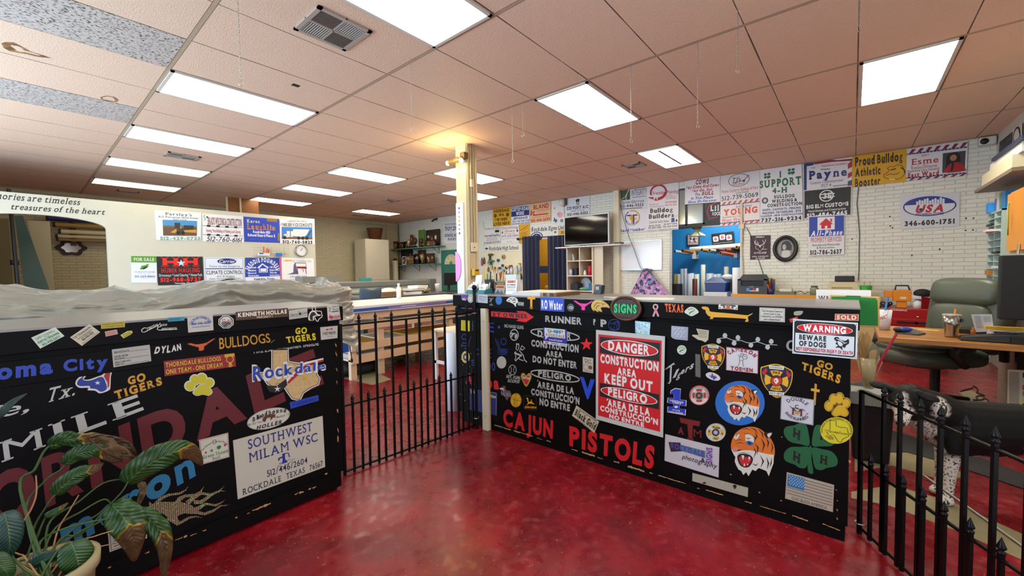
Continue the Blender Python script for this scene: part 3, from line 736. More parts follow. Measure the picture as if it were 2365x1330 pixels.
def sheets(nm,pts,z,col,label,cat='sheet',th=.008):
    q = [onz(x,y,z) for x,y in pts]; one(lambda b: b.ext(q,(0,0,th),col),nm,label=label,cat=cat)
def shelfsheet(x0,x1,y0,y1,z,th,col,label,rot=0):
    c = V(((x0+x1)/2,(y0+y1)/2,z)); mx = Matrix.Translation(c) @ Matrix.Rotation(rot,4,'Z')
    one(lambda b: b.box((-(x1-x0)/2,-(y1-y0)/2,0),((x1-x0)/2,(y1-y0)/2,th),col,mx),'sign_sheet',label=label,cat='sheet')
shelfsheet(1.85,2.6,1.78,2.4,.402,.012,M('#d9a518',.5),'yellow sign sheet on the middle shelf of the work table, left end',.05)
shelfsheet(2.25,3.2,1.80,2.4,.416,.01,M('#d8d4cc',.5),'pale sheet lying over the yellow one on the shelf',-.04)
shelfsheet(2.65,3.7,1.82,2.3,.428,.012,M('#d9a518',.5),'yellow sign sheet on the middle shelf, right end',-.06)
shelfsheet(1.74,2.12,1.76,2.46,.66,.02,M('#9c9a98',.6),'grey sheets stacked on the upper shelf at the left',.03)
shelfsheet(2.3,3.4,1.76,2.45,.66,.03,M('#b5a58c',.6),'brown cardboard pile on the upper shelf of the work table',.02)
shelfsheet(1.74,2.3,1.76,2.4,.25,.05,M('#a9a6ae',.6),'grey violet sheets stacked on the lowest shelf',.02)
shelfsheet(1.78,2.2,1.78,2.3,.306,.018,M('#b08a58',.6),'cardboard sheet on the pile of the lowest shelf',-.1)
t = thing('floor_bag',(2.0,2.1,0),'black bag lying on the floor under the work table','bag')
one(lambda b: b.ball((1.95,2.0,.09),(.42,.25,.11),M('#16171b',.6,bump=.6,bscale=14),18),'bag',t)
one(lambda b: b.ball((2.75,2.15,.06),(.14,.12,.06),M('#3f4a14',.6),12),'floor_bag',label='small olive bundle on the floor under the table',cat='bag')
# white stool and white roll at the end of the counter
sx,sy,sz = 2.55,.72,.62
t = thing('stool',(sx,sy,0),'white wooden stool with a pale seat behind the gate','stool')
one(lambda b: b.box((sx-.2,sy-.18,sz-.03),(sx+.2,sy+.18,sz),M('#dccdb0',.5)),'seat',t,bevel=.006)
for dx in (-.18,.15):
    for dy in (-.16,.13): one(lambda b: b.box((sx+dx,sy+dy,0),(sx+dx+.03,sy+dy+.03,sz-.03),M('#e6e2da',.5)),'leg',t)
one(lambda b: (b.box((sx-.18,sy-.16,.2),(sx+.18,sy-.135,.235),M('#e6e2da',.5)),b.box((sx-.18,sy-.16,.2),(sx-.155,sy+.16,.235),M('#e6e2da',.5)),b.box((sx-.18,sy-.16,sz-.09),(sx+.18,sy-.14,sz-.04),M('#e6e2da',.5))),'stretcher',t)
rp = onz(1052,966,0); rz = .74
one(lambda b: (b.lathe((rp.x+.16,rp.y+.2,0),[(.001,.001),(.075,.001),(.075,rz),(.055,rz),(.055,.1)],M('#dcdfe8',.45),24)),'vinyl_roll',label='tall white roll standing on the floor at the end of the counter',cat='roll')

# ================================================================== IRON GATE AND FENCE
IRON = M('#0c0c0d',.35,.6,bump=.1,bscale=60)
def finial(b,p,k,r=.0105):
    b.lathe(p,[(r*a*.8,h*k) for a,h in ((.75,-.01),(1.35,-.004),(1.35,.006),(.7,.012),(1.45,.024),(1.45,.03),(.8,.052),(.25,.072),(.08,.078))],IRON,10)
GA,GB = V((.459,-.528,0)),V((1.575,-.629,0)); GD = (GB-GA).normalized()
def ong(x,y):
    n = V((-GD.y,GD.x,0)); d = ray(x,y); return CAM+d*(n.dot(GA-CAM)/n.dot(d))
def fence(par,A,D,L,zb,zm,zt,tall,short,topext,shext,plain=(),k=.66):
    for z in (zb,zm,zt): one(lambda b: b.tube([A+V((0,0,z)),A+D*L+V((0,0,z))],.007,IRON,6),'rail',par)
    for i,s in enumerate(tall):
        p = A+D*s; h = zt+topext
        def f(b):
            b.box((-.0065,-.0065,zb-.02),(.0065,.0065,h-.02 if i in plain else h),IRON,Matrix.Translation(p) @ Matrix.Rotation(math.atan2(D.y,D.x),4,'Z'))
        o = one(f,'bar',par)
        if i not in plain: one(lambda b: finial(b,p+V((0,0,h)),k),'finial',o)
    for s in short:
        p = A+D*s; h = zm+shext
        o = one(lambda b: b.box((-.0065,-.0065,zb-.02),(.0065,.0065,h),IRON,Matrix.Translation(p) @ Matrix.Rotation(math.atan2(D.y,D.x),4,'Z')),'bar',par)
        one(lambda b: finial(b,p+V((0,0,h)),k),'finial',o)
G = thing('garden_gate',(GA+GB)/2,'low black iron gate with spear finials between the two counters','gate')
def gs(x,y): return (ong(x,y)-GA).dot(GD)
fence(G,GA,GD,(GB-GA).length-.01,.022,.452,.972,[gs(*q) for q in ((830,780),(868,780),(905,780),(939,780),(969,780),(1000,780),(1027,760),(1055,760),(1078,760))],
      [gs(*q) for q in ((815,960),(852,950),(889,940),(925,930),(957,930),(987,920),(1015,910),(1042,900),(1068,890),(1091,880))],.022,.018,(3,),.62)
one(lambda b: b.tube([GA+V((0,0,0)),GA+V((0,0,.985))],.011,IRON,8),'end_post',G)
gp = GB+V((-.028,-.02,0)); ztop_ = 1.165
one(lambda b: (b.tube([gp,gp+V((0,0,ztop_))],.0125,IRON,10),b.ball(gp+V((0,0,ztop_+.012)),.022,IRON,12),b.lathe(gp+V((0,0,ztop_-.02)),[(.0125,0),(.02,.006),(.0125,.014)],IRON,10)),'hinge_post',G)
def hng(b):
    for z in (.09,.965):
        b.tube([gp+V((.0,.018,z)),gp+V((.02,.014,z)),gp+V((.027,0,z)),gp+V((.0,-.018,z)),gp+V((-.02,-.01,z)),gp+V((-.02,.01,z))],.0035,M('#bfbdb5',.3,.9),6,closed=True)
one(hng,'hinge_ring',G,label='bright steel hinge rings')
one(lambda b: (b.tube([ong(1003,742)+V((.02,.03,0)),gp+V((0,.03,.955))],.006,M('#a9a9a4',.35,.8),8),b.tube([ong(1003,742)+V((.02+.018*math.cos(k),.03,.018*math.sin(k))) for k in [i*.7 for i in range(9)]],.004,M('#a9a9a4',.35,.8),6,closed=True)),'tension_rod',G,label='grey tension rod with a ring')
FA,FD = V((1.735,-3.082,0)),V((-.868,-.496,0)).normalized()
def onf(x,y):
    n = V((-FD.y,FD.x,0)); d = ray(x,y); return CAM+d*(n.dot(FA-CAM)/n.dot(d))
def fs(x,y): return (onf(x,y)-FA).dot(FD)
F = thing('garden_fence',FA+FD*.6,'black iron fence panel with spear finials in front of the dog','fence')
ft = [fs(*q) for q in ((2042,930),(2079,960),(2126,960),(2173,990),(2230,1010),(2298,1030))]; fsr = [fs(*q) for q in ((2011,1090),(2046,1110),(2086,1140),(2131,1170),(2180,1200),(2240,1240),(2312,1290))]
for k in range(3): ft.append(ft[-1]+.105); fsr.append(fsr[-1]+.105)
fence(F,FA,FD,ft[-1]+.1,.03,.352,.70,ft,fsr,.025,.022)
one(lambda b: b.tube([FA,FA+V((0,0,.705))],.011,IRON,8),'end_post',F)
def r2f(b):
    a,d = onf(2105,1099)+V((.03,-.04,0)),onf(2375,1300)+V((.03,-.04,0)); b.tube([a,d],.005,M('#8b897c',.4,.8),8); b.tube([a,a+V((.04,.02,.02))],.003,M('#8b897c',.4,.8),6)
one(r2f,'tension_rod',F,label='dull steel tension rod')
one(lambda b: b.tube([FA+V((.018*math.cos(k*.7),-.0+.02*math.sin(k*.7),.05)) for k in range(9)],.003,M('#b5b2a8',.3,.9),6,closed=True),'hinge_ring',F)

# ================================================================== BACK OF THE ROOM
# tall cabinet with a basket on it
t = thing('tall_cabinet',(6.1,8.3,0),'tall cream cabinet in the far corner with a basket on top','cabinet')
one(lambda b: b.box((5.70,8.0,.05),(6.5,8.6,2.34),M('#d9d2b6',.5)),'body',t)
one(lambda b: b.box((5.72,7.98,1.12),(6.48,8.0,2.32),M('#ded8be',.45)),'door',t,bevel=.004); one(lambda b: b.box((5.72,7.98,.1),(6.48,8.0,1.1),M('#ded8be',.45)),'door',t,bevel=.004)
one(lambda b: b.box((5.74,8.05,0),(6.46,8.55,.05),'#6d684f'),'plinth',t)
def bas(b):
    c = (6.22,8.3,2.342); b.lathe(c,[(.001,0),(.17,0),(.235,.34),(.245,.36),(.225,.355),(.165,.02),(.001,.02)],M('#5a3216',.7,noise=.3,nscale=30),24)
    for h in (.06,.13,.2,.27,.34): r = .172+.065*h/.34; b.tube([(c[0]+r*math.cos(k*.26),c[1]+r*math.sin(k*.26),c[2]+h) for k in range(24)],.012,M('#6d4020',.7),6,closed=True)
one(bas,'woven_basket',label='brown woven basket on top of the tall cream cabinet',cat='basket')
one(lambda b: b.lathe((6.95,8.35,0),[(.001,0),(.09,0),(.09,1.72),(.001,1.72)],M('#cfc8ac',.5),18),'paper_roll',label='thick pale roll standing under the picture shelves',cat='roll')
def pipe(b):
    b.tube([(5.6,8.72,2.86),(6.9,8.72,2.86),(6.9,8.72,2.3)],.02,M('#b9b294',.5),8); b.tube([(7.35,8.7,2.95),(7.35,8.7,.1)],.02,M('#6d6648',.5),8)
one(pipe,'pipe_run',label='pipe running along the top of the far corner',cat='pipe')
# wall shelves with framed pictures on the brick wall
SHELF = M('#5d8474',.5); yS0 = onx(1018,568,7.2).y; yS1 = 8.75
def wshelf(z,y0,lab):
    t = thing('wall_shelf',(7.25,(y0+yS1)/2,z-.2),lab,'shelf')
    one(lambda b: b.box((7.08,y0,z-.03),(7.4,yS1,z),SHELF),'board',t)
    for y in (y0+.3,(y0+yS1)/2,yS1-.3): one(lambda b: b.tube([(7.12,y,z-.03),(7.2,y,z-.08),(7.38,y,z-.22),(7.395,y,z-.03)],.008,'#34352c',6),'bracket',t)
z1 = onx(960,571,7.08).z; z2 = onx(960,610,7.08).z
wshelf(z1,yS0,'upper green wall shelf crowded with framed pictures'); wshelf(z2,onx(1003,606,7.08).y,'lower green wall shelf crowded with framed pictures and trophies')
PICS = ['#4a2418','#2a1a16','#5d3a24','#3a2c24','#6a4a30','#241c22','#7a5a3c']
def pic(px0,px1,pz,zb,X,lab,fcol='#17120f',i=0):
    y1,y0 = onx(px0,600,X).y,onx(px1,600,X).y; zt = onx((px0+px1)/2,pz,X).z
    t = thing('picture_frame',(X,(y0+y1)/2,zb),lab,'picture frame','framed pictures on the wall shelves')
    w = .022
    def fr(b):
        b.box((X,y0,zb),(X+.02,y1,zb+w),fcol); b.box((X,y0,zt-w),(X+.02,y1,zt),fcol); b.box((X,y0,zb),(X+.02,y0+w,zt),fcol); b.box((X,y1-w,zb),(X+.02,y1,zt),fcol); b.box((X+.012,y0,zb),(X+.02,y1,zt),fcol)
    one(fr,'frame',t)
    def ph(b):
        s = Sheet([(X+.011,y1-w,zt-w),(X+.011,y0+w,zt-w),(X+.011,y0+w,zb+w),(X+.011,y1-w,zb+w)],.0006,b); s.base(PICS[i % 7]); rn = random.Random(i*5+1)
        for k in range(7): s.E(rn.uniform(12,88),rn.uniform(25,85),rn.uniform(5,12),rn.uniform(8,18),rn.choice(['#b07a5a','#d8c0a8','#8a3a2a','#c9a23a','#e4dcd4','#30241e']),10)
    one(ph,'photo',t)
for i,a in enumerate(((900,919,558,z1,7.2,'red toned framed photo at the far left of the upper shelf'),(920,934,559,z1,7.2,'small black framed photo second on the upper shelf'),(935,944,557,z1,7.25,'dark leaning frame third on the upper shelf'),(985,1016,530,z1,7.33,'large collage frame of many faces at the right of the upper shelf'),(984,1006,554,z1,7.15,'wide brown photo in front of the collage frame'),
        (926,952,577,z2,7.33,'wide brown framed photo at the back of the lower shelf'),(938,956,589,z2,7.15,'black framed group photo in the middle of the lower shelf'),(928,938,592,z2,7.12,'small white framed card on the lower shelf'),(957,967,586,z2,7.2,'black frame standing at an angle on the lower shelf'),(966,982,577,z2,7.33,'dark red framed photo at the back of the lower shelf'),(984,1003,585,z2,7.2,'blue grey collage at the right end of the lower shelf'))):
    pic(*a,fcol='#e8e8e0' if i == 7 else '#17120f',i=i)
def trophy(px,X,zb,h,col,lab):
    y = onx(px,600,X).y
    t = thing('trophy',(X,y,zb),lab,'trophy')
    one(lambda b: b.box((X-.04,y-.05,zb),(X+.04,y+.05,zb+.05),'#201612'),'base',t); one(lambda b: b.lathe((X,y,zb+.05),[(.02,0),(.012,.04),(.05,.08),(.06,h*.6),(.045,h-.05),(.001,h-.05)],M(col,.3,.5),14),'cup',t)
trophy(952,7.25,z1,.42,'#7a4a2c','brown figure trophy in the middle of the upper shelf'); trophy(945,7.13,z1,.26,'#c9b48a','pale shield trophy on the upper shelf'); trophy(960,7.15,z1,.3,'#4a4644','dark cup on the upper shelf beside the green card'); trophy(974,7.15,z1,.26,'#7a3020','reddish vase on the upper shelf')
trophy(913,7.18,z2,.22,'#8a1e1a','red plaque with a gold disc on the lower shelf'); trophy(923,7.12,z2,.16,'#7a6a30','small round gold award on the lower shelf'); trophy(975,7.15,z2,.3,'#b09a6a','pale figurine cluster on the lower shelf')
ygc = onx(974,560,7.34).y
one(lambda b: b.box((7.34,ygc-.14,z1),(7.36,ygc+.16,z1+.56),'#5f8a44'),'green_card',label='green card with a boot shape on the upper shelf',cat='card')
# teal door with a fan light
dy1,dy0 = onx(1021,620,7.39).y,onx(1064,620,7.39).y-.1; dz = onx(1040,577,7.39).z
TEAL = M('#2f7a66',.4)
t = thing('door_1',(7.38,(dy0+dy1)/2,0),None,None); t['kind'] = 'structure'
one(lambda b: b.box((7.36,dy0,0.01),(7.399,dy1,dz),TEAL),'panel',t)
def fan(b):
    c = V((7.358,(dy0+dy1)/2,dz-.42)); r = .27
    b.ext([c+V((0,r*math.cos(a),r*math.sin(a))) for a in [math.pi*i/18 for i in range(19)]],(-.004,0,0),M('#d8c88a',.3)); 
    for i in range(19-1):
        a0,a1 = math.pi*i/18,math.pi*(i+1)/18
        b.tube([c+V((-.008,(r)*math.cos(a0),r*math.sin(a0))),c+V((-.008,r*math.cos(a1),r*math.sin(a1)))],.018,'#dcd9c8',6)
    for a in (0,.63,1.26,1.9,2.5,math.pi): b.tube([c+V((-.008,0,0)),c+V((-.008,r*math.cos(a),r*math.sin(a)))],.012,'#dcd9c8',6)
    b.ball(c+V((-.01,0,.02)),(.02,.07,.07),'#4a8a78',10)
one(fan,'fan_light',t)
# long plotter machine
p0,p1 = ony(812,652,4.2),ony(1004,648,4.2)
GREYM = M('#7d7f78',.4); t = thing('wide_plotter',((p0.x+p1.x)/2,4.4,0),'long grey wide format plotter behind the work table','plotter')
one(lambda b: b.box((p0.x-.6,4.2,1.04),(p1.x,4.62,1.16),M('#6f716a',.4)),'cover',t,bevel=.02); one(lambda b: b.box((p0.x-.6,4.24,.80),(p1.x-.1,4.6,1.04),M('#b9b9a2',.45)),'body',t)
one(lambda b: (b.box((p0.x-.6,4.16,.93),(p1.x-.15,4.24,.96),M('#8f917f',.4)),b.tube([(p0.x-.6,4.18,.86),(p1.x-.15,4.18,.86)],.035,'#c9c9b6',12)),'feed_roller',t)
one(lambda b: b.box((p1.x-.16,4.17,.82),(p1.x+.02,4.64,1.17),M('#5a5c58',.4)),'end_cap',t,bevel=.01)
for x in (p0.x,p1.x-.4): one(lambda b: (b.box((x,4.3,.05),(x+.08,4.5,.82),'#55574f'),b.box((x-.05,4.1,0),(x+.13,4.7,.06),'#55574f')),'leg',t)
q = ony(848,648,4.3); one(lambda b: b.box((q.x-.11,4.3,1.161),(q.x+.1,4.42,q.z+.05),'#1f8a80'),'teal_box',label='small teal box on top of the long plotter',cat='box')
q = ony(745,637,4.3); one(lambda b: b.box((q.x-.35,4.3,1.161),(q.x+.3,4.6,1.27),'#7a7a70'),'grey_unit',label='flat grey unit at the left end of the plotter',cat='machine')
# low dark desk with clutter in front of it
t = thing('office_desk',(3.8,3.4,0),'dark grey desk with papers behind the work table','desk')
one(lambda b: b.box((2.7,3.05,.87),(5.3,3.8,.91),M('#4b4d50',.45)),'desktop',t,bevel=.004)
for x in (2.75,5.15):
    one(lambda b: b.box((x,3.15,0),(x+.08,3.7,.87),'#3a3b3e'),'leg',t)
def mesh_chair(b):
    c = ony(857,680,3.0); w = .19
    def f(u,v):
        x = (u-.5)*2; z = v
        wd = w*(1-.25*(1-z)**2)*(1+.1*math.sin(z*3)); top = .02*math.cos(x*math.pi)*z
        return V((c.x+x*wd,2.98+.05*x*x-.03*z,.78+z*.285-top*1.2-.02*abs(x)**3*z))
    b.grid(f,12,8,M('#43586c',.6,bump=.8,bscale=160))
t = thing('office_chair',(ony(857,680,3.0).x,2.98,0),'blue grey mesh office chair tucked behind the work table','chair')
one(mesh_chair,'backrest',t,solid=.03)
cx_ = ony(857,680,3.0).x
one(lambda b: b.box((cx_-.22,2.74,.46),(cx_+.22,2.95,.52),'#3c4a58'),'seat',t,bevel=.02); one(lambda b: (b.tube([(cx_,2.85,.1),(cx_,2.85,.46)],.03,'#222',10),b.tube([(cx_,2.9,.5),(cx_,3.0,.8)],.02,'#222',8)),'column',t)
def legs5(b):
    for k in range(5): a = k*1.257; b.tube([(cx_,2.85,.11),(cx_+.27*math.cos(a),2.85+.27*math.sin(a),.06)],.018,'#222',8); b.ball((cx_+.27*math.cos(a),2.85+.27*math.sin(a),.03),.03,'#161616',10)
one(legs5,'star_base',t)
def bottle(x,y,z,h,r,col,cap,lab,nm='bottle'):
    t = thing(nm,(x,y,z),lab,'bottle')
    one(lambda b: b.lathe((x,y,z),[(.001,0),(r,0),(r,h*.68),(r*.45,h*.8),(r*.42,h*.88)],col,16),'body',t); one(lambda b: b.lathe((x,y,z+h*.87),[(r*.5,0),(r*.5,h*.13),(.001,h*.13)],cap,12),'cap',t)
q = ony(921,680,2.4); bottle(q.x,2.4,ZT+.011,.235,.036,'#e4e6ea','#f0f0f0','tall white plastic bottle on the work table')
q = ony(895,678,3.3); t = thing('wooden_tray',(q.x+.05,3.3,.911),'wooden tray heaped with white stuff on the dark desk','tray')
one(lambda b: b.box((q.x-.16,3.2,.911),(q.x+.26,3.5,.98),M('#8a6234',.6)),'tray',t); one(lambda b: b.ball((q.x+.04,3.33,.98),(.17,.1,.07),M('#dcd8d0',.6,bump=.8,bscale=30),14),'contents',t)
for k,(px,col,w_,h,dz_) in enumerate(((947,'#e0ded6',.36,.05,0),(950,'#2b2b2e',.34,.014,.051),(955,'#d6d2c4',.3,.04,.066),(964,'#e8e6e0',.26,.05,.107))):
    q = ony(px,678,3.35); one(lambda b: b.box((-w_/2,-.12,0),(w_/2,.12,h),col,Matrix.Translation((q.x,3.35,.911+dz_)) @ Matrix.Rotation(.15*k-.2,4,'Z')),'paper_stack',label=['white stack of paper lowest in the pile on the dark desk','thin black folder in the paper pile on the dark desk','cream papers above the black folder on the desk','white loose papers on top of the pile on the desk'][k],cat='papers')
q = ony(984,672,3.4); one(lambda b: (b.ball((q.x,3.4,.965),(.08,.06,.055),M('#8a7a4c',.6,bump=.8,bscale=50),12),b.tube([(q.x-.06,3.38,.95),(q.x,3.36,1.05),(q.x+.05,3.4,.97)],.018,'#d8cfae',8)),'rag',label='striped tan rag beside the papers on the dark desk',cat='rag')
q = ony(1010,664,3.4); t = thing('paper_cup',(q.x,3.4,.911),'white foam cup on the dark desk near the door','cup'); one(lambda b: b.lathe((q.x,3.4,.911),[(.001,0),(.035,0),(.048,.16)],'#e9e4e0',16),'cup',t); one(lambda b: b.lathe((q.x,3.4,1.07),[(.05,0),(.05,.012),(.001,.014)],'#f2f0ee',16),'lid',t)
q = ony(1039,650,3.5); t = thing('monitor',(q.x,3.5,.911),'black monitor in front of the teal door','monitor')
one(lambda b: b.box((q.x-.17,3.5,1.04),(q.x+.2,3.53,1.3),M('#15171a',.25)),'screen',t,bevel=.006); one(lambda b: (b.box((q.x-.02,3.53,.93),(q.x+.03,3.56,1.12),'#1c1d20'),b.box((q.x-.1,3.45,.911),(q.x+.12,3.62,.925),'#1c1d20')),'stand',t)
one(lambda b: b.box((q.x-.25,3.2,.911),(q.x+.2,3.33,.93),'#26282a'),'keyboard',label='black keyboard in front of the monitor by the teal door',cat='keyboard')
# ================================================================== STICKERS AND LETTERING ON THE COUNTERS
WH,GY,GOLD,YEL,BLUE,RED = '#d8d6cc','#a9aaa8','#c98f1e','#d8c21a','#1d3fb0','#b8141c'
def up(pl,k): return (pl[0],pl[1]-.0008*k)
def draw(s,items):
    for it in items: getattr(s,it[0])(*it[1:])
def ST(par,pl,cf,q,col,label,items=(),k=0,name='sticker',th=.0006):
    s = Sheet(quad(up(pl,k),*[cf(*p) for p in q]),.0005)
    if col: s.base(col,th)
    draw(s,items); return s.mb.build(name,par,label=label)
def VT(par,pl,cf,lines,k=0,label=None,name='vinyl_lettering'):
    for l in lines:
        s = Pix(up(pl,k),cf,l[1]); s.Q(*l); s.mb.build(name,par,label=label)
def PS(par,pl,cf,ref,fn,label,k=0,name='sticker'):
    s = Pix(up(pl,k),cf,ref); fn(s); return s.mb.build(name,par,label=label)
def sm(p,n=4):                                   # closed smooth outline through points
    o = []; N = len(p)
    for i in range(N):
        a,b,c,d = (p[(i+j) % N] for j in (-1,0,1,2))
        for k in range(n):
            t = k/n
            o.append(tuple(.5*(2*b[q]+(c[q]-a[q])*t+(2*a[q]-5*b[q]+4*c[q]-d[q])*t*t+(3*b[q]-a[q]-3*c[q]+d[q])*t**3) for q in (0,1)))
    return o
def mp(sh,x0,y0,x1,y1,sl=0): return [(x0+(x1-x0)*a,y0+(y1-y0)*b+sl*(x1-x0)*a) for a,b in sh]
TEX = [(.22,0),(.47,0),(.47,.24),(.58,.28),(.70,.30),(.82,.29),(.93,.33),(.94,.5),(.99,.6),(.97,.70),(.85,.76),(.72,.86),(.68,.96),(.66,1),(.55,.97),(.48,.85),(.40,.70),(.31,.66),(.24,.74),(.14,.66),(.08,.55),(0,.45),(.22,.45)]
LHN = [(0,.12),(.12,.10),(.30,.30),(.42,.33),(.58,.33),(.70,.28),(.88,.05),(1,0),(.9,.16),(.76,.38),(.68,.42),(.72,.5),(.62,.55),(.58,.75),(.60,.92),(.5,1),(.40,.93),(.42,.75),(.38,.57),(.27,.52),(.30,.45),(.22,.42),(.1,.26)]
def paw(s,x0,y0,x1,y1,col,line,sl=0,g=.06):
    T_ = [(.14,.58,.16,.2),(.32,.3,.15,.22),(.57,.24,.16,.23),(.84,.42,.15,.19)]; pad = [(.34,.98),(.27,.86),(.38,.68),(.52,.53),(.70,.53),(.84,.66),(.92,.86),(.80,1),(.60,.96),(.46,1.01)]
    f = lambda a,b: (x0+(x1-x0)*a,y0+(y1-y0)*b+sl*(x1-x0)*a)
    w,h = x1-x0,y1-y0
    for e,c in ((g,line),(0,col)):
        for a,b,rx,ry in T_: cx,cy = f(a,b); s.E(cx,cy,(rx+e)*w,(ry+e)*h,c,18)
        c0 = (.6,.78); s.poly(sm([f(c0[0]+(a-c0[0])*(1+e*2.4),c0[1]+(b-c0[1])*(1+e*2.4)) for a,b in pad]),c)
L1,L2,L3,L4 = crop(0,680,4.03),crop(400,680,4.03),crop(0,1000,4.03),crop(400,1000,4.03)
ID = lambda x,y: (x,y)
# --- left counter, top board
ST(LC,LF,L1,[(290,402),(512,303),(600,386),(375,503)],'#c9d6c4','pale green business sticker',[('T','GARY DANIELL',9,14,88,30,'#1c7a44','s'),('T','CUSTOM WELDING',6,47,94,63,'#127a3c','h'),('T','512-446-2677',14,76,88,92,'#127a3c','h'),('T','ROCKDALE TX',34,67,66,72,'#3a8a54'),('line',[(40,34),(48,42),(60,36)],2,'#1c7a44')])
ST(LC,LF,L1,[(652,398),(832,275),(932,350),(762,478)],'#c9bfa2','tan business sticker set at an angle',[('T','T & T Enterprises Inc.',5,12,95,28,'#1b1712','b'),('T','The Car Wash Authority',12,38,88,48,'#1b1712','b'),('line',[(25,54),(75,54)],2,'#1b1712'),('T','866-446-4233',22,60,80,76,'#1b1712','h'),('T','Sales, Service & Installation',8,86,94,93,'#1b1712')])
ST(LC,LF,L1,[(938,268),(1162,250),(1162,303),(942,320)],'#b8a51c','worn yellow label',[('T','FRESHER & DELIVERED',5,14,95,38,'#5c5210'),('T','A COMMUNITY ON THE',5,56,95,82,'#5c5210')])
ST(LC,LF,L1,[(975,345),(1088,325),(1097,368),(985,392)],'#c99c8c','small pink label',[('R',8,20,92,34,'#a8685c'),('R',8,48,92,60,'#a8685c'),('R',8,72,80,82,'#a8685c')])
PS(LC,LF,L1,(1180,370),lambda s: (s.poly([(1120,378),(1185,340),(1225,336),(1236,352),(1218,372),(1150,408)],'#c8c04a'),s.line([(1140,380),(1215,348)],6,'#2a2a18'),s.line([(1150,394),(1220,360)],6,'#2a2a18')),'small yellow green label')
VT(LC,LF,L1,[('reative',(1362,300),(1462,262),(1468,292),(1370,330),WH,'i'),('uto',(1496,268),(1552,264),(1552,290),(1498,294),WH,'i'),('oncepts',(1500,304),(1640,298),(1640,322),(1502,328),WH,'i')],label='white script lettering')
PS(LC,LF,L1,(1400,320),lambda s: (s.line([(1365,312),(1340,310),(1318,328),(1322,348),(1345,350),(1470,288)],8,WH),s.line([(1465,300),(1492,264),(1496,296)],7,WH),s.line([(1500,296),(1470,304),(1462,322),(1480,332),(1650,322)],8,WH)),'white lettering flourish')
ST(LC,LF,L1,[(1560,215),(1712,206),(1718,242),(1562,254)],'#2f8fae','teal label',[('R',8,28,80,42,'#17596a'),('R',8,58,72,72,'#17596a')])
ST(LC,LF,L2,[(130,210),(368,187),(375,332),(140,355)],'#bdbbb0','grey white car wash label',[('A','CAR WASH CONNECTION',50,78,38,62,155,25,14,'#1e3f9c','h'),('T','866-446-4233',15,40,86,54,'#1e3f9c','h'),('T','carwashconnection.net',16,64,86,72,'#1e3f9c')])
def octo(s):
    c = (492,255); P = lambda r: [(c[0]+r*math.cos(R(22.5+45*i)),c[1]+r*.85*math.sin(R(22.5+45*i))) for i in range(8)]
    s.poly(P(76),WH); s.poly(P(68),'#141210'); s.poly(P(60),WH); s.poly(sm([(448,262),(490,250),(540,262),(520,290),(480,302),(455,285)],3),'#6b6a66'); s.line([(470,298),(500,268),(530,270)],8,'#1a1a1a')
    s.Q('32.60',(448,226),(546,230),(546,258),(448,256),'#9c1c20')
PS(LC,LF,L2,(490,255),octo,'white octagonal sticker with red number')
ST(LC,LF,L2,[(580,163),(1068,125),(1070,206),(583,242)],'#4a3018','brown name strip',[('T','KENNETH HOLLAS',4,17,97,60,'#e4dcc8','h'),('T','PRECINCT 1',38,72,68,92,'#d8ccb0','b')])
ST(LC,LF,L2,[(1075,152),(1248,125),(1250,210),(1080,233)],'#b9b8ac','white cafe label',[('T','Liberty',5,36,48,66,'#33312c'),('T','Cafe',70,34,98,60,'#33312c'),('R',52,40,66,66,'#1c1c1c'),('line',[(55,40),(55,18)],3,'#2a5c34'),('line',[(6,78),(94,78)],2,'#6b6a60')])
def duck(s):
    s.line(mp(TEX+[TEX[0]],1268,115,1388,250),7,WH)
    s.poly(sm([(1262,240),(1258,200),(1272,165),(1300,148),(1330,158),(1340,178),(1372,190),(1366,198),(1330,202),(1308,210),(1312,238)]),WH); s.poly(sm([(1276,236),(1270,200),(1285,170),(1305,162),(1322,172),(1328,186),(1350,193),(1322,194),(1298,206),(1300,236)]),'#121010')
PS(LC,LF,L2,(1320,190),duck,'white duck head and state outline decal')
ST(LC,LF,L2,[(1430,102),(1540,88),(1558,230),(1440,244)],'#c4c2b8','white label with a small red state',[('T','Sales &',40,8,94,18,'#2a2a2a','i'),('T','Service',42,24,96,36,'#2a2a2a','i'),('line',[(12,14),(30,20),(14,38),(32,44)],5,'#2a2a2a'),('R',36,42,92,48,'#2a2a2a'),('poly',mp(TEX,6,62,40,94),'#b8202a'),('T','BASSLER',34,72,96,88,'#b8202a','hi'),('R',10,94,94,97,'#2a3c80')])
# --- left counter, upper rail
VT(LC,LB,ID,[('oma',(-8,842),(122,829),(122,860),(-8,876),'#1e3fae','h'),('City',(146,833),(249,822),(249,847),(147,857),'#1e3fae','h')])
ST(LC,LB,L1,[(1040,512),(1393,467),(1408,620),(1056,678)],'#b4b1a6','grey white service label',[('T','SERVICE DATE',5,14,44,24,'#1b1b1b','b'),('line',[(46,24),(95,24)],1,'#1b1b1b'),('T','HOUR METER',5,38,40,48,'#1b1b1b','b'),('T','READING',5,52,31,61,'#1b1b1b','b'),('line',[(33,61),(95,61)],1,'#1b1b1b'),('T','NEXT SERVICE',5,71,45,80,'#1b1b1b','b'),('T','DUE ON',5,84,27,93,'#1b1b1b','b'),('line',[(29,93),(95,93)],1,'#1b1b1b')])
VT(LC,LB,ID,[('DYL',(360,802),(394,798),(393,813),(356,816),WH,'h'),('AN',(397,799),(417,794),(419,807),(396,812),WH,'h')])
PS(LC,LB,L2,(260,470),lambda s: s.poly(mp(LHN,130,448,396,545,-.16),'#d2581c'),'orange longhorn decal')
VT(LC,LB,ID,[('BULLDOGS',(506,781),(622,770),(625,790),(507,806),GOLD,'')])
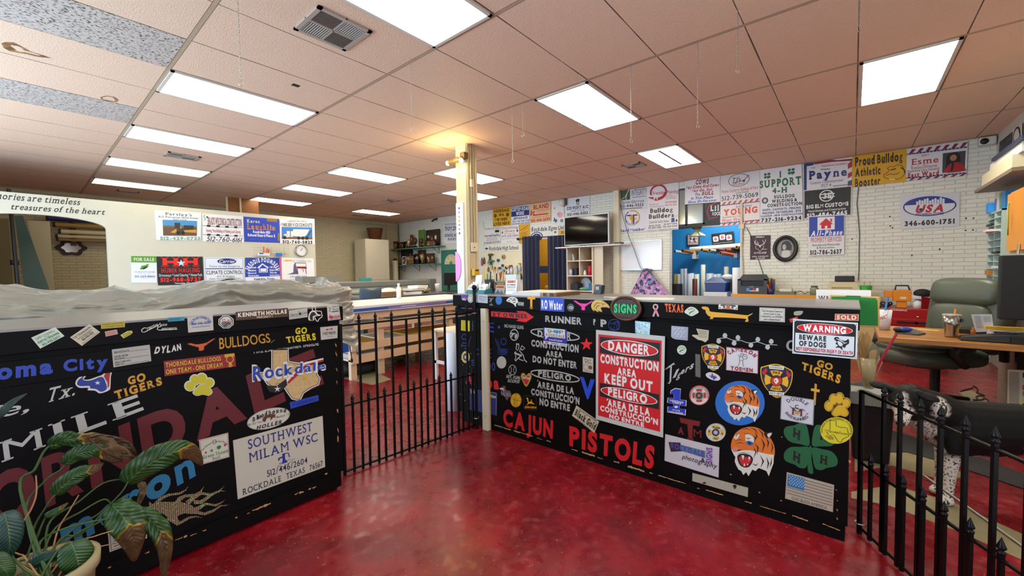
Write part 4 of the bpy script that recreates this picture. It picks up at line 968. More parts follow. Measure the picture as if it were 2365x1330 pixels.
PS(LC,LB,L2,(925,435),lambda s: s.line([(908,450),(942,422)],5,'#8c8a84'),'small grey scrap',name='scrap')
VT(LC,LB,ID,[('GO',(682,758),(709,756),(709,769),(682,771),YEL,'h'),('TIGERS',(660,779),(728,770),(730,784),(663,791),YEL,'hs')])
ST(LC,LB,L2,[(1368,305),(1530,290),(1528,405),(1375,423)],'#bdbab0','white member label',[('T','MEMBER',13,42,90,65,'#1d1c1a',''),('R',33,18,44,30,'#9c2a20'),('E',51,24,5,6,'#c96a50'),('R',58,16,70,28,'#9c2a20'),('T','2023-2024',36,76,76,83,'#444')])
VT(LC,up(LP,1),ID,[('FIRE EXTINGUISHER INSIDE',(586,808),(735,789),(736,797),(586,816),'#aaaaa4','h')])
# --- left counter, main panel
VT(LC,LP,ID,[('ORNDALE',(-40,1117),(726,810),(747,881),(-30,1230),'#5c0d14','h')],label='huge dark red lettering')
VT(LC,LP,ID,[('le,',(-24,942),(66,921),(66,949),(-24,970),'#b9b9b4','i'),('Tx.',(107,898),(174,883),(172,912),(105,931),'#b9b9b4','si')],1)
def bull(s):
    s.poly(sm([(702,835),(715,790),(760,752),(795,742),(800,760),(778,790),(830,790),(895,768),(955,745),(972,712),(935,712),(945,700),(1042,700),(1032,760),(1028,850),(1015,890),(930,920),(885,895),(815,890),(822,868),(740,868)],3),WH)
    s.poly(sm([(718,835),(728,798),(770,765),(785,752),(770,785),(788,800),(850,798),(948,765),(985,825),(992,880),(940,905),(895,880),(840,872),(832,850),(750,852)],3),'#1b2f8c')
    s.poly([(965,760),(992,718),(982,708),(1032,706),(1020,770),(1016,850),(1002,875),(1000,820)],'#a81820'); s.star(908,822,30,WH)
PS(LC,LP,L1,(900,820),bull,'red white and blue bull head decal',2)
VT(LC,LP,ID,[('GO',(294,872),(335,861),(337,878),(296,888),GOLD,'h'),('TIGERS',(263,905),(372,871),(375,887),(268,922),GOLD,'hs')],2)
VT(LC,LP,ID,[('MILE',(-2,1022),(318,911),(332,945),(4,1068),'#b4b6b0','bs')],3,label='large white serif lettering')
ST(LC,('y',-.6636),ID,[(378,834),(542,815),(545,846),(380,869)],'#8e1018','red school banner sticker',[('T','THORNDALE BULLDOGS',2,13,78,42,YEL,'s'),('T','ONE TEAM - ONE DREAM',2,58,80,88,YEL,'s'),('T','T',84,8,99,92,'#c9a21e','hs'),('E',91.5,42,6,26,'#8e1018'),('ring',91.5,42,6,26,1.2,'#c9a21e')],2)
PS(LC,LP,L2,(250,840),lambda s: paw(s,120,735,375,935,'#c2b81e','#d4d2b4',0,.055),'yellow paw print',2)
TANM = M('#c2a572',.5,noise=.35,nscale=60)
def rock(s):
    T0 = mp(TEX,800,520,1365,990,-.03)
    s.line(T0+[T0[0],T0[1]],26,WH); s.poly(T0,TANM); s.line(T0+[T0[0]],6,'#3a2c1c')
    s.poly([(865,845),(960,850),(1050,785),(1065,835),(1010,895),(950,915),(890,900)],'#14141a'); s.star(968,878,34,WH,k=.3)
    s.poly([(1050,785),(1120,720),(1220,630),(1395,590),(1398,612),(1240,665),(1140,760),(1062,838)],WH); s.poly([(1060,815),(1130,735),(1230,650),(1398,602),(1398,620),(1240,672),(1140,768),(1070,832)],'#a8161e')
    s.Q('Rockdale',(730,660),(1420,617),(1420,702),(732,808),WH,'o'); s.Q('Rockdale',(738,672),(1412,625),(1410,690),(740,798),'#1e3f9e','b')
    s.star(1228,778,30,'#c9a81e')
PS(LC,LP,L2,(1100,750),rock,'tan state shaped town decal',2)
ST(LC,LP,ID,[(669,929),(735,912),(736,925),(671,944)],'#1c3fae','blue volunteer strip',[('T','Volunteer',6,18,92,74,'#10184a','si')],2)
def hound(s):
    c = (887,1155); e = lambda a,b: sm([(c[0]+a*math.cos(t)*.98+.0*b,c[1]+b*math.sin(t)-.22*a*math.cos(t)*.98) for t in [R(20*i) for i in range(18)]],2)
    s.poly(e(205,95),'#8a8880'); s.poly(e(198,90),'#c2bfb2')
    for ch,x,y,h in zip('Bloodhound',(735,770,790,815,850,885,920,955,990,1025),(1180,1160,1152,1140,1126,1115,1108,1100,1095,1095),(38,)*10): s.Q(ch,(x,y-h+4),(x+28,y-h-4),(x+28,y-4),(x,y+4),'#171310','hs')
    s.Q('HOLLER',(778,1225),(1020,1165),(1012,1200),(772,1256),'#171310','hs'); s.Q('Bar - B-Q - Town',(700,1200),(825,1172),(825,1190),(700,1220),'#171310'); s.Q('Blackjack, TX',(960,1132),(1080,1102),(1080,1120),(962,1150),'#171310')
    s.poly(sm([(830,1160),(850,1130),(900,1115),(935,1112),(950,1125),(945,1150),(935,1140),(915,1160),(900,1168),(905,1145),(872,1150),(855,1182),(835,1180)],3),'#5c3218'); s.line([(945,1120),(958,1105)],4,'#2a1810')
PS(LC,LP,L2,(887,1155),hound,'oval barbecue sticker with a dog',2)
ST(LC,LP,ID,[(538,1017),(745,960),(751,1078),(549,1153)],'#bcb8a6','big cream water supply sign',[('T','SOUTHWEST',14,6,86,22,'#1e2c74','s'),('T','MILAM WSC',14,29,92,45,'#1e2c74','s'),('T','512/446/2604',31,69,78,80,'#1e2040',''),('T','ROCKDALE',5,86,46,96,'#1e2040','s'),('T','TEXAS',52,86,74,96,'#1e2040','s'),('T','76567',80,86,97,96,'#1e2040',''),
   ('poly',[(49,48),(52,48),(52,60),(55,66),(48,66),(49,60)],'#1e2c8c'),('line',[(52,49),(56,50),(57,58)],1.2,'#1e2c8c'),('line',[(49,54),(45,54),(45,58)],2,'#1e2c8c'),('line',[(43,67),(50,72),(63,64),(52,62)],.6,'#1e2040'),('ring',46.5,64,1.5,1.5,.5,'#1e2040')],2)
ST(LC,LP,ID,[(459,1016),(527,999),(530,1055),(466,1073)],'#c4c2b0','garden soil sticker with tiny plants',[('frame',2,2,98,98,1.5,'#9c3a30'),('T','Green Thumb',6,66,96,78,'#1c6a34','s'),('T','Soil',38,82,66,93,'#1c6a34','s'),('A','The Green Thumb People',50,60,44,34,160,20,7,'#3a6a4a'),('E',64,48,8,7,'#2c7a2c'),('R',63,52,65,58,'#4a3018'),('E',86,46,4,5,'#a82a20'),('E',38,54,4,5,'#2c7a2c'),('E',18,56,3,5,'#a82a20'),('ring',50,22,7,9,1.5,'#2a4a2a')],2)
VT(LC,LP,ID,[('meron',(136,1210),(442,1038),(452,1096),(145,1268),'#1d6e96','h')],3,label='rotated blue lettering')
mt,nt,b = nodes('holographic_diamonds'); ck = nd(nt,'TexChecker'); mpn = nd(nt,'Mapping'); mpn.inputs['Rotation'].default_value = (0,R(45),0); link(nt,nt_geo(nt),mpn.inputs[0]); link(nt,mpn.outputs[0],ck.inputs[0])
ck.inputs['Scale'].default_value = 190; ck.inputs['Color1'].default_value = rgb('#b08a6a'); ck.inputs['Color2'].default_value = rgb('#171410')
vo = nd(nt,'TexNoise'); vo.inputs['Scale'].default_value = 150; link(nt,nt_geo(nt),vo.inputs['Vector']); f = math_(nt,'GREATER_THAN',vo.outputs['Fac'],.62); link(nt,mixc(nt,f,ck.outputs['Color'],rgb('#5ac86a')),b.inputs['Base Color']); b.inputs['Roughness'].default_value = .3
HOLO = mt
def flames(s):
    s.poly(sm([(-225,640),(-190,662),(-140,640),(-60,640),(40,640),(130,655),(190,690),(140,735),(60,760),(40,790),(70,845),(0,830),(-70,770),(-120,745),(-190,790),(-215,720)],3),HOLO)
    for p,w in (([(-170,670),(-120,610),(-40,575),(60,560),(110,535),(140,497)],[40,34,26,22,14,1]),([(20,680),(60,610),(110,585),(200,575),(255,545),(288,493)],[50,44,30,26,16,1]),([(130,650),(200,590),(260,560),(350,570),(420,545),(478,488)],[46,42,30,24,16,1]),([(190,640),(260,640),(330,590),(390,550),(440,535),(490,540)],[46,40,30,20,12,1]),([(150,720),(230,700),(300,655),(390,670),(440,650),(483,617)],[46,42,26,22,14,1]),([(120,730),(220,735),(290,750),(370,720),(440,675),(527,665)],[40,36,30,24,16,1]),([(-60,790),(40,845),(90,820),(150,785),(210,775),(278,788)],[30,34,28,22,14,1])): s.line(p,w,HOLO)
PS(LC,LP,L4,(200,680),flames,'flame shaped holographic decal',2)
ST(LC,LP,ID,[(247,1208),(334,1182),(340,1242),(253,1275)],'#b5b3a8','bordered white notice',[('frame',4,4,96,96,1.6,'#4a4a44')]+[('R',12,12+9*i,88-(i*7)%20,15+9*i,'#4a4a44') for i in range(9)],4)

# --- right counter
r1,r2,r3,r4,r5,r6 = crop(1040,650,6.65),crop(1040,830,6.65),crop(1320,650,6.65),crop(1320,830,4.433),crop(1580,660,4.75),crop(1520,930,4.156)
PS(RC,RF,r1,(215,255),lambda s: (s.poly(sm([(172,215),(250,208),(262,250),(250,292),(200,296),(172,270)],3),'#3a3f98'),s.line([(180,262),(215,252),(258,270)],14,'#b84a6a'),s.line([(185,275),(205,270),(235,280)],10,WH)),'purple and blue cap decal')
PS(RC,RF,r1,(310,265),lambda s: (s.E(310,264,44,62,WH),s.E(310,264,36,50,'#5c6a60'),s.E(310,264,28,40,WH),s.line([(295,285),(312,235),(330,285)],6,'#a8323a')),'round white seal')
ST(RC,RF,r1,[(398,190),(575,205),(573,335),(398,320)],'#b4b8c0','grey white label',[('T','Nice Rise',30,18,92,34,'#3a4a80'),('T','The Tracy',26,44,88,60,'#3a4a80'),('R',40,72,80,78,'#7a80a0')])
PS(RC,RF,r1,(630,300),lambda s: [s.line([(600+d,250),(625,290),(600+d*.5,310)],5,GY) for d in (0,30,62)]+[s.Q('ASA',(602,348),(655,352),(655,368),(602,364),GY,'h'),s.line([(625,330),(632,345)],6,GY)],'small white burst decal')
PS(RC,RF,r1,(745,290),lambda s: (s.E(745,288,49,68,'#2468b4'),s.ring(745,288,38,52,3,'#154a8a'),s.line([(735,300),(735,275),(755,275),(755,300)],4,'#154a8a')),'round blue sticker')
def wt(s):
    s.poly(sm([(862,300),(885,262),(930,240),(985,242),(1030,270),(1038,320),(1010,345),(1008,388),(990,372),(975,350),(940,330),(905,315)],3),WH)
    for p in ([(905,275),(935,262),(960,280)],[(940,300),(975,285),(1005,300)],[(955,325),(985,318),(1010,330)],[(960,258),(990,268),(1015,295)],[(880,295),(905,290),(925,305)]): s.line(p,[2,12,2],'#12100e')
PS(RC,RF,r1,(950,310),wt,'white cat head outline decal')
ST(RC,RF,r1,[(1037,312),(1130,320),(1126,375),(1037,366)],'#b0b0aa','small white badge',[('frame',8,12,92,88,6,'#3a3a3a'),('R',40,40,60,60,'#3a3a3a')])
VT(RC,RF,r1,[('T',(1183,236),(1306,242),(1295,412),(1195,405),'#dc9a14','hs')],label='gold block letter')
ST(RC,RF,r1,[(1386,240),(1750,258),(1748,466),(1386,445)],'#2046c0','blue water sticker',[('T','RO Water',5,24,94,84,'#e6e8ee','h')])
PS(RC,RF,r1,(1848,400),lambda s: (s.E(1848,400,52,56,'#7a7c80'),s.E(1848,400,44,48,'#17161a'),s.poly(sm([(1812,400),(1850,370),(1890,395),(1870,430),(1835,425)],3),'#9a9ca0'),s.line([(1830,400),(1865,405)],6,'#17161a')),'small round grey emblem')
PS(RC,RF,r3,(170,350),lambda s: s.poly(mp(LHN,28,275,332,432,.08),'#e02a9a'),'pink longhorn decal')
def eagle(s):
    s.poly(sm([(302,375),(320,320),(370,285),(450,285),(520,320),(575,370),(582,410),(545,395),(500,400),(450,405),(470,465),(430,455),(400,440),(420,470),(370,450),(340,430),(350,460),(315,425)],3),'#c9a84a')
    for p,w in (([(345,420),(350,370),(390,330),(450,330)],[3,10,10,3]),([(385,440),(380,400),(410,370),(445,372)],[3,10,10,3]),([(455,335),(500,345),(530,340)],[8,6,2]),([(450,402),(500,395),(560,400)],[8,6,4]),([(470,360),(495,362)],[8,4])): s.line(p,w,'#5c1a14')
PS(RC,RF,r3,(440,370),eagle,'gold eagle head decal')
PS(RC,RF,r3,(1290,450),lambda s: (s.line([(1335,535),(1300,455),(1258,395),(1262,365),(1290,352),(1318,365),(1322,395),(1285,455),(1255,535)],[26,26,22,18,18,18,22,26,26],WH),s.line([(1332,530),(1300,455),(1262,395),(1265,370),(1290,358),(1315,370),(1318,395),(1285,455),(1258,530)],[20,20,16,12,12,12,16,20,20],'#d87a92')),'pink ribbon decal')
VT(RC,RF,r3,[('TEXAS',(1432,346),(1717,360),(1720,472),(1440,458),'#d2581c','h')])
def loto(s,x,y,rx,ry,oval=1):
    if oval: s.poly(sm([(x-rx,y+5),(x-rx*.5,y-ry*.75),(x,y-ry),(x+rx*.55,y-ry*.7),(x+rx,y+8),(x+rx*.6,y+ry*.6),(x,y+ry),(x-rx*.6,y+ry*.6)],4),'#c2ccba')
    else: s.E(x,y,rx,ry,'#c2ccba')
    r = min(rx,ry)
    for i,ch in enumerate('LOTO'): a = x-r*.62+i*r*.36; yy = y-r*.28-(.16*r if i in (1,2) else 0)+i*2; s.Q(ch,(a,yy-r*.3),(a+r*.28,yy-r*.28),(a+r*.28,yy+r*.02),(a,yy),'#1c3a24','h')
    s.line([(x-r*.5,y+r*.42),(x-r*.1,y+r*.12),(x+r*.45,y-r*.1)],[r*.2,r*.26,r*.16],'#1f6a3a'); s.line([(x-r*.45,y+r*.3),(x-r*.3,y+r*.5)],r*.12,'#1f6a3a'); s.ring(x,y+r*.1,r*.62,r*.6,r*.04,'#7a9a84',200,380)
PS(RC,RF,r3,(1843,460),lambda s: loto(s,1843,460,110,72),'oval pale green safety sticker')
def dachs(s):
    s.poly(sm([(192,238),(205,228),(250,230),(272,245),(280,270),(305,285),(500,302),(680,322),(715,315),(755,297),(735,318),(705,335),(700,350),(705,390),(668,392),(680,372),(665,360),(500,350),(330,345),(318,362),(282,362),(292,342),(262,325),(238,290),(235,265),(212,258)],3),'#d09a2a')
PS(RC,RF,r5,(450,310),dachs,'long gold dachshund decal')
ST(RC,RF,r5,[(380,204),(590,213),(588,264),(377,252)],'#a8622c','strip showing pale eyes',[('poly',[(0,0),(12,0),(22,100),(0,100)],'#d8d4c8'),('poly',[(88,0),(100,0),(100,100),(80,100)],'#d8d4c8'),('poly',[(14,40),(40,10),(42,70),(24,85)],WH),('poly',[(62,15),(86,45),(78,88),(60,75)],WH),('E',30,48,7,26,'#3a6ab4'),('E',73,52,7,26,'#3a6ab4'),('E',30,48,3,12,'#101010'),('E',73,52,3,12,'#101010'),('line',[(10,20),(26,8),(40,4)],4,'#141010'),('line',[(62,6),(78,12),(92,26)],4,'#141010'),('line',[(4,60),(12,90)],4,'#141010'),('line',[(96,55),(90,92)],4,'#141010')])
ST(RC,RF,r5,[(827,236),(1107,248),(1105,399),(824,385)],'#c2c0b6','white joke sticker with a thin border',[('frame',3,5,97,95,1,'#4a4a48'),('T','The Surgeon General',10,16,91,30,'#24221e','s'),('T','never said it was',17,36,83,50,'#24221e','s'),('T','Unhealthy to SMOKE',7,56,92,70,'#24221e','s'),('T','your competition!',17,76,83,90,'#24221e','s')])
PS(RC,RF,r5,(1250,300),lambda s: s.poly(sm([(1205,290),(1230,278),(1300,276),(1298,300),(1270,322),(1210,322)],3),'#8f937c'),'worn pale sticker')
PS(RC,RF,r5,(1200,370),lambda s: (s.poly([(1150,365),(1245,335),(1252,362),(1170,408)],'#9c2426'),s.line([(1175,372),(1235,350)],6,'#d0a090')),'small red label')
ST(RC,RF,r5,[(1655,307),(1917,312),(1914,386),(1652,378)],'#bfae8c','red and tan sold sticker',[('R',4,8,96,92,'#b03028'),('T','SOLD',8,22,91,80,'#d8ccb0','h')])
# --- right counter, upper rail
def arrow(s):
    s.poly([(627,458),(1045,484),(1012,450),(1120,455),(1160,462),(1283,547),(1160,625),(1012,605),(1058,572),(628,535)],'#d8141a'); s.Q('BY OWNER',(652,476),(1188,504),(1190,566),(650,532),'#17100e','hs')
PS(RC,RB,r1,(900,530),arrow,'red arrow sticker')
VT(RC,RB,ID,[('RUNNER',(1259.5,729),(1343.5,734.5),(1343.5,749.5),(1259.5,742.5),GY,'h'),('P',(1387,738),(1401,740),(1401,756),(1387,753),GY,'h')])
PS(RC,RB,r3,(360,620),lambda s: s.poly([(335,575),(365,577),(368,610),(345,650),(365,672),(335,665)],GY),'torn grey letter',name='vinyl_lettering')
def globe(s):
    s.ring(655,665,90,88,7,'#1d3c9c'); s.line([(580,640),(640,650),(700,625),(730,650)],6,'#1d3c9c'); s.line([(600,700),(640,740),(655,752),(660,690)],6,'#1d3c9c'); s.ring(690,640,40,28,5,'#1d3c9c'); s.ring(715,710,22,32,5,'#1d3c9c')
PS(RC,RB,r3,(655,665),globe,'blue outline globe decal')
mt,nt,b = nodes('holographic_foil'); vo = nd(nt,'TexVoronoi'); vo.inputs['Scale'].default_value = 110; link(nt,nt_geo(nt),vo.inputs['Vector']); hs = nd(nt,'HueSaturation'); hs.inputs['Saturation'].default_value = .75; hs.inputs['Value'].default_value = .9; link(nt,vo.outputs['Color'],hs.inputs['Color'])
link(nt,mixc(nt,.45,hs.outputs[0],rgb('#8ab8c8')),b.inputs['Base Color']); b.inputs['Roughness'].default_value = .25; b.inputs['Metallic'].default_value = .6; FOIL = mt
ST(RC,RB,r3,[(975,602),(1212,628),(1200,820),(980,800)],FOIL,'holographic foil square')
DIAM = M('#9a9aa4',.3,.7,noise=.2,nscale=60)
PS(RC,RB,r3,(1660,790),lambda s: (s.poly([(1535,680),(1792,700),(1785,908),(1720,900),(1600,888),(1555,870),(1530,845)],DIAM),[s.line([(x-20+(k%2)*30,y+14),(x+20+(k%2)*30,y-14)],[2,10,2][:2],'#c8c8d2') for k,y in enumerate((730,770,810,850)) for x in (1580,1640,1700)]),'square of diamond plate foil')
PS(RC,RB,r5,(190,545),lambda s: (s.poly([(132,468),(272,488),(265,590),(232,620),(195,600),(150,590),(85,545),(100,535),(160,540)],'#b5ad94'),[s.line([(160,y),(250,y+12)],4,'#5c5644') for y in (490,505,520,540,555)]),'torn paper sticker')
def vine(s):
    v = [(358,583),(400,575),(470,570),(520,592),(570,602),(625,598),(680,620),(730,628),(800,614),(850,628),(900,648),(960,645),(1022,650)]; s.line(v,8,'#a8aaaa')
    for x,y,dx,dy in ((380,606,0,26),(447,545,2,28),(548,628,-4,28),(590,568,-20,-20),(732,650,4,28),(808,588,4,28),(915,672,0,28),(955,610,-14,-20)):
        s.poly(sm([(x-24,y-4),(x-6,y-28),(x+20,y-18),(x+26,y+8),(x+6,y+28),(x-20,y+16)],3),'#a8aaaa')
PS(RC,RB,r5,(680,610),vine,'grey trailing vine decal')
PS(RC,RB,r5,(1160,650),lambda s: s.ring(1175,655,54,60,26,'#9a9a9a',60,300),'grey letter cut off by the dog sign',name='vinyl_lettering')
# --- right counter, main panel
ST(RC,RP,r1,[(168,570),(300,578),(298,766),(165,750)],'#cfc21a','yellow note',[('R',15,10+11*i,84-(i*13)%30,14+11*i,'#8f861a') for i in range(8)])
PS(RC,RP,r1,(250,480),lambda s: (s.poly([(172,398),(240,402),(240,465),(174,460)],'#3a5aa4'),s.poly(sm([(245,420),(330,405),(325,450),(262,468)],3),'#a83038'),s.poly(sm([(200,520),(260,495),(325,500),(318,560),(270,568),(205,540)],3),'#c8a8a4'),s.line([(215,530),(265,515),(315,520)],12,'#a83038'),s.line([(240,552),(280,540),(318,548)],10,'#a83038')),'torn flag sticker')
VT(RC,RP,r1,[('H',(330,602),(402,612),(400,758),(330,745),'#1d38a0','s'),('E',(580,622),(670,634),(668,782),(580,768),'#1d38a0','s'),('C',(362,1028),(440,1036),(440,1128),(362,1118),'#1d38a0','s'),('E',(570,1030),(636,1038),(634,1176),(570,1168),'#1d38a0','s'),('S',(325,1200),(380,1208),(380,1292),(325,1284),'#1d38a0','')])
VT(RC,RP,r2,[('00',(570,36),(690,52),(690,175),(570,160),'#1d38a0','')])
PS(RC,RP,r1,(748,700),lambda s: s.E(748,700,18,22,'#1d38a0'),'blue dot',name='vinyl_lettering')
def club(s,dx,dy,k=1.0):
    c = '#20409c'; f = lambda x,y: (x+dx,y+dy)
    s.ring(*f(818,922),44,52,8,c); s.line([f(690,880),f(742,1020),f(735,1090)],[8,8,6],c); s.line([f(720,890),f(765,1015)],6,c)
    s.line([f(735,1090),f(745,1030),f(880,1045),f(880,1075),f(850,1120),f(760,1115),f(735,1090)],7,c)
    for i in range(3): s.line([f(760,1050+i*18),f(862,1060+i*17)],6,c)
PS(RC,RP,r1,(800,1000),lambda s: club(s,0,0),'blue golf club outline'); 
def club2(s):
    c = '#20409c'; s.ring(212,850,38,48,8,c); s.line([(165,1000),(195,940),(255,950),(250,1020),(215,1035)],8,c); s.line([(170,985),(245,990)],8,c); s.line([(320,840),(290,940),(275,1010)],7,'#2a3c80')
PS(RC,RP,r1,(230,930),club2,'faded blue golf club outline')
PS(RC,RP,r1,(235,1160),lambda s: (s.E(236,1160,64,92,'#cdbb4a'),s.E(236,1160,52,76,'#c9c2a0'),s.E(236,1160,40,58,'#33302a'),s.poly(sm([(215,1150),(240,1130),(258,1160),(240,1190),(218,1180)],3),'#b98a5a'),s.line([(228,1150),(250,1175)],12,'#d8d0c0')),'round yellow animal sticker')
PS(RC,RP,r1,(787,1240),lambda s: s.E(787,1242,74,94,'#b0b2aa'),'plain grey disc')
VT(RC,RP,r1,[('NO HAND GUNS',(832,653),(1126,676),(1125,732),(831,702),GY,'b')])
def nogun(s):
    s.ring(982,820,68,90,12,GY); s.poly([(930,785),(1000,790),(1010,808),(968,815),(945,860),(930,845),(945,808),(930,805)],GY); s.line([(940,870),(1030,775)],10,'#111'); s.poly(sm([(1000,815),(1028,805),(1030,850),(1000,880),(990,850)],3),GY)
PS(RC,RP,r1,(982,820),nogun,'round no weapons emblem')
def ladder(s):
    for p,w in (([(1025,950),(1010,1030),(1035,1060)],12),([(1055,960),(1050,1045)],10),([(1010,960),(1055,960)],14),([(1075,1040),(1100,985),(1145,1025),(1110,1050),(1075,1040)],12),([(1000,1070),(1005,1180),(990,1195),(1010,1225)],10),([(1060,1060),(1120,1130),(1140,1200),(1178,1240)],12),([(985,1095),(1100,1140)],20),([(1005,1215),(1085,1140)],14),([(1050,1175),(1080,1200),(1130,1215)],10)): s.line(p,w,'#aeb0ac')
PS(RC,RP,r1,(1060,1100),ladder,'white worker and ladder outline')
def ovals(s,x,y,rx,ry,sl,w,col):
    o = [(x+rx*math.cos(t),y+ry*math.sin(t)+sl*rx*math.cos(t)) for t in [R(9*i) for i in range(41)]]; s.line(o,w,col)
def danger(s):
    ovals(s,1610,815,372,72,.13,15,GY); s.Q('D',(1342,752),(1418,760),(1418,850),(1342,842),GY,'h'); s.Q('R',(1790,795),(1862,802),(1855,888),(1790,880),GY,'h')
    s.Q('CONSTRUCTION',(1246,898),(1972,982),(1970,1088),(1246,986),GY,'h'); s.Q('AREA',(1470,1062),(1722,1090),(1722,1172),(1468,1140),GY,'h'); s.Q('DO NOT ENTER',(1268,1142),(1946,1238),(1944,1336),(1266,1230),GY,'h')
PS(RC,RP,r1,(1600,1000),danger,'grey construction warning lettering',name='vinyl_lettering')
def pelig(s):
    ovals(s,1610,255,372,72,.15,15,GY); s.Q('PELIGRO',(1352,168),(1855,248),(1855,330),(1350,250),GY,'h')
    s.Q("AREA DE LA",(1340,335),(1900,440),(1900,532),(1338,428),GY,'h'); s.line([(1338,335),(1352,312)],10,GY); s.Q("CONSTRUCCIO'N",(1244,448),(1986,590),(1984,690),(1242,532),GY,'h'); s.Q('NO ENTRE',(1373,593),(1840,697),(1838,790),(1371,690),GY,'h')
PS(RC,RP,r2,(1600,450),pelig,'grey Spanish construction warning lettering',name='vinyl_lettering')
ST(RC,RP,r1,[(1425,680),(1788,705),(1795,1005),(1432,950)],'#2a2a90','blue shopping sticker',[('R',6,8,93,58,'#cdd2d4'),('poly',[(9,56),(24,56),(9,78)],'#cdd2d4'),('T','SH',19,18,49,36,'#2a2c34','l'),('T','P',70,18,86,36,'#2a2c34','l'),('E',55,25,5.5,7,'#2a86c8'),('E',63,25,5.5,7,'#2a86c8'),('poly',[(50,28),(68,28),(59,39)],'#2a86c8'),('T','ROCKDALE',12,42,90,54,'#9a6a2c','h'),('T','Local Love',26,68,80,77,'#e8e8ee','b'),('R',0,85,100,100,'#c8ccd0'),('R',8,88,22,97,'#b85a50'),('R',32,90,64,95,'#5a6a80'),('R',70,90,96,95,'#8a929a')],1)
def ball_(s):
    s.ring(955,160,62,80,8,GY); s.line([(920,100),(940,140),(938,190),(912,225)],7,GY); s.line([(992,105),(975,140),(975,190),(998,215)],7,GY)
    s.Q('HIT. RUN.',(860,236),(1080,262),(1078,306),(858,282),GY,'hi'); s.Q('SCORE!',(882,303),(1064,318),(1060,362),(880,346),GY,'hi')
PS(RC,RP,r2,(955,220),ball_,'white baseball and slogan decal')
HEART = [(.5,1),(.1,.5),(0,.25),(.08,.05),(.3,0),(.5,.18),(.7,0),(.92,.05),(1,.25),(.9,.5)]
PS(RC,RP,r2,(1165,310),lambda s: (s.poly(sm(mp(HEART,1084,205,1248,418,.05),3),'#8a9a2a'),s.poly(sm(mp(HEART,1096,225,1236,404,.05),3),'#c9a03a'),s.poly(sm(mp(HEART,1106,238,1226,390,.05),3),'#b02a1e'),s.Q('BURTON',(1115,258),(1222,278),(1222,312),(1115,292),'#c8cce0','h')),'red heart sticker edged green and yellow')
VT(RC,RP,r2,[('Al',(230,205),(405,238),(405,390),(230,360),'#c01a20','hs'),('oa',(545,255),(748,285),(748,455),(545,425),'#c01a20','hs')])
def tig(s):
    s.poly(mp(TEX,770,400,935,618,.1),'#6a4a44'); s.line([(762,450),(800,440),(822,462)],14,WH); s.Q('Tigers',(770,448),(930,500),(930,565),(772,525),WH,'hi'); s.Q('Tigers',(772,452),(928,502),(928,558),(774,520),'#2a3c80','i')
PS(RC,RP,r2,(850,500),tig,'small state shaped baseball decal')
def bskt(s):
    s.E(1010,625,86,110,'#d8a818'); c = '#6a4c0a'
    for p in ([(940,560),(985,600),(970,700)],[(1085,570),(1040,610),(1030,715)],[(1000,520),(985,730)],[(1022,520),(1008,732)],[(930,600),(1090,640)]): s.line(p,5,c)
    s.ring(1010,625,86,110,5,c)
PS(RC,RP,r2,(1010,625),bskt,'gold basketball decal')
def deere(s):
    s.line([(1130,558),(1300,560),(1318,590),(1325,765),(1310,778),(1160,765),(1128,735),(1118,575),(1130,558)],6,'#2c2b2a')
    s.poly(sm([(1165,590),(1195,590),(1200,620),(1205,650),(1240,640),(1250,605),(1256,650),(1270,665),(1298,690),(1250,680),(1210,680),(1165,708),(1195,670),(1185,640),(1180,612)],3),'#d89a18'); s.Q('JOHN DEERE',(1145,716),(1322,725),(1322,752),(1143,745),'#d89a18','h')
PS(RC,RP,r2,(1220,660),deere,'tractor maker decal with a leaping deer')
ST(RC,RP,r2,[(298,440),(718,515),(712,862),(298,770)],'#1c2c6c','dark blue sign partly behind the post',[('T','Y Vs',3,5,26,22,'#d8d8c0','b'),('T','ervices',66,10,96,24,'#d8d8c0','h'),('line',[(64,1),(97,1),(98.5,6),(98.5,99)],1.2,'#9a9ca8')])
VT(RC,RP,ID,[('CAJUN',(1162.5,945.5),(1277.6,973.8),(1276.5,1011),(1162.5,980.5),'#c4141a','h'),('PISTOLS',(1315,986),(1513,1034),(1509,1081),(1315,1026),'#c4141a','h')],label='large red lettering')
PS(RC,RP,r3,(230,960),lambda s: s.star(230,966,102,'#d0161c',asp=1.0),'red star decal')
ST(RC,RP,ID,[(1346,824),(1370,827),(1370,862),(1346,858)],'#b9b5a4','tall cream wine label',[('T',"Pop's",18,8,80,22,'#2a241c','s'),('T','Wine',18,26,84,40,'#2a241c','s'),('frame',8,48,56,82,4,'#7a7668'),('E',74,64,18,14,'#7a3a3a'),('R',12,88,86,92,'#7a7668')])
VT(RC,RP,r4,[('V',(85,188),(238,222),(238,408),(90,372),'#1c46c8','h')])
def bgold(s):
    s.slab([(50,470),(283,635),(233,752),(5,575)],'#bcb294'); s.Q('Black Gold',(52,508),(262,668),(238,722),(30,560),'#1a1712','hs'); s.Q('The Finest Soil Amendment',(78,500),(262,622),(258,636),(72,514),'#1a1712'); s.Q('Sustainable Soil Care',(60,600),(190,700),(186,712),(56,612),'#1a1712')
PS(RC,RP,r4,(140,600),bgold,'tan slanted sticker with black lettering')
PS(RC,RP,r3,(1693,1050),lambda s: loto(s,1693,1050,72,72,0),'round pale green safety sticker')
ST(RC,RP,ID,[(1606,817),(1617,819),(1618,872),(1606,869)],M('#5c5a54',.6,noise=.4,nscale=60),'worn grey tape strip')
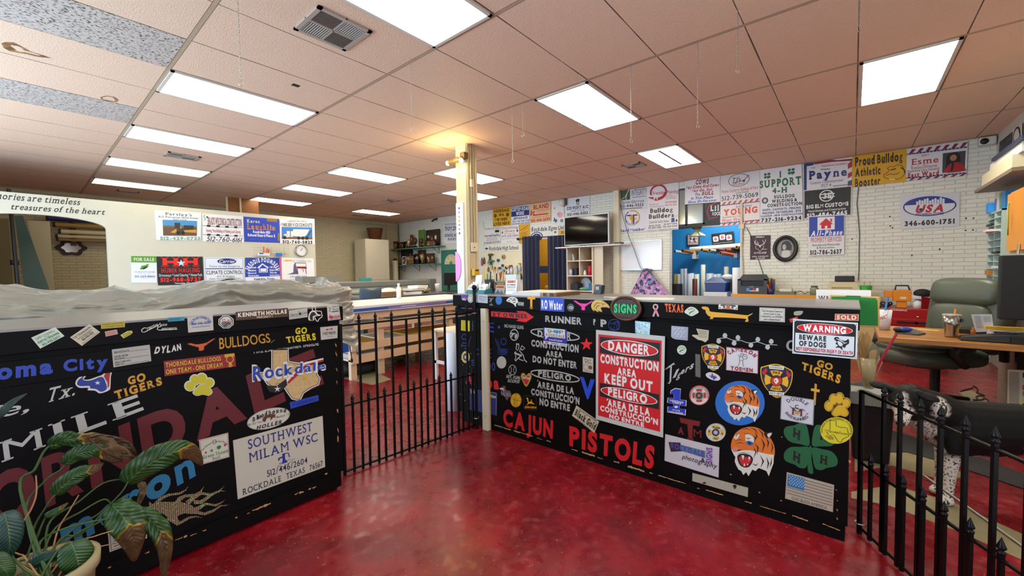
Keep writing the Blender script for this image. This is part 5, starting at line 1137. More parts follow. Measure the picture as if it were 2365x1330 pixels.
def tscript(s):
    for p,w in (([(955,105),(1000,75),(1050,40),(1058,55)],[4,16,16,6]),([(1020,70),(1015,150),(1012,220),(1000,245),(985,240)],[16,18,16,12,4])): s.line(p,w,GY)
    for ch,x,y,h in (('i',1035,185,60),('g',1075,190,52),('e',1115,150,48),('r',1160,130,56),('s',1205,100,56)): s.Q(ch,(x+8,y-h-6),(x+42,y-h-22),(x+36,y-12),(x,y+4),GY,'hi')
PS(RC,RP,r4,(1100,140),tscript,'white script lettering',name='vinyl_lettering')
def one_(s):
    o = [(1010,350),(1015,318),(1060,292),(1120,300),(1112,410),(1178,418),(1175,478),(1108,470),(1105,502),(1172,512),(1168,572),(980,540),(985,480),(1040,488),(1045,455),(978,442),(985,390),(1045,398),(1048,352)]
    s.poly(o,WH); c = (1078,430); s.poly([(c[0]+(x-c[0])*.93,c[1]+(y-c[1])*.95) for x,y in o],'#1c34b4')
    s.Q('ROCKDALE',(1008,408),(1145,432),(1145,448),(1008,424),WH,'h'); s.Q('TIGERS',(1032,430),(1122,446),(1122,460),(1032,444),WH,'h'); s.Q('STATE',(1035,508),(1110,520),(1110,532),(1035,520),WH,'h'); s.Q('CHAMPIONS',(1000,524),(1142,546),(1142,560),(1000,538),WH,'h'); s.E(1072,485,18,12,WH)
PS(RC,RP,r4,(1078,430),one_,'blue number one sticker')
def mal(s,x,y,r,ry,c1,c2):                       # maltese cross
    for k in range(4):
        a = R(90*k); f = lambda q,d: (x+r*(math.cos(a)*q-math.sin(a)*d),y+ry*(math.sin(a)*q+math.cos(a)*d)); s.poly([f(.1,.12),f(.95,.5),f(1.08,0),f(.95,-.5),f(.1,-.12)],c1)
    s.E(x,y,r*.5,ry*.5,c2)
def fbadge(s):
    s.E(167,1200,112,110,'#b02a2a'); s.E(167,1200,103,101,'#c8c6bc'); mal(s,167,1200,72,70,'#b02a2a','#c8c6bc'); s.E(167,1202,52,50,'#8a8c90'); s.E(167,1202,38,36,'#26262c'); s.star(167,1202,26,'#b86a2a',6,.5)
    s.A('ROCKDALE VOLUNTEER FIREFIGHTER',167,1200,88,86,200,-20,12,'#2a2422','h')
PS(RC,RP,r5,(167,1200),fbadge,'round red and white fire badge')
PS(RC,RP,r5,(317,993),lambda s: (s.poly(sm([(237,975),(265,950),(320,952),(375,980),(397,1015),(375,1038),(320,1035),(260,1008)],4),'#c4c4c0'),s.poly(mp(TEX,285,960,355,1028,.1),'#2a44a8'),s.line([(275,985),(320,985),(362,1005)],8,'#a83a4a')),'small oval state sticker')
def shield(par,cf,x0,y0,x1,y1,sl,t1,label,k=0):
    def f(s):
        S = [(0,.18),(.12,.1),(.5,0),(.88,.1),(1,.2),(.97,.5),(.82,.78),(.5,1),(.18,.76),(.03,.5)]
        P = lambda e: sm(mp([(.5+(a-.5)*e,.48+(b-.48)*e) for a,b in S],x0,y0,x1,y1,sl),4)
        s.poly(P(1),'#d2a81e'); s.poly(P(.94),'#1c1f3c'); w,h = x1-x0,y1-y0; cx,cy = x0+w*.5,y0+h*.49+sl*w*.5
        for q in (-1,1): s.poly([(cx+q*w*.32,cy-h*.34+q*sl*w*.3),(cx+q*w*.46,cy-h*.2+q*sl*w*.4),(cx+q*w*.38,cy-h*.12+q*sl*w*.4),(cx+q*w*.28,cy-h*.26+q*sl*w*.3)],'#b81c24'); s.line([(cx+q*w*.3,cy-h*.25),(cx-q*w*.26,cy+h*.3)],w*.03,'#20140e')
        for a0 in range(4): 
            a = R(90*a0); g = lambda q,d: (cx+w*.36*(math.cos(a)*q-math.sin(a)*d),cy+h*.29*(math.sin(a)*q+math.cos(a)*d)+sl*w*.36*(math.cos(a)*q-math.sin(a)*d)); s.poly([g(.3,.22),g(.95,.55),g(1.05,0),g(.95,-.55),g(.3,-.22)],'#d8a41c')
        s.E(cx,cy,w*.19,h*.165,'#2a1a14'); s.E(cx,cy,w*.165,h*.145,'#b8321e'); s.poly(sm([(cx-w*.08,cy-h*.04),(cx+w*.02,cy-h*.08),(cx+w*.07,cy+h*.01),(cx,cy+h*.09),(cx-w*.05,cy+h*.05)],3),'#d8d2c4'); s.line([(cx-w*.1,cy-h*.1),(cx,cy-h*.13),(cx+w*.1,cy-h*.08)],w*.04,'#20140e'); s.E(cx-w*.03,cy,w*.02,h*.02,'#1a1a1a')
        s.Q('FIRE',(cx-w*.11,cy-h*.27-sl*w*.1),(cx+w*.11,cy-h*.27+sl*w*.1),(cx+w*.11,cy-h*.2+sl*w*.1),(cx-w*.11,cy-h*.2-sl*w*.1),'#3a1c10','h'); s.Q('RESCUE',(cx-w*.13,cy+h*.2-sl*w*.1),(cx+w*.13,cy+h*.2+sl*w*.1),(cx+w*.13,cy+h*.26+sl*w*.1),(cx-w*.13,cy+h*.26-sl*w*.1),'#3a1c10','h')
        for yy,tt in ((-.38,t1),(.38,'EST 1873')):
            s.poly([(cx-w*.24,cy+h*(yy-.05)-sl*w*.2),(cx+w*.24,cy+h*(yy-.05)+sl*w*.2),(cx+w*.22,cy+h*(yy+.05)+sl*w*.2),(cx-w*.22,cy+h*(yy+.05)-sl*w*.2)],'#dcdad0'); s.Q(tt,(cx-w*.19,cy+h*(yy-.025)-sl*w*.16),(cx+w*.19,cy+h*(yy-.025)+sl*w*.16),(cx+w*.19,cy+h*(yy+.025)+sl*w*.16),(cx-w*.19,cy+h*(yy+.025)-sl*w*.16),'#17141a','b')
        s.Q('TX',(cx-w*.05,cy+h*.44),(cx+w*.05,cy+h*.445),(cx+w*.05,cy+h*.49),(cx-w*.05,cy+h*.485),'#d8a41c','h')
    PS(par,RP,cf,((x0+x1)/2,(y0+y1)/2),f,label,k)
shield(RC,r5,190,622,447,918,.1,'ROCKDALE','smaller navy fire department shield'); shield(RC,r5,838,838,1190,1212,.1,'ROCKDALE','larger navy fire department shield')
def yoemen(s): 
    s.base('#c4c3c8'); s.frame(0,0,100,100,1.6,'#a03a4a'); s.A('CAMERON',50,44,41,32,158,22,15,'#8e1424','hs'); s.T('YOEMEN',14,80,85,95,'#8e1424','hs')
    for p,w in (([(48,28),(46,22),(52,18),(56,24),(52,30)],1.2),([(46,32),(42,44),(44,52),(42,66),(38,76)],1.2),([(52,32),(54,44),(53,54),(54,66),(57,76)],1.2),([(38,30),(46,34),(64,32)],1.2),([(56,22),(64,24),(68,34),(63,42),(55,43)],1.2),([(43,50),(54,50)],1.2),([(64,22),(40,30)],.8)): s.line(p,w,'#33333c')
s = Sheet(quad(RP,*[r5(*p) for p in [(462,668),(815,712),(810,965),(460,925)]]),.0005); yoemen(s); s.mb.build('sticker',RC,label='white archer sticker with a maroon border')
def tiger(s,f):
    o,w,k = '#cf6a1e','#cfccc2','#15110f'
    P = lambda L,c,n=3: s.poly(sm([f(*p) for p in L],n),c)
    P([(698,420),(712,350),(745,290),(800,250),(880,230),(960,242),(1030,290),(1085,350),(1118,430),(1112,520),(1050,540),(960,490),(880,470),(800,450),(720,450)],o)
    s.poly([f(*p) for p in [(700,440),(745,470),(800,455),(880,455),(960,470),(1040,490),(1112,500),(1108,580),(1085,640),(1062,704),(1040,655),(1005,640),(965,625),(935,655),(905,640),(868,703),(845,665),(818,692),(798,655),(772,640),(750,600),(735,560),(742,520),(722,490)]],w)
    P([(760,512),(800,488),(880,500),(912,545),(875,612),(820,618),(778,585)],k); P([(780,520),(830,515),(885,530),(895,552),(862,600),(820,605),(790,575)],'#b4282e')
    for t in ([(800,500),(828,505),(815,552)],[(868,512),(888,522),(872,556)],[(820,606),(838,606),(828,575)],[(855,600),(868,592),(856,578)]): s.poly([f(*p) for p in t],'#e2dcc8')
    P([(712,438),(740,425),(775,432),(765,455),(740,472),(720,462)],'#c8786a'); P([(838,305),(880,308),(915,330),(918,375),(880,395),(845,380)],w); P([(845,372),(875,365),(915,385),(895,408),(860,402)],'#2a5a9c'); P([(865,378),(882,376),(892,392),(874,398)],k,2)
    P([(1020,285),(1098,283),(1085,320),(1058,340),(1030,325)],k); P([(1048,300),(1092,288),(1078,318),(1060,334)],w); P([(728,330),(760,295),(780,300),(770,335),(745,350)],w)
    for L,ww in (([(745,330),(760,300),(785,290)],9),([(800,262),(850,245),(890,262)],9),([(880,235),(930,255),(960,300)],11),([(960,250),(1000,290),(1010,340)],12),([(930,280),(950,320),(930,360)],11),([(1035,330),(1060,380),(1050,430)],14),([(990,340),(1020,400),(1000,470)],15),([(1085,370),(1100,430),(1085,480)],12),([(930,390),(960,430),(950,500)],14),([(980,500),(1010,560),(985,620)],16),([(1040,520),(1060,580),(1045,640)],15),([(1090,520),(1085,580),(1070,620)],12),([(915,420),(940,470),(915,530)],12),([(900,580),(940,600),(960,580)],12),([(840,330),(865,345),(895,335)],9),([(740,392),(790,380),(830,395)],7),([(730,370),(780,352),(820,362)],6),([(820,285),(850,300),(870,290)],7),([(905,310),(935,330),(925,380)],10),([(760,485),(820,478),(890,490)],6)):
        s.line([f(*p) for p in L],[1.5,ww,1.5],k)
def t1(s): s.E(786,3,237,213,'#1f63b4',48); tiger(s,lambda x,y: (636+(x-697)*.80,-180+(y-230)*.735+.05*(x-697)))
PS(RC,RP,r6,(785,10),t1,'tiger head on a blue disc'); PS(RC,RP,r6,(900,460),lambda s: tiger(s,lambda x,y: (x,y)),'snarling tiger head decal')
VT(RC,RP,r6,[('A',(188,232),(250,244),(250,305),(188,292),'#6e1414','hs'),('M',(335,252),(422,268),(420,338),(335,322),'#6e1414','hs'),('T',(208,155),(402,192),(372,365),(250,340),'#6e1414','hs')],label='maroon college letters')
def vfd(s):
    s.E(554,283,96,88,'#c8c8c2'); mal(s,554,283,72,66,'#c9a82a','#c9a82a'); s.E(554,283,44,42,'#e0ded8'); s.E(554,283,38,36,'#20222c'); s.star(554,283,30,'#b0b4bc',7,.5); s.Q('MILANO',(520,222),(598,236),(598,252),(520,238),'#3a2c10','h'); s.Q('VFD',(530,335),(572,342),(572,356),(530,350),'#3a2c10','h'); s.E(492,272,8,12,'#a83020'); s.E(616,296,8,12,'#a83020'); s.ring(554,283,96,88,4,'#4a4a48')
PS(RC,RP,r6,(554,283),vfd,'round yellow and white fire badge')
ST(RC,RP,r6,[(68,300),(588,428),(580,718),(62,555)],'#bdb7bd','pale photography card',[('poly',[(7,26),(30,17),(34,46),(12,60)],'#26242c'),('poly',[(30,24),(76,24),(76,48),(32,44)],'#3a7a90'),('T','ROCKDALE',12,26,74,44,'#5a3a90','h'),('Q','SIGNS',(78,62),(78,10),(88,8),(88,60),'#6a3a90','h'),('T','photography',34,56,96,72,'#17171a','i'),('T','&',69,50,76,64,'#17171a','b')])
PS(RC,RP,r6,(600,790),lambda s: (s.poly([(330,672),(865,815),(860,905),(328,750)],M('#a39d8c',.6,noise=.5,nscale=300)),s.poly(sm([(425,768),(450,760),(462,772),(440,778)],3),'#171411'),s.poly(sm([(715,795),(740,785),(755,800),(735,830),(725,810)],3),'#171411')),'speckled cream strip with missing bits')
ST(RC,RP,ID,[(1804.2,911.6),(1881,923.2),(1878.5,982.5),(1802,967.3)],'#bebdc4','white fishing club sticker',[('frame',1,1,99,99,1,'#3a3a40'),('A','DOUBLE',50,52,34,38,140,40,13,'#24242a'),('T','C',44,30,55,44,'#24242a'),('A','BASS RUNNERS',50,46,42,46,212,328,11,'#24242a'),('T','M',34,46,68,72,'#5c1c18','hs'),('E',51,61,6,7,'#b8862a'),('line',[(28,40),(36,46),(42,43),(54,46),(68,43),(74,50)],2,'#1c1614'),('line',[(78,60),(84,56)],2,'#1c1614')],3)
VT(RC,RP,r5,[('GO',(1466,808),(1638,866),(1622,926),(1452,876),GOLD,'h'),('TIGERS',(1296,838),(1724,988),(1706,1070),(1288,912),GOLD,'hs')])
PS(RC,RP,r5,(1440,1190),lambda s: (s.poly([(1432,1070),(1458,1080),(1442,1312),(1418,1305)],'#b8862a'),s.poly([(1393,1122),(1488,1138),(1484,1168),(1390,1150)],'#c9962e')),'gold cross decal')
PS(RC,RP,crop(1880,880,8),(450,400),lambda s: paw(s,225,215,655,625,'#c9a01e','#16120c',.04,.03),'gold paw print outlined in black',1)
PS(RC,RP,crop(1880,880,8),(450,400),lambda s: paw(s,218,208,662,632,'#c9a01e','#c9a01e',.04,.05),'gold paw print border')
def tdale(s):
    s.E(1713,265,158,128,'#cdc024',40); s.line(mp(TEX+[TEX[0]],1598,165,1835,370,.06),6,'#3a3410'); s.poly([(1622,256),(1822,286),(1822,308),(1622,278)],'#cdc024'); s.Q('ThorndaleTx.com',(1626,258),(1822,288),(1820,308),(1624,278),'#23200c',''); s.Q('Member',(1610,312),(1692,326),(1690,342),(1608,328),'#23200c','s'); s.Q('2024',(1632,336),(1680,344),(1678,356),(1630,348),'#23200c','s'); s.A('Thorndale Area Chamber of Commerce',1713,265,134,106,195,-20,18,'#23200c','s')
PS(RC,RP,r6,(1713,265),tdale,'round yellow chamber of commerce sticker',2)
def clover(s):
    c = (1465,420); g = '#175a34'
    for dx,dy in ((-1,-1),(1,-1),(-1,1),(1,1)):
        f = lambda a,b: (c[0]+dx*(a*250),c[1]+dy*b*215+.10*dx*a*250)
        s.poly(sm([f(.06,.05),f(.08,.55),f(.18,.95),f(.42,1.0),f(.62,.88),f(.98,.74),f(1.02,.42),f(.8,.13),f(.4,.06)],4),g)
        h = f(.52,.52); s.Q('H',(h[0]-40,h[1]-50+dx*8),(h[0]+36,h[1]-20-dx*4),(h[0]+30,h[1]+58-dx*8),(h[0]-46,h[1]+22+dx*4),'#12100e','hs')
    s.poly(sm([(1452,420),(1475,430),(1472,540),(1490,672),(1440,665),(1438,560)],3),g)
PS(RC,RP,r6,(1465,420),clover,'green four leaf clover with letters',1)
ST(RC,RP,r6,[(1235,665),(1690,788),(1678,1050),(1218,918)],'#a89a88','faded beige flag sticker',[('R',2,3,98,97,'#b0a392')]+[('R',40 if i < 4 else 3,8+11*i,97,13+11*i,'#857a6c') for i in range(7)]+[('R',3,5,40,50,'#1f6aa0')]+[('star',7+6*(i%6)+3*((i//6)%2),10+6*(i//6),2,'#c8d0d8') for i in range(36)]+[('T','GOD BLESS AMERICA',14,85,88,95,'#4a4238','')])

# --- signs fixed to the counter that can be lifted off
t = thing('warning_sign',onx(1905,780,1.565)+V((0,0,-.07)),'white metal warning sign about dogs with a red oval, on the black counter end','sign')
s = Sheet(quad(('x',1.5660),*[r5(*p) for p in [(1195,362),(1908,405),(1895,804),(1187,740)]]),.0006)
def rr(s,x0,y0,x1,y1,r,col): s.poly([(x0+r,y0),(x1-r,y0),(x1,y0+r*1.7),(x1,y1-r*1.7),(x1-r,y1),(x0+r,y1),(x0,y1-r*1.7),(x0,y0+r*1.7)],col)
s.base('#c9d2d8',.002); rr(s,2.5,4,97.5,96,3,'#14120f'); rr(s,4.5,7.5,95.5,92.5,2,'#c9d2d8'); s.R(4.5,7.5,95.5,39,'#14120f'); s.E(50,23,43,14.5,'#e8e4e0'); s.E(50,23,42,13.4,'#c8141c'); s.T('WARNING',17,15,83,31.5,'#e6e6ea','h')
s.T('BEWARE',11,44,54,57,'#14120f','h'); s.T('OF DOGS',11,62,54,75,'#14120f','h'); s.T('NOT RESPONSIBLE FOR INJURY OR DEATH',6.5,80,94,89,'#b0182a','h')
s.poly(sm([(67,44),(72,43),(74,48),(82,52),(87,46),(88,58),(84,64),(82,72),(78,68),(79,78),(74,72),(68,73),(72,66),(68,62),(70,56),(66,50)],3),'#14120f'); s.poly(sm([(71,54),(77,57),(79,64),(75,68),(72,62)],3),'#c9d2d8'); s.line([(69,47),(76,52),(82,58)],[1,2,1],'#c9d2d8'); s.line([(80,60),(85,56)],1,'#c9d2d8')
for u,v in ((2.5,4.5),(97.3,5),(97.3,95),(2.5,95)): s.E(u,v,.8,1.3,'#2c2a28',10)
s.mb.build('plate',t)
t = thing('danger_sign',onx(1455,890,1.59)+V((0,0,-.1)),'tall red and white bilingual danger sign in the middle of the black counter','sign')
s = Sheet(quad(('x',1.5855),(1377,761.5),(1536,776.5),(1531.6,1010),(1376.5,967.5)),.0006)
s.base('#b9bcb8',.003); s.R(4,4.5,96,95,'#c2141a'); s.R(6.5,7,94,25,'#12100f'); s.E(50,15.5,42,7.8,'#d2d2d0',40); s.E(50,15.5,40.6,6.9,'#c2141a',40); s.T('DANGER',20,11,80,20,'#dcdcda','h')
s.T('CONSTRUCTION',7.5,26.5,92.5,35,'#d6d6d4','h'); s.T('AREA',34,38,62,45,'#d6d6d4','h'); s.T('KEEP OUT',14,47,85,56.5,'#d6d6d4','h'); s.R(6.5,58,94,73,'#12100f'); s.E(50,65.5,42,6.6,'#d2d2d0',40); s.E(50,65.5,40.6,5.8,'#c2141a',40); s.T('PELIGRO',20,61.5,78,69.5,'#dcdcda','h')
s.T('AREA DE LA',19,74.5,82,81.5,'#d6d6d4','h'); s.line([(18,76),(20,73.5)],1.4,'#d6d6d4'); s.T("CONSTRUCCIO'N",7.5,83.2,93,88.6,'#d6d6d4','h'); s.T('NO ENTRE',22,90.2,74,94.2,'#d6d6d4','h')
s.mb.build('panel',t)
c = onx(1446,712,1.555); ry_,rz_ = abs(onx(1482,714,1.555).y-c.y),abs(onx(1446,684,1.555).z-c.z)
t = thing('oval_plaque',(1.55,c.y,c.z-rz_),'carved wooden oval plaque with green letters on the front edge of the counter','plaque')
el = lambda k,x: [V((x,c.y+ry_*k*math.cos(a),c.z+rz_*k*math.sin(a))) for a in [i*math.pi/20 for i in range(40)]]
WDK = M('#3a2014',.45,noise=.4,nscale=30)
one(lambda b: b.ext(el(.93,1.548),(.019,0,0),WDK),'board',t)
one(lambda b: b.tube(el(.95,1.548),.0085,M('#4a2818',.4,noise=.3,nscale=20),10,closed=True),'rim',t)
def grain(b):
    for i in range(9):
        z = c.z-rz_*.75+rz_*1.5*i/8; h = ry_*math.sqrt(max(0,1-((z-c.z)/rz_)**2))*.84; b.tube([(1.5475,c.y-h+2*h*j/8,z+.002*math.sin(j*2.1+i)) for j in range(9)],.0022,'#5c3620' if i % 2 else '#26140c',5)
one(grain,'carved_grain',t)
s = Pix(('x',1.5445),r3,(840,420),.0004); s.Q('SIGNS',(652,350),(1000,368),(998,492),(650,478),'#0c5a34','h'); s.Q('SIGNS',(655,345),(1002,363),(1000,486),(653,472),'#27b86e','h'); s.mb.build('lettering',t,label='raised green lettering')
# glass writing on the end of the counter top and a loose white card lying on it
q = [onz(*r3(*p),1.117) for p in ((495,240),(1590,262),(1570,290),(1380,290),(1000,283),(640,262))]
one(lambda b: b.ext(q,(0,0,.004),M('#cdd0c4',.3)),'white_card',label='thin white sheet lying on the counter top behind the oval plaque',cat='sheet')
# ================================================================== SIGNS ON THE WALLS
NV,DG,KK,RD = '#1d3070','#1c6a3c','#1b1a1c','#b01c28'
WS = M('#e4e4e2',.4)
p1,p2,p3,p4,p5,p6 = crop(0,430,4.925),crop(340,460,5.7825),crop(700,460,4.75),crop(760,640,5.32),crop(1080,430,5.115),crop(1270,440,5.32)
s1,s2,s3,s4,s5,s6,s7,s8 = crop(1400,400,6.65),crop(1640,340,4.925),crop(1960,270,4.926),crop(1530,510,6.333),crop(1840,540,5.115),crop(2160,380,4.156),crop(1970,640,5.116),crop(1950,850,2.771)
PE,PB = ('x',7.388),('y',5.476)
def SG(pl,cf,q,col,label,items,k=0,th=.004,name='wall_sign',cat='sign'):
    a = (pl[0],pl[1]-.006*k); s = Sheet(quad(a,*[cf(*p) for p in q]),.0009); s.base(col,th); draw(s,items)
    return s.mb.build(name,label=label,cat=cat)
def stripes(y0,y1,up_=1,c=RD):         # slanted bunting stripes and a starry band
    o = []
    for i in range(7): x = 4+i*14; o.append(('poly',[(x,y1),(x+6,y1),(x+12,y0),(x+5,y0)],c))
    o.append(('R',0,y1 if up_ else y0-4,100,y1+4 if up_ else y0,NV)); o += [('E',3+6*i,(y1+2) if up_ else y0-2,.9,1.1,'#e8e8ee',6) for i in range(17)]
    return o
def flower(x,y,r,c,asp=1.3): return [('E',x+dx*r*.55,y+dy*r*.55*asp,r*.5,r*.5*asp,c,10) for dx in (-1,1) for dy in (-1,1)]+[('line',[(x,y),(x+r*.2,y+r*1.3*asp)],r*.25,c)]
# --- on the backdrop wall
SG(PB,p2,[(97,145),(725,180),(716,546),(122,545)],'#dfe4e2','white sign with an earthmover photo, first in the upper row of the backdrop',[('T',"Parsley's",21,6,78,15,'#3a4a3c','s'),('T','All Purpose Skid Steer',6,18,94,24,'#3a4a3c','s'),('T','Service',38,26,66,31,'#3a4a3c','s'),('R',15,31,90,85,'#6b4a36'),('R',15,31,90,52,'#4a8ec0'),('R',15,50,90,56,'#6a6a4a'),('poly',[(30,74),(52,52),(56,56),(40,76)],'#c9952a'),('R',40,40,52,60,'#33383a'),('R',44,60,62,74,'#4a3a2c'),('R',60,48,82,62,'#33302c'),('poly',[(60,66),(88,62),(89,74),(62,72)],'#c9952a'),('E',48,75,4,6,'#1c1a18'),('E',58,75,4,6,'#1c1a18'),('T','512-429-0753',8,89,98,99,'#7aa08c','h')])
SG(PB,p2,[(735,190),(1280,228),(1290,578),(742,562)],'#e6e4e2','white fencing and welding sign with barbed wire lines, second in the upper row',[('T',"BRAD'S WELDING & CONSTRUCTION",12,13,96,38,'#7a2c2a','bs'),('line',[(0,43),(30,45),(60,45),(98,43)],1.2,KK),('line',[(0,76),(30,76),(60,77),(98,75)],1.2,KK)]+[('R',10+22*i,40+y,18+22*i,47+y,KK) for i in range(4) for y in (0,32)]+[('T','Fencing, Metal Buildings & Mulching Land Clearing',8,54,92,66,'#9c2a2c',''),('T','512-760-6161',8,82,93,99,KK,'i'),('line',[(6,4),(3,10),(7,18),(4,26)],1.5,'#4a8a6a'),('E',11,12,2,3,KK)])
SG(PB,p2,[(1285,232),(1760,265),(1772,582),(1300,567)],'#1f3fa8','blue school board campaign sign with brown patches',[('R',64,0,94,13,'#9a6a2c'),('T','Karen',8,10,44,22,'#c9c4c0','hs'),('T','Laughlin',8,28,88,48,'#d8a87a','hs'),('T','Laughlin',8.6,28.6,87,47,'#b5602c','s'),('T','Rockdale ISD',24,54,72,63,'#e8e8f0','h'),('T','School Board Place 2',9,67,86,77,'#e8e8f0','h'),('T','VOTE EARLY BY',28,79,56,82,'#5a6ac0'),('T','ABILITY TO REPRESENT',16,87,66,90,'#5a6ac0'),('R',94,60,100,92,'#9a6a2c')])
SG(PB,p2,[(1772,268),(2232,275),(2236,600),(1776,592)],'#e8e6e2','white sign with a mixer truck photo at the right end of the backdrop',[('T','CONCRETE PROVIDED BY',20,4,80,11,'#3a3a3c','b'),('T','MINE SERVICE CONCRETE',2,16,93,28,KK,'hs'),('R',4,31,93,81,'#3a78b8'),('R',4,72,93,81,'#7a5a44'),('poly',[(36,40),(84,40),(76,62),(66,72),(36,68)],'#d8d6d0'),('R',18,48,36,72,'#d8d6d0'),('R',10,60,22,74,'#c8c6c0'),('E',12,75,5,7,'#1c1a1c'),('E',52,76,5,7,'#1c1a1c'),('E',64,76,5,7,'#1c1a1c'),('E',76,76,5,7,'#1c1a1c'),('line',[(76,70),(90,44)],2.5,'#3a3c40'),('R',27,46,29,72,'#4a4c50'),('T','512-760-5825',6,87,93,98,KK,'h')])
SG(PB,p1,[(1490,793),(1780,797),(1786,1097),(1495,1097)],'#dfe3ea','white for sale sign with a green top band',[('R',0,0,100,24,'#5a9428'),('T','FOR SALE',10,7,90,18,'#f0f0ea','s'),('poly',[(32,50),(40,36),(52,34),(68,28),(66,38),(52,40),(42,50)],'#5a9428'),('poly',[(40,48),(52,40),(66,38),(60,44),(48,50)],KK),('T','OAKSTONE',12,57,92,62,'#8a8c94',''),('T','REAL ESTATE',28,65,74,67,'#a0a2aa'),('T','512.269.8865',12,73,92,80,'#3a3c44',''),('line',[(36,84),(70,84)],.8,'#8a8c94')])
SG(PB,p2,[(125,765),(738,767),(755,1133),(145,1150)],'#1c1b1c','black hauling sign with two huge red letters and a white star',[('T','H',8,4,48,34,'#e0261c','hs'),('T','H',52,4,92,34,'#e0261c','hs'),('star',51,23,10,'#b8d8e0'),('T','HUBER HAULING',8,41,92,56,'#e0261c','s'),('T','Driveways * Land Clearing * House Pads',3,61,97,70,'#d8d8d8',''),('T','512-968-8727',5,75,94,88,'#e0261c','h'),('T','Thorndale, TX',35,92,68,97,'#d8d8d8','b')],1)
SG(PB,p2,[(752,776),(1290,780),(1300,1115),(765,1127)],'#dfe3e6','white heating and cooling sign with a blue oval',[('frame',3,3,97,97,.8,'#5a7ab0'),('E',56,15,24,11,NV),('T','Carrier',36,9,76,21,'#e6e8f0','i'),('T','Turn to the Experts',12,30,88,38,'#5a6a98','s'),('R',4,42,96,45,NV),('T','CLIMATE CONTROL',5,51,95,65,KK,''),('T','A/C & Heating',30,70,74,76,'#3a3c44'),('T','Sales, Service & Installation',12,79,90,84,'#5a5c64'),('T','512-446-4020',8,87,94,97,KK,'b')])
SG(PB,p2,[(1305,780),(1770,782),(1775,1112),(1310,1132)],'#e6e8ea','blue and white home builder sign with a drawn house',[('R',0,0,100,74,'#1f3f9c'),('A','FREDDIE POUNDERS',50,60,40,44,165,15,15,'#e8eaf0','hs'),('poly',[(48,22),(68,40),(63,40),(63,58),(38,58),(38,40),(32,40)],'#e8eaf0'),('poly',[(48,27),(61,40),(61,56),(40,56),(40,40)],'#1f3f9c'),('R',42,42,59,54,'#e8eaf0'),('T','*Custom',5,34,30,41,'#e8eaf0','h'),('T','Homes',8,45,30,52,'#e8eaf0','h'),('T','*General',5,56,30,62,'#e8eaf0','h'),('T','Contracting',8,66,38,72,'#e8eaf0','h'),('T','*40 yrs',68,34,88,41,'#e8eaf0','h'),('T','Experience',69,45,98,52,'#e8eaf0','h'),('T','*Bardo',68,56,90,62,'#e8eaf0','h'),('T','Contracting',69,66,98,72,'#e8eaf0','h'),('T','Rockdale, Texas',24,79,82,86,NV,'h'),('T','979-820-2148',10,90,96,99,NV,'hi')])
SG(PB,p2,[(1790,780),(2222,790),(2236,1077),(1797,1092)],'#eceae6','white lumber company sign with a red seat drawing',[('T','Lumber Co.',46,8,92,17,'#7a7a74','s'),('T','Leherwood',6,8,40,16,'#7a8a7a','s'),('R',10,9,30,14,'#d8b42a'),('poly',[(36,30),(42,22),(46,60),(50,72),(16,72),(34,64)],'#5a5a78'),('line',[(38,22),(74,22),(74,44)],2,'#3a3a48'),('poly',[(44,38),(74,38),(77,48),(46,46)],'#8a1c2a'),('line',[(46,46),(48,72)],2,'#3a3a48'),('line',[(72,48),(74,72)],2,'#3a3a48'),('line',[(60,52),(66,52),(64,62)],2,'#3a3a48'),('T','(512) 898-2024',24,79,74,86,'#5a5a5c','i'),('T','Lumber & Supplies',14,92,88,97,'#8a8a8a','s')])
# wall clock
c = ony(*p2(2058,683),5.44); rx = (ony(*p2(2140,683),5.44)-c).length
t = thing('wall_clock',(c.x,5.45,c.z-rx),'round silver wall clock on the backdrop near its right end','clock')
one(lambda b: b.tube([(c.x+rx*.93*math.cos(a),5.452,c.z+rx*.93*math.sin(a)) for a in [i*math.pi/16 for i in range(32)]],rx*.1,M('#9a9a94',.3,.7),8,closed=True),'rim',t)
one(lambda b: b.ext([(c.x+rx*.92*math.cos(a),5.462,c.z+rx*.92*math.sin(a)) for a in [i*math.pi/16 for i in range(32)]],(0,.012,0),'#e4e2dc'),'face',t)
def hands(b):
    s = Sheet([(c.x-rx,5.46,c.z+rx),(c.x+rx,5.46,c.z+rx),(c.x+rx,5.46,c.z-rx),(c.x-rx,5.46,c.z-rx)],.0008,b)
    for i in range(12): a = R(30*i); s.line([(50+36*math.sin(a),50-36*math.cos(a)),(50+41*math.sin(a),50-41*math.cos(a))],2.2,KK)
    s.line([(48,54),(58,36)],3,KK); s.line([(50,52),(66,28)],2,KK)
one(hands,'hands',t)
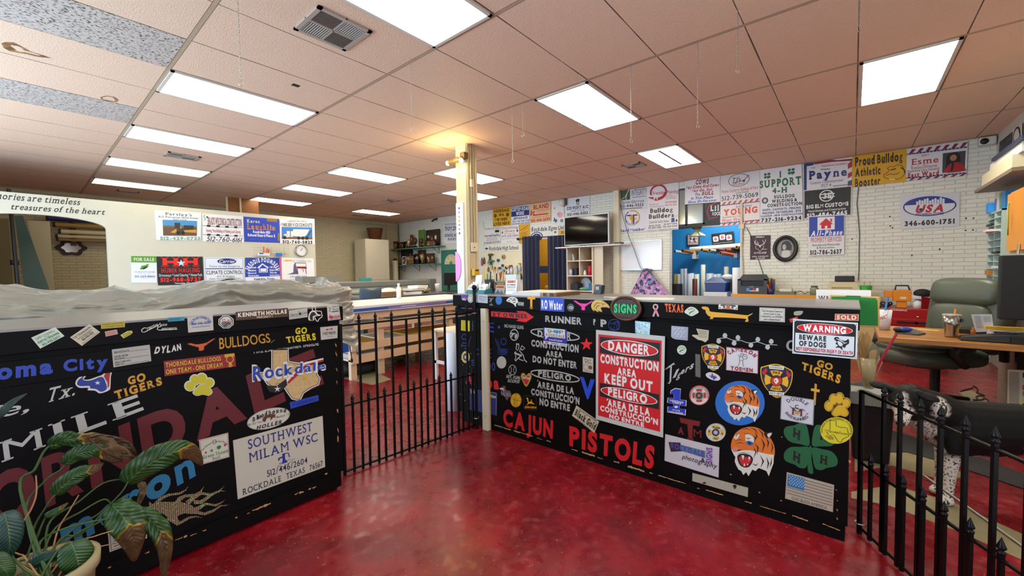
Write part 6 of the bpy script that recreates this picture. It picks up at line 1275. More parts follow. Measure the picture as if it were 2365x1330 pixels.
# wire planner grid with pen cups
a,d = ony(*p2(1412,600),5.47),ony(*p2(1890,768),5.47)
def wires(b):
    for i in range(9): x = a.x+(d.x-a.x)*i/8; b.tube([(x,5.468,a.z),(x,5.468,d.z)],.0022,'#c9bfa0',4)
    for i in range(5): z = a.z+(d.z-a.z)*i/4; b.tube([(a.x,5.466,z),(d.x,5.466,z)],.0022,'#c9bfa0',4)
one(wires,'wire_grid',label='cream wire grid hung on the backdrop beside the clock',cat='rack')
q = ony(*p2(1560,755),5.42); t = thing('pen_holder',(q.x,5.42,q.z),'white holder with red handled tools on the wire grid','holder')
one(lambda b: (b.box((q.x-.09,5.39,q.z),(q.x+.09,5.46,q.z+.05),'#e0ddd0'),b.box((q.x-.09,5.388,q.z+.03),(q.x-.02,5.39,q.z+.05),'#22409a')),'tray',t)
for dx,l,c_ in ((-.01,.13,'#c8401c'),(.045,.1,'#c8501c'),(.07,.085,'#b8361c')): one(lambda b: b.tube([(q.x+dx,5.42,q.z+.04),(q.x+dx+.015,5.42,q.z+.04+l)],.01,c_,8),'tool_handle',t)
q = ony(*p2(1765,762),5.42); one(lambda b: b.box((q.x-.045,5.40,q.z),(q.x+.045,5.46,q.z+.062),'#2a72c4'),'blue_box',label='small bright blue box clipped on the wire grid',cat='box')
q0,q1 = ony(*p2(1772,775),5.462),ony(*p2(1788,1085),5.462)
one(lambda b: b.ext([V((q0.x-.012,5.462,q0.z)),V((q0.x+.016,5.462,q0.z)),V((q1.x+.006,5.462,q1.z)),V((q1.x-.01,5.462,q1.z))],(0,.006,0),'#e05a8a'),'pink_ribbon',label='long pink strip hanging beside the home builder sign',cat='ribbon')
# --- on the brick wall, from the column to the right corner
SG(PE,p3,[(1545,250),(1760,238),(1760,480),(1545,490)],'#e4e4e4','white school board sign with dark blue letters above the teal door',[('T','RE-ELECT HOMETOWN',6,8,80,16,NV,'i'),('T','TROY ZIMMER',5,24,92,40,NV,'hi'),('T','FOR',34,46,44,50,NV,'i'),('T','SCHOOL BOARD',5,56,92,68,NV,'hi'),('T','PLACE 2',22,74,64,85,NV,'hi')],th=.01)
SG(PE,p5,[(297,268),(510,245),(510,462),(300,480)],'#d9a414','yellow member sign with black letters and two black seals',[('T','ROCKDALE',8,8,90,22,KK,'h'),('T','FFA',36,32,64,44,KK,'h'),('E',15,40,8,10,KK),('E',83,40,8,10,KK),('ring',15,40,4,5,1,'#d9a414'),('ring',83,40,4,5,1,'#d9a414'),('T','MEMBER',14,56,84,70,KK,'h'),('T','LIVES HERE',4,78,94,94,KK,'h')],1)
SG(PE,p5,[(513,250),(735,222),(733,440),(515,460)],'#dfe2e6','white road work sign with a blue top',[('R',2,2,98,54,NV),('T','CUSTOM ROAD',3,6,97,24,'#eaecf0','h'),('T','WORK',28,30,72,48,'#eaecf0','h'),('T','JEFF NOACK',12,60,90,71,NV,'hi'),('T','DAY 512-760-7610',8,78,98,86,'#3a4a80','h'),('T','HOME 512-446-3606',5,91,98,98,'#3a4a80','h')])
SG(PE,p5,[(737,215),(985,178),(982,408),(738,435)],'#dfb586','tan construction sign with dark red letters',[('T','BLAND',18,8,90,30,RD,'b'),('T','bc',2,32,22,58,RD,'hi'),('R',16,58,88,64,RD),('T','CONSTRUCTION COMPANY',34,36,94,42,'#a05a44'),('T','General Contractor',36,46,80,50,'#a05a44'),('T','ROCKDALE, TX 76567',14,70,92,76,'#8a4a3c'),('T','512-446-2693',6,82,96,96,RD,'h')],1)
SG(PE,p5,[(190,492),(390,480),(392,672),(192,690)],'#dcdcd8','white roofing sign with small black text below the yellow member sign',[('T','ANOTHER QUALITY JOB BY',4,4,96,12,KK,'i'),('R',68,18,92,32,KK),('T','Monreal Roofing',4,42,96,55,KK,'h'),('T','General Contractor',16,60,84,66,KK,''),('T','Jorge Monreal, Owner',16,69,84,74,KK),('T','All Types of Roofing',16,77,84,82,KK),('T','979-255-6868  979-575-9872',3,87,97,96,KK,'h')],1)
SG(PE,p5,[(395,468),(605,450),(608,665),(395,680)],'#e0dfdc','white services sign with serif red heading',[('T','Doubling',5,8,94,20,RD,'s'),('T','Down',24,26,78,38,RD,'s'),('T','Services, LLC',20,43,80,50,RD,'s'),('R',6,32,12,44,'#26262e'),('R',88,28,95,40,'#26262e'),('T','979-220-5410',4,55,96,65,KK,'s'),('T','Custom Homes  Dumpsters',4,71,94,76,'#6a6a6a'),('T','Rentals',36,88,64,93,'#6a6a6a')])
SG(PE,p5,[(610,450),(732,440),(734,640),(612,690)],'#d8a21c','narrow yellow poster behind the curtain rod',[('line',[(8,32),(88,10)],5,'#8a5a14'),('line',[(28,38),(80,24)],2.5,'#8a5a14')]+[('R',8,44+7*i,88-(i%2)*14,47+7*i,'#9a6a18') for i in range(4)])
SG(PE,p5,[(190,700),(640,680),(640,760),(192,775)],'#dedcc8','long cream road sign with a blue arrow above the pegboard',[('poly',[(3,50),(9,26),(9,42),(13,42),(13,60),(9,60),(9,78)],NV),('T','Rockdale High School',16,22,92,80,NV,'b')])
SG(PE,p5,[(740,462),(1160,440),(1160,600),(742,640)],'#dcdcd6','white shop sign with black script lettering above the curtains',[('T','Rockdale Signs Unli',3,14,97,42,KK,'bi'),('E',19,78,18,32,NV),('E',19,78,15,26,'#d4d6da'),('E',19,78,12,20,NV),('poly',[(12,82),(19,66),(26,82)],'#d4d6da'),('E',72,58,3.5,8,'#8a8a2a'),('E',72,58,2,5,'#2a3a1c'),('R',80,46,97,80,'#d8a21c'),('T','DI',88,56,96,72,KK,'h')])
s = Sheet(quad(PE,*[p5(*p) for p in [(990,180),(1140,160),(1140,440),(992,440)]]),.0009); s.base('#dedcd6',.003); s.E(68,62,22,12,'#e0a0b4'); s.E(55,58,8,6,'#d88aa4'); s.E(25,32,7,5,'#c89a7a'); s.poly(mp(TEX,12,74,48,98),'#2f5a7a'); s.E(82,88,12,7,'#6a7a8a'); s.mb.build('wall_poster',label='pale poster with a pink bow between the tan sign and the television',cat='poster')
SG(PE,p6,[(195,90),(490,65),(490,290),(195,322)],'#d8dade','white cooling service sign with a penguin above the television',[('poly',[(42,18),(50,10),(60,14),(56,30),(57,44),(48,44),(46,30)],KK),('poly',[(50,22),(54,30),(53,42),(50,42)],'#e8e8e8'),('T','COMFORT A/C',5,50,95,65,NV,'h'),('T','SERVICE',22,70,80,78,'#a05a5c',''),('T','512-446-0302',7,84,93,96,KK,'h')])
SG(PE,s1,[(190,248),(635,183),(637,545),(192,570)],'#d4d4da','white title company sign with a dark green square',[('R',3,2,41,54,'#3c4a1c'),('line',[(6,52),(24,40),(36,12),(40,4),(34,14),(28,36),(26,54)],1.6,'#d8dcd0'),('T','INTEGRITY',47,12,98,38,'#4a4a50','l'),('line',[(46,8),(98,8)],.8,'#4a4a50'),('R',48,44,94,47,'#7a7a80'),('T','Elaine Gerren',4,58,88,70,KK,'si'),('T','512-446-9333',5,75,86,88,KK,'b'),('R',6,93,82,96,'#3a3a40')])
SG(PE,s1,[(192,572),(637,547),(635,885),(190,920)],'#dcdce0','white band member sign with an orange and purple ring emblem',[('ring',49,36,26,34,4,'#d8962a',-60,110),('ring',49,36,26,34,3,'#4a3a70',120,215),('R',30,22,66,28,'#33284c'),('poly',[(44,22),(52,22),(50,60),(46,66)],'#d8962a'),('R',51,24,56,62,'#33284c'),('poly',[(38,30),(46,30),(46,48),(42,44)],'#d8962a'),('poly',[(58,34),(66,40),(58,50)],'#dca86a'),('A','MARCHING TIGER BAND',49,36,27,35,205,330,9,'#7a7090'),('T','Band Member',6,84,92,96,'#4a3e7a','h')])
SG(PE,s1,[(635,180),(1115,130),(1112,500),(638,530)],'#e2e0e2','white painting company sign with a red brush circle',[('ring',36,36,28,34,6,'#a81c2a',-80,200),('line',[(4,56),(18,60),(28,66),(40,64),(52,56),(58,40)],[3,7,10,9,8,5],'#a81c2a'),('R',20,58,26,66,'#e2e0e2'),('R',30,58,34,68,'#e2e0e2'),('T','Friendship Painting',18,32,99,46,'#a81c2a',''),('T','Painting,',60,50,80,54,'#a81c2a'),('T','Staining and',60,57,90,61,'#a81c2a'),('T','Drywall Repair',60,64,95,68,'#a81c2a'),('T','Rafael Lara',6,84,36,90,'#b03a3a'),('T','979-739-8658',58,79,94,86,'#b03a3a','b'),('T','Francisco Ramirez',6,94,54,99,'#b03a3a'),('T','512-775-4313',58,91,94,97,'#b03a3a','b')],1)
SG(PE,s1,[(638,532),(1112,500),(1110,860),(632,897)],'#e0dede','white home builder sign with large maroon letters',[('T','Bulldog',9,5,82,22,'#3a1420','h'),('T','Builders',5,29,86,46,'#3a1420','h'),('T','LLC',90,40,98,45,'#6a4a50'),('T','Custom & Quality Homes',6,56,70,66,'#33262c',''),('R',78,50,88,68,'#4a4c54'),('E',83,60,5,5,'#2a5ab0'),('poly',[(90,66),(94,54),(98,66)],KK),('T','Justin Jones',5,72,44,79,'#33262c','b'),('T','Jared Mohle',54,70,96,77,'#33262c','b'),('T','512-800-2580',4,82,46,89,'#33262c','b'),('T','512-269-5036',52,81,97,88,'#33262c','b'),('T','Free Estimates:',3,94,32,98,KK),('T','bulldogbuilders22@gmail.com',38,93,97,98,KK)])
SG(PE,s1,[(1212,97),(1750,40),(1752,440),(1210,480)],'#dedee2','white sign about cows and the bull in red and blue letters',[('T','COWS',31,7,68,24,'#7a1420','hi'),('T','May Come And Cows',3,28,96,39,RD,'hi'),('T','May Go, But',20,43,78,53,RD,'hi'),('T','The',29,60,44,69,'#2a4aa0','hi'),('T','BULL',49,56,82,69,'#8a1420','hi'),('T','In This Place',18,74,80,83,'#2a4aa0','hi'),('T','Goes On Forever',9,87,90,96,'#2a4aa0','hi')],2)
SG(PE,s2,[(118,322),(565,262),(567,570),(118,625)],'#dadadc','white welding sign with an oval drawing of a torch',[('ring',48,26,27,24,1.4,KK),('T',"TJ's",30,16,52,32,KK,'si'),('T','WELDING',32,38,58,44,'#a83a3c',''),('line',[(32,35),(60,30),(74,12)],1.6,KK),('E',61,31,3.5,4.5,'#8a2c30'),('line',[(61,34),(61,46)],1,KK),('T','Fences, Carports, Buildings & More',4,56,96,67,'#b84a50',''),('T','Custom Welding',40,70,72,76,KK,''),('T','512-739-5069',3,80,96,96,KK,'s')],1)
SG(PE,s2,[(118,620),(567,570),(567,855),(115,895)],'#e2dcd8','white west ward campaign sign with orange serif letters',stripes(3,14,1,'#c84a3c')+[('T','Johnathan',40,22,80,32,'#3a5aa8',''),('T','YOUNG',8,36,94,58,'#d0452a','hs'),('T','Rockdale City Council',6,63,62,69,'#2a4a98','s'),('T','West Ward',4,73,62,86,'#d0452a','s')]+stripes(92,100,0,'#c84a3c'),2)
SG(PE,s2,[(568,255),(1040,180),(1050,503),(570,540)],'#e2e2e4','white club support sign with green letters and two clovers',[('T','I',47,20,53,40,DG,'hs'),('T','SUPPORT',-1,47,98,73,DG,'hs'),('T','4-H',30,80,66,98,DG,'hs')]+flower(18,28,8,DG)+flower(76,24,8,DG),1)
SG(PE,s2,[(570,540),(1050,502),(1056,830),(568,862)],'#dcdee2','white welding and construction sign with black serif heading',[('T','BULLDOG',34,7,82,17,KK,'hs'),('T','WELDING &',28,22,88,32,KK,'hs'),('T','CONSTRUCTION',18,36,99,46,KK,'hs'),('E',12,22,8,11,'#4a4a5c'),('E',12,22,4,6,'#c8c8d0'),('T','SHOPS - CARPORTS - FENCING',6,52,96,59,NV,'h'),('T','WELDING - REMODELING - SITE',5,63,96,70,NV,'h'),('T','CLEANUP - NEW CONSTRUCTION',2,74,99,80,NV,'h'),('T','737-216-9234',3,85,97,97,KK,'h')],1)
SG(PE,s2,[(1068,180),(1615,115),(1612,435),(1068,490)],'#dcdadc','white county commissioner sign framed by a flag',[('R',0,0,6,100,NV),('poly',[(0,0),(24,0),(20,12),(0,14)],NV),('poly',[(24,0),(100,0),(100,12),(60,8),(22,10)],'#8a1c2c'),('poly',[(60,0),(100,0),(100,5),(70,4)],'#dcdadc'),('poly',[(92,22),(100,10),(100,34),(92,40)],'#a83040'),('poly',[(92,56),(100,50),(100,66),(92,74)],'#a83040'),('poly',[(92,84),(100,80),(100,100),(92,100)],'#4a4c78'),('T','Republican Candidate',38,16,90,22,RD,'i'),('T','Vote',15,18,24,24,'#444','i'),('T','Wesley',36,28,56,34,KK,'b'),('T','Payne',10,34,90,62,NV,'hs'),('T','for',42,62,52,68,RD,'s'),('T','County Commissioner',14,72,84,81,'#33407a','s'),('T','PCT 4',38,85,58,95,'#33407a','s'),('R',62,94,92,97,'#6a70a0')])
SG(PE,s2,[(1065,492),(1612,437),(1605,775),(1065,818)],'#dcdcd6','black metal homes sign with white lettering and round emblem',[('R',1.5,2.5,98.5,97,'#211f20'),('ring',49,26,15,20,2.5,'#e0e0e0'),('R',34,19,66,22,'#e0e0e0'),('R',34,29,66,32,'#e0e0e0'),('T','3E',42,17,60,35,'#e0e0e0','b'),('T','BIG ELM CUSTOMS',6,53,94,65,'#e4e4e4','h'),('T','Metal Homes and Construction',10,71,89,78,'#d8d8d8','b'),('T','512-484-7465',7,83,92,96,'#e4e4e4','h')])
SG(PE,s2,[(1120,786),(1527,763),(1525,1220),(1117,1236)],'#dfe0e2','tall white property services sign with a red house on blue',[('R',2,2,99,52,'#2a45a8'),('R',26,4,74,36,'#e6e6ea'),('poly',[(50,7),(70,23),(64,23),(64,33),(54,33),(54,26),(47,26),(47,33),(37,33),(37,23),(30,23)],'#c8202a'),('R',62,9,67,17,'#c8202a'),('T','All-Phase',6,38,94,50,'#e8e8f0','hsi'),('T','PROPERTY SERVICES',7,55,93,66,RD,'s'),('T','Residential Remodel',12,71,88,76,KK,''),('T','& Renovation',24,78,74,83,KK,''),('T','512-786-2637',5,87,94,97,KK,'h')],1)
SG(PE,s3,[(38,450),(660,370),(655,737),(38,802)],'#d8a512','yellow athletic booster sign with a line drawn dog head',[('T','Proud Bulldog',6,6,93,32,'#33281c','h'),('T','Athletic',6,42,54,66,'#33281c','h'),('T','Booster',6,75,54,99,'#33281c','h'),('line',[(66,52),(72,46),(78,50),(84,44),(92,48),(96,62),(97,76),(92,86),(84,90),(74,88),(66,84),(60,78),(60,70),(66,66),(70,58),(66,52)],1.2,KK),('line',[(64,74),(72,70),(78,74),(88,70)],1.2,KK),('line',[(72,58),(82,56)],2.4,KK),('line',[(70,86),(80,90)],2,'#e0dcd0'),('line',[(90,54),(96,62),(98,72)],2,KK)])
SG(PE,s3,[(662,366),(1357,275),(1340,668),(655,727)],'#dddcdd','white east ward campaign sign with a small portrait',stripes(3,15,1,'#8a1c30')+[('T','ELECT',26,24,38,29,'#33333c',''),('T','Esme',8,34,54,52,RD,'s'),('T','Ruelas-Olivares',8,56,52,66,RD,'s'),('T','Rockdale City Council',2,68,56,74,NV,'bs'),('T','East Ward',2,77,56,90,RD,'hs'),('R',61,27,97,86,'#3c4250'),('E',78,42,11,14,'#1c1414'),('poly',[(67,42),(89,42),(90,72),(84,60),(70,70),(66,78)],'#1c1414'),('E',78,44,5.5,9,'#b07a5c'),('poly',sm([(64,86),(68,70),(74,60),(84,58),(92,64),(96,76),(97,86)],3),'#a81c28'),('poly',[(76,56),(80,56),(78,82),(74,84)],'#1c1618')]+stripes(94,100,0,'#8a1c30'),1)
SG(PE,s3,[(587,885),(1264,855),(1260,1240),(587,1280)],'#cfd3da','silver technology sign with a blue oval skyline low on the brick wall',[('E',50,37,45,29,'#22308c',40),('E',50,37,42.5,26.5,'#d4d8de',40),('poly',[(50+42.5*math.cos(a),37-26.5*math.sin(a)) for a in [R(12+156*i/20) for i in range(21)]],'#22308c')]+[('R',28+4.4*i,30-[8,12,10,14,16,9,12,15,11,17,13][i],31.6+4.4*i,32,'#d4d8de') for i in range(11)]+[('T','USA',26,34,74,54,RD,'hi'),('T','TECHNOLOGIES',26,57,74,63,NV,'hi'),('E',36,46,3.5,4,NV),('T','346-600-1751',8,78,93,91,KK,'hs')])
SG(PE,s4,[(1285,215),(1578,207),(1575,555),(1283,565)],'#3a1420','dark maroon ranch sign with a white deer skull',[('T','OFFERED BY',28,4,72,10,'#d8d0d0','h'),('line',[(30,38),(25,28),(28,18)],2.5,WH),('line',[(30,38),(24,36),(22,24)],2.5,WH),('line',[(30,38),(46,42)],4,WH),('line',[(54,42),(70,36)],4,WH),('line',[(70,36),(76,26),(78,18)],2.5,WH),('line',[(70,36),(66,26),(62,20)],2.5,WH),('line',[(34,38),(36,26)],2.5,WH),('line',[(40,40),(42,30)],2.5,WH),('poly',[(44,42),(56,42),(53,50),(47,50)],WH),('line',[(28,44),(28,56),(40,58),(50,68),(58,60),(66,54),(68,44)],2,WH),('R',60,58,84,60,WH),('T','75 RVE LAND',20,70,82,77,'#d8d0d0','hs'),('T','WWW.75RVELAND.COM',10,86,92,91,'#d8d0d0','h'),('T','512-848-4908',28,94,74,99,'#d8d0d0','h')])
# oval portrait in a dark round frame
c = onx(*s4(1795,405),7.36); ry_ = abs(onx(*s4(1985,405),7.36).y-c.y); rz_ = abs(onx(*s4(1795,205),7.36).z-c.z)
t = thing('portrait_frame',(7.37,c.y,c.z-rz_),'round dark framed black and white portrait of a child on the brick wall','picture')
ov = lambda k,x: [V((x,c.y+ry_*k*math.cos(a),c.z+rz_*k*math.sin(a))) for a in [i*math.pi/20 for i in range(40)]]
one(lambda b: (b.tube(ov(.86,7.372),.026,M('#1c1614',.35),10,closed=True),b.tube(ov(.72,7.378),.013,M('#3a342e',.4),8,closed=True)),'frame',t)
def por(b):
    s = Sheet([(7.386,c.y+ry_*.72,c.z+rz_*.72),(7.386,c.y-ry_*.72,c.z+rz_*.72),(7.386,c.y-ry_*.72,c.z-rz_*.72),(7.386,c.y+ry_*.72,c.z-rz_*.72)],.0008,b)
    s.E(50,50,50,50,'#8a8a88',36); s.E(54,34,26,24,'#3a3836'); s.poly(sm([(30,36),(28,52),(34,60),(76,60),(84,48),(78,28)],3),'#3a3836'); s.E(44,42,10,14,'#b8b6b2'); s.E(41,40,2,1.5,'#33302e'); s.E(48,40,2,1.5,'#33302e'); s.poly(sm([(38,60),(62,58),(76,66),(74,92),(50,98),(30,92),(32,70)],3),'#c9c9c6'); s.poly([(28,74),(33,68),(30,92),(24,86)],'#a8a6a2')
one(por,'photo',t)
# --- on the south wall at the far right
def SGs(q,col,label,items,k=0):
    s = Sheet([onp(('y',YS+.012+.006*k),*s3(*p)) for p in q],.0009); s.base(col,.004); draw(s,items); s.mb.build('wall_sign',label=label,cat='sign')
SGs([(1722,285),(1872,165),(1855,590),(1692,690)],'#26282a','black menu like sign in the corner of the right hand wall',[('T','SALES',60,8,92,16,'#7a7c7e','i'),('R',10,14,22,22,'#4a4c4e'),('T','DRIVE',20,50,58,60,'#b8b8b6','h'),('R',20,66,52,70,'#8a8a88'),('R',58,48,80,52,'#8a8a88'),('R',10,88,40,92,'#6a6a68'),('R',60,84,88,87,'#6a6a68')])
SGs([(1874,140),(1972,60),(1972,580),(1856,640)],'#d2d0ca','white racket shaped sign with red script in the corner',[('ring',48,20,42,18,7,'#26282a'),('ring',48,82,42,17,7,'#26282a'),('line',[(70,8),(92,30),(96,52),(90,74),(78,92)],7,'#26282a'),('Q','Caryn',(2,52),(90,44),(90,58),(2,68),'#a8242c','bi')],1)
# cameras and loose cables
c = onx(*s3(1572,272),7.3); t = thing('security_camera',(7.34,c.y,c.z-.04),'small dome camera under the ceiling at the right corner','camera')
one(lambda b: b.box((7.3,c.y-.09,c.z-.05),(7.398,c.y+.07,c.z+.06),'#d6d2c8'),'housing',t,bevel=.02); one(lambda b: (b.lathe((7.29,c.y+.02,c.z),[(.001,-.006),(.035,-.004),(.04,.012),(.001,.012)],'#16161a',16,axis='x')),'lens',t)
c = onx(*p5(1118,190),7.32); t = thing('security_camera',(7.33,c.y,c.z-.06),'white camera hanging under the ceiling beside the penguin sign','camera')
one(lambda b: (b.lathe((7.31,c.y,c.z-.06),[(.001,-.05),(.05,-.03),(.075,.03),(.075,.12),(.001,.12)],'#d8d2c6',18)),'housing',t); one(lambda b: b.box((7.3,c.y-.11,c.z-.08),(7.34,c.y-.07,c.z+.1),'#4a463c'),'bracket',t)
c = onx(*p3(1445,222),7.3); one(lambda b: (b.tube([(7.399,c.y,c.z+.03),(7.3,c.y+.02,c.z),(7.22,c.y+.05,c.z-.06)],.025,'#1c1b1a',10)),'security_camera',label='small black camera on the brick wall above the picture shelves',cat='camera')
def cable(pts,X,r,col,lab,nm='cable'):
    P = [onx(x,y,X) for x,y in pts]; Q_ = []
    for i in range(len(P)-1):
        for k in range(4): Q_.append(P[i].lerp(P[i+1],k/4))
    one(lambda b: b.tube(Q_+[P[-1]],r,col,6),nm,label=lab,cat='cable')
cable([(1983,432),(1979,470),(1982,500),(1985,540),(1984,580),(1984,620),(1982,648)],7.39,.006,'#4a4844','dark cable running down the brick wall below the yellow booster sign')
cable([(1432,470),(1440,505),(1452,545),(1466,580),(1478,615),(1492,640)],7.33,.006,'#3a3c3c','dark cable crossing the whiteboard and the signs above it')
cable([(1724,525),(1732,540),(1738,560),(1752,600),(1760,625),(1764,636)],7.382,.005,'#2c2c2c','black cable hanging behind the maroon sign')
def bolts(b):
    for x,y in ((2055,500),(2056,522),(2061,526),(2231,504),(2248,504),(2230,532),(2247,531),(2106,589),(2170,576),(1968,552),(2170,575),(1892,552)): p = onx(x,y,7.399); b.ball(p,.011,'#2a2622',6)
one(bolts,'trim_2',kind='structure')
# ================================================================== ALONG THE BRICK WALL
one(lambda b: b.box((7.28,onx(1430,560,7.3).y,0),(7.4,onx(1417,560,7.3).y,CE),CREAM),'trim_1',kind='structure',bevel=.004)
one(lambda b: b.box((7.365,onx(1118,600,7.37).y,0),(7.4,onx(1098,600,7.37).y,onx(1105,512,7.37).z),'#d6d8cc'),'trim_3',kind='structure')
# curtained doorway with a yellow room behind
def yroom(b):
    b.box((8.7,yC-.6,0),(8.75,yD+.8,CE),M('#a8842c',.6,noise=.2)); b.box((8.69,yC-.6,0),(8.7,yD+.8,1.45),'#1f3f8c'); b.box((XE+.16,yD+.7,0),(8.75,yD+.75,CE),'#b8a468'); b.box((XE+.16,yC-.6,0),(8.75,yC-.55,CE),'#b8a468'); b.box((XE+.16,yC-.6,CE-.05),(8.75,yD+.8,CE),'#cfc8b0')
one(yroom,'wall_closet',kind='structure')
lamp('closet_light','POINT',(8.0,(yC+yD)/2,2.7),30,(1,.85,.55),shadow_soft_size=.12)
q = onx(1262,650,8.3); t = thing('yellow_cabinet',(8.4,q.y,0),'yellow cabinet glimpsed between the navy curtains','cabinet')
one(lambda b: b.box((8.3,q.y-.22,0),(8.65,q.y+.22,1.25),M('#c89a22',.5)),'body',t); one(lambda b: b.ball((8.28,q.y-.02,.85),(.02,.07,.07),'#e0c060',10),'knob',t)
NAVY = M('#141c3c',.8,sheen=.3)
def curt(name,px0,px1,lab):
    ya_,yb_ = onx(px1,600,7.3).y,onx(px0,600,7.3).y; zt = onx((px0+px1)/2,547,7.3).z+.02
    def f(u,v): y = yb_+(ya_-yb_)*u; k = .6+.4*v; return V((7.3+.035*math.sin(u*math.pi*9)*k-.012*math.sin(u*23),y,zt-(zt-.05)*v))
    one(lambda b: b.grid(f,90,6,NAVY),name,label=lab,cat='curtain',solid=.006)
curt('curtain',1207,1246,'navy blue curtain, the one nearer the pegboard'); curt('curtain',1265,1308,'navy blue curtain, the one nearer the television')
a,d = onx(1196,552,7.3),onx(1312,541,7.3)
t = thing('curtain_rod',(7.3,(a.y+d.y)/2,a.z-.03),'black curtain rod with a ball end over the navy curtains','curtain rod')
one(lambda b: b.tube([(7.3,a.y,a.z),(7.3,d.y,a.z)],.011,'#17171a',8),'rod',t); one(lambda b: b.ball((7.3,a.y,a.z),.035,'#17171a',12),'finial',t); one(lambda b: (b.tube([(7.3,a.y-.12,a.z),(7.398,a.y-.12,a.z)],.012,'#17171a',6)),'bracket',t)
# pegboard with tools
pa,pb = onx(1112,600,7.38).y,onx(1207,600,7.38).y; pzt,pzb = onx(1150,582,7.38).z,onx(1150,676,7.38).z-.4
PGB = (7.37,pb,pzb)
one(lambda b: b.box((7.37,pb,pzb),(7.399,pa,pzt),M('#ded6b6',.5,noise=.06)),'pegboard',label='cream pegboard hung with hand tools between the column and the curtains',cat='pegboard')
def tool(kind,px,py,L,c1,c2,lab):
    p = onx(px,py,7.34)
    def f(b):
        if kind == 'pliers':
            for s_ in (-1,1): b.tube([(7.34,p.y+s_*.012,p.z),(7.34,p.y+s_*.03,p.z-L*.4),(7.34,p.y+s_*.018,p.z-L)],.012,c1,6)
            b.tube([(7.34,p.y,p.z),(7.34,p.y,p.z+L*.4)],[.02,.008],c2,6); b.box((7.34,p.y-.004,p.z-.004),(7.37,p.y+.004,p.z+.004),c2)
        elif kind == 'screwdriver':
            b.tube([(7.34,p.y,p.z),(7.34,p.y,p.z-L*.45)],.015,c1,8); b.tube([(7.34,p.y,p.z-L*.45),(7.34,p.y,p.z-L)],.005,c2,6); b.box((7.34,p.y-.004,p.z-.01),(7.37,p.y+.004,p.z),c2)
        elif kind == 'tape_roll': b.lathe((7.315,p.y,p.z),[(.02,0),(L*.5,0),(L*.5,.04),(.02,.04),(.02,0)],c1,16,axis='x'); b.box((7.33,p.y-.006,p.z-.006),(7.37,p.y+.006,p.z+.006),c2)
        elif kind == 'hand_drill': b.tube([(7.31,p.y+.07,p.z),(7.31,p.y-.05,p.z)],[.035,.028],c1,10); b.tube([(7.31,p.y-.05,p.z),(7.31,p.y-.11,p.z)],.01,c2,6); b.box((7.29,p.y+.01,p.z-L),(7.33,p.y+.05,p.z),c2); b.box((7.28,p.y-.005,p.z-L-.04),(7.34,p.y+.065,p.z-L),c1); b.box((7.33,p.y,p.z-.01),(7.37,p.y+.01,p.z+.01),c2)
        else: b.lathe((7.32,p.y,p.z-L),[(.001,0),(.035,0),(.04,L*.6),(.015,L*.75),(.014,L*.85)],c1,12); b.box((7.295,p.y-.015,p.z-L*.16),(7.345,p.y+.05,p.z),c2); b.box((7.345,p.y-.005,p.z-L*.12),(7.37,p.y+.005,p.z-L*.08),c2)
    one(f,kind,label=lab,cat=kind.replace('_',' '))
for a in (('pliers',1113,600,.16,'#a8281e','#3a3834','red handled pliers at the left edge of the pegboard'),('pliers',1118,598,.14,'#26262a','#55544e','black handled pliers next to the red ones'),('hand_drill',1135,588,.13,'#6a5a28','#2c2a26','olive drill hanging high on the pegboard'),('hand_drill',1137,603,.07,'#2a8a80','#1c2c30','teal tool below the olive drill'),('tape_roll',1151,601,.08,'#2a5aa8','#222','blue tape roll on the upper pegboard'),('screwdriver',1127,604,.12,'#c83a28','#999','red screwdriver on the upper left of the pegboard'),('tape_roll',1163,593,.11,'#a88a58','#3a3226','tan tape roll with a hole beside the spray bottles'),('spray_bottle',1175,614,.30,'#d8dad4','#d8b41c','white spray bottle with a yellow trigger'),('spray_bottle',1182,612,.26,'#d6d2cc','#b02a26','white spray bottle with a red trigger'),('spray_bottle',1194,612,.3,'#a8c4d0','#e0e0e0','pale blue spray bottle near the curtain'),('spray_bottle',1201,607,.22,'#c8ccc4','#d8b41c','small bottle with a yellow nozzle beside the curtain'),('tape_roll',1161,613,.07,'#2a5aa8','#222','small blue tape roll in the middle of the pegboard'),('tape_roll',1155,619,.07,'#1f6ab0','#222','mid blue tape roll left of the dark red one'),('tape_roll',1170,618,.08,'#4a1c1c','#222','dark red tape roll in the middle of the pegboard'),('tape_roll',1180,619,.09,'#3a8ac8','#222','light blue tape roll under the spray bottles'),('tape_roll',1163,625,.07,'#22559a','#222','lowest blue tape roll on the pegboard'),('screwdriver',1143,616,.16,'#8a1e1c','#777','dark red screwdriver lower on the pegboard'),('screwdriver',1149,617,.16,'#d8a41c','#777','yellow screwdriver lower on the pegboard'),('pliers',1137,618,.1,'#d8b02a','#444','yellow handled pliers on the lower pegboard'),('pliers',1128,619,.1,'#7a4a2c','#444','brown handled pliers on the lower pegboard'),('spray_bottle',1203,630,.16,'#3a3a3c','#d8b41c','dark bottle with a yellow top low beside the curtain')): tool(*a)
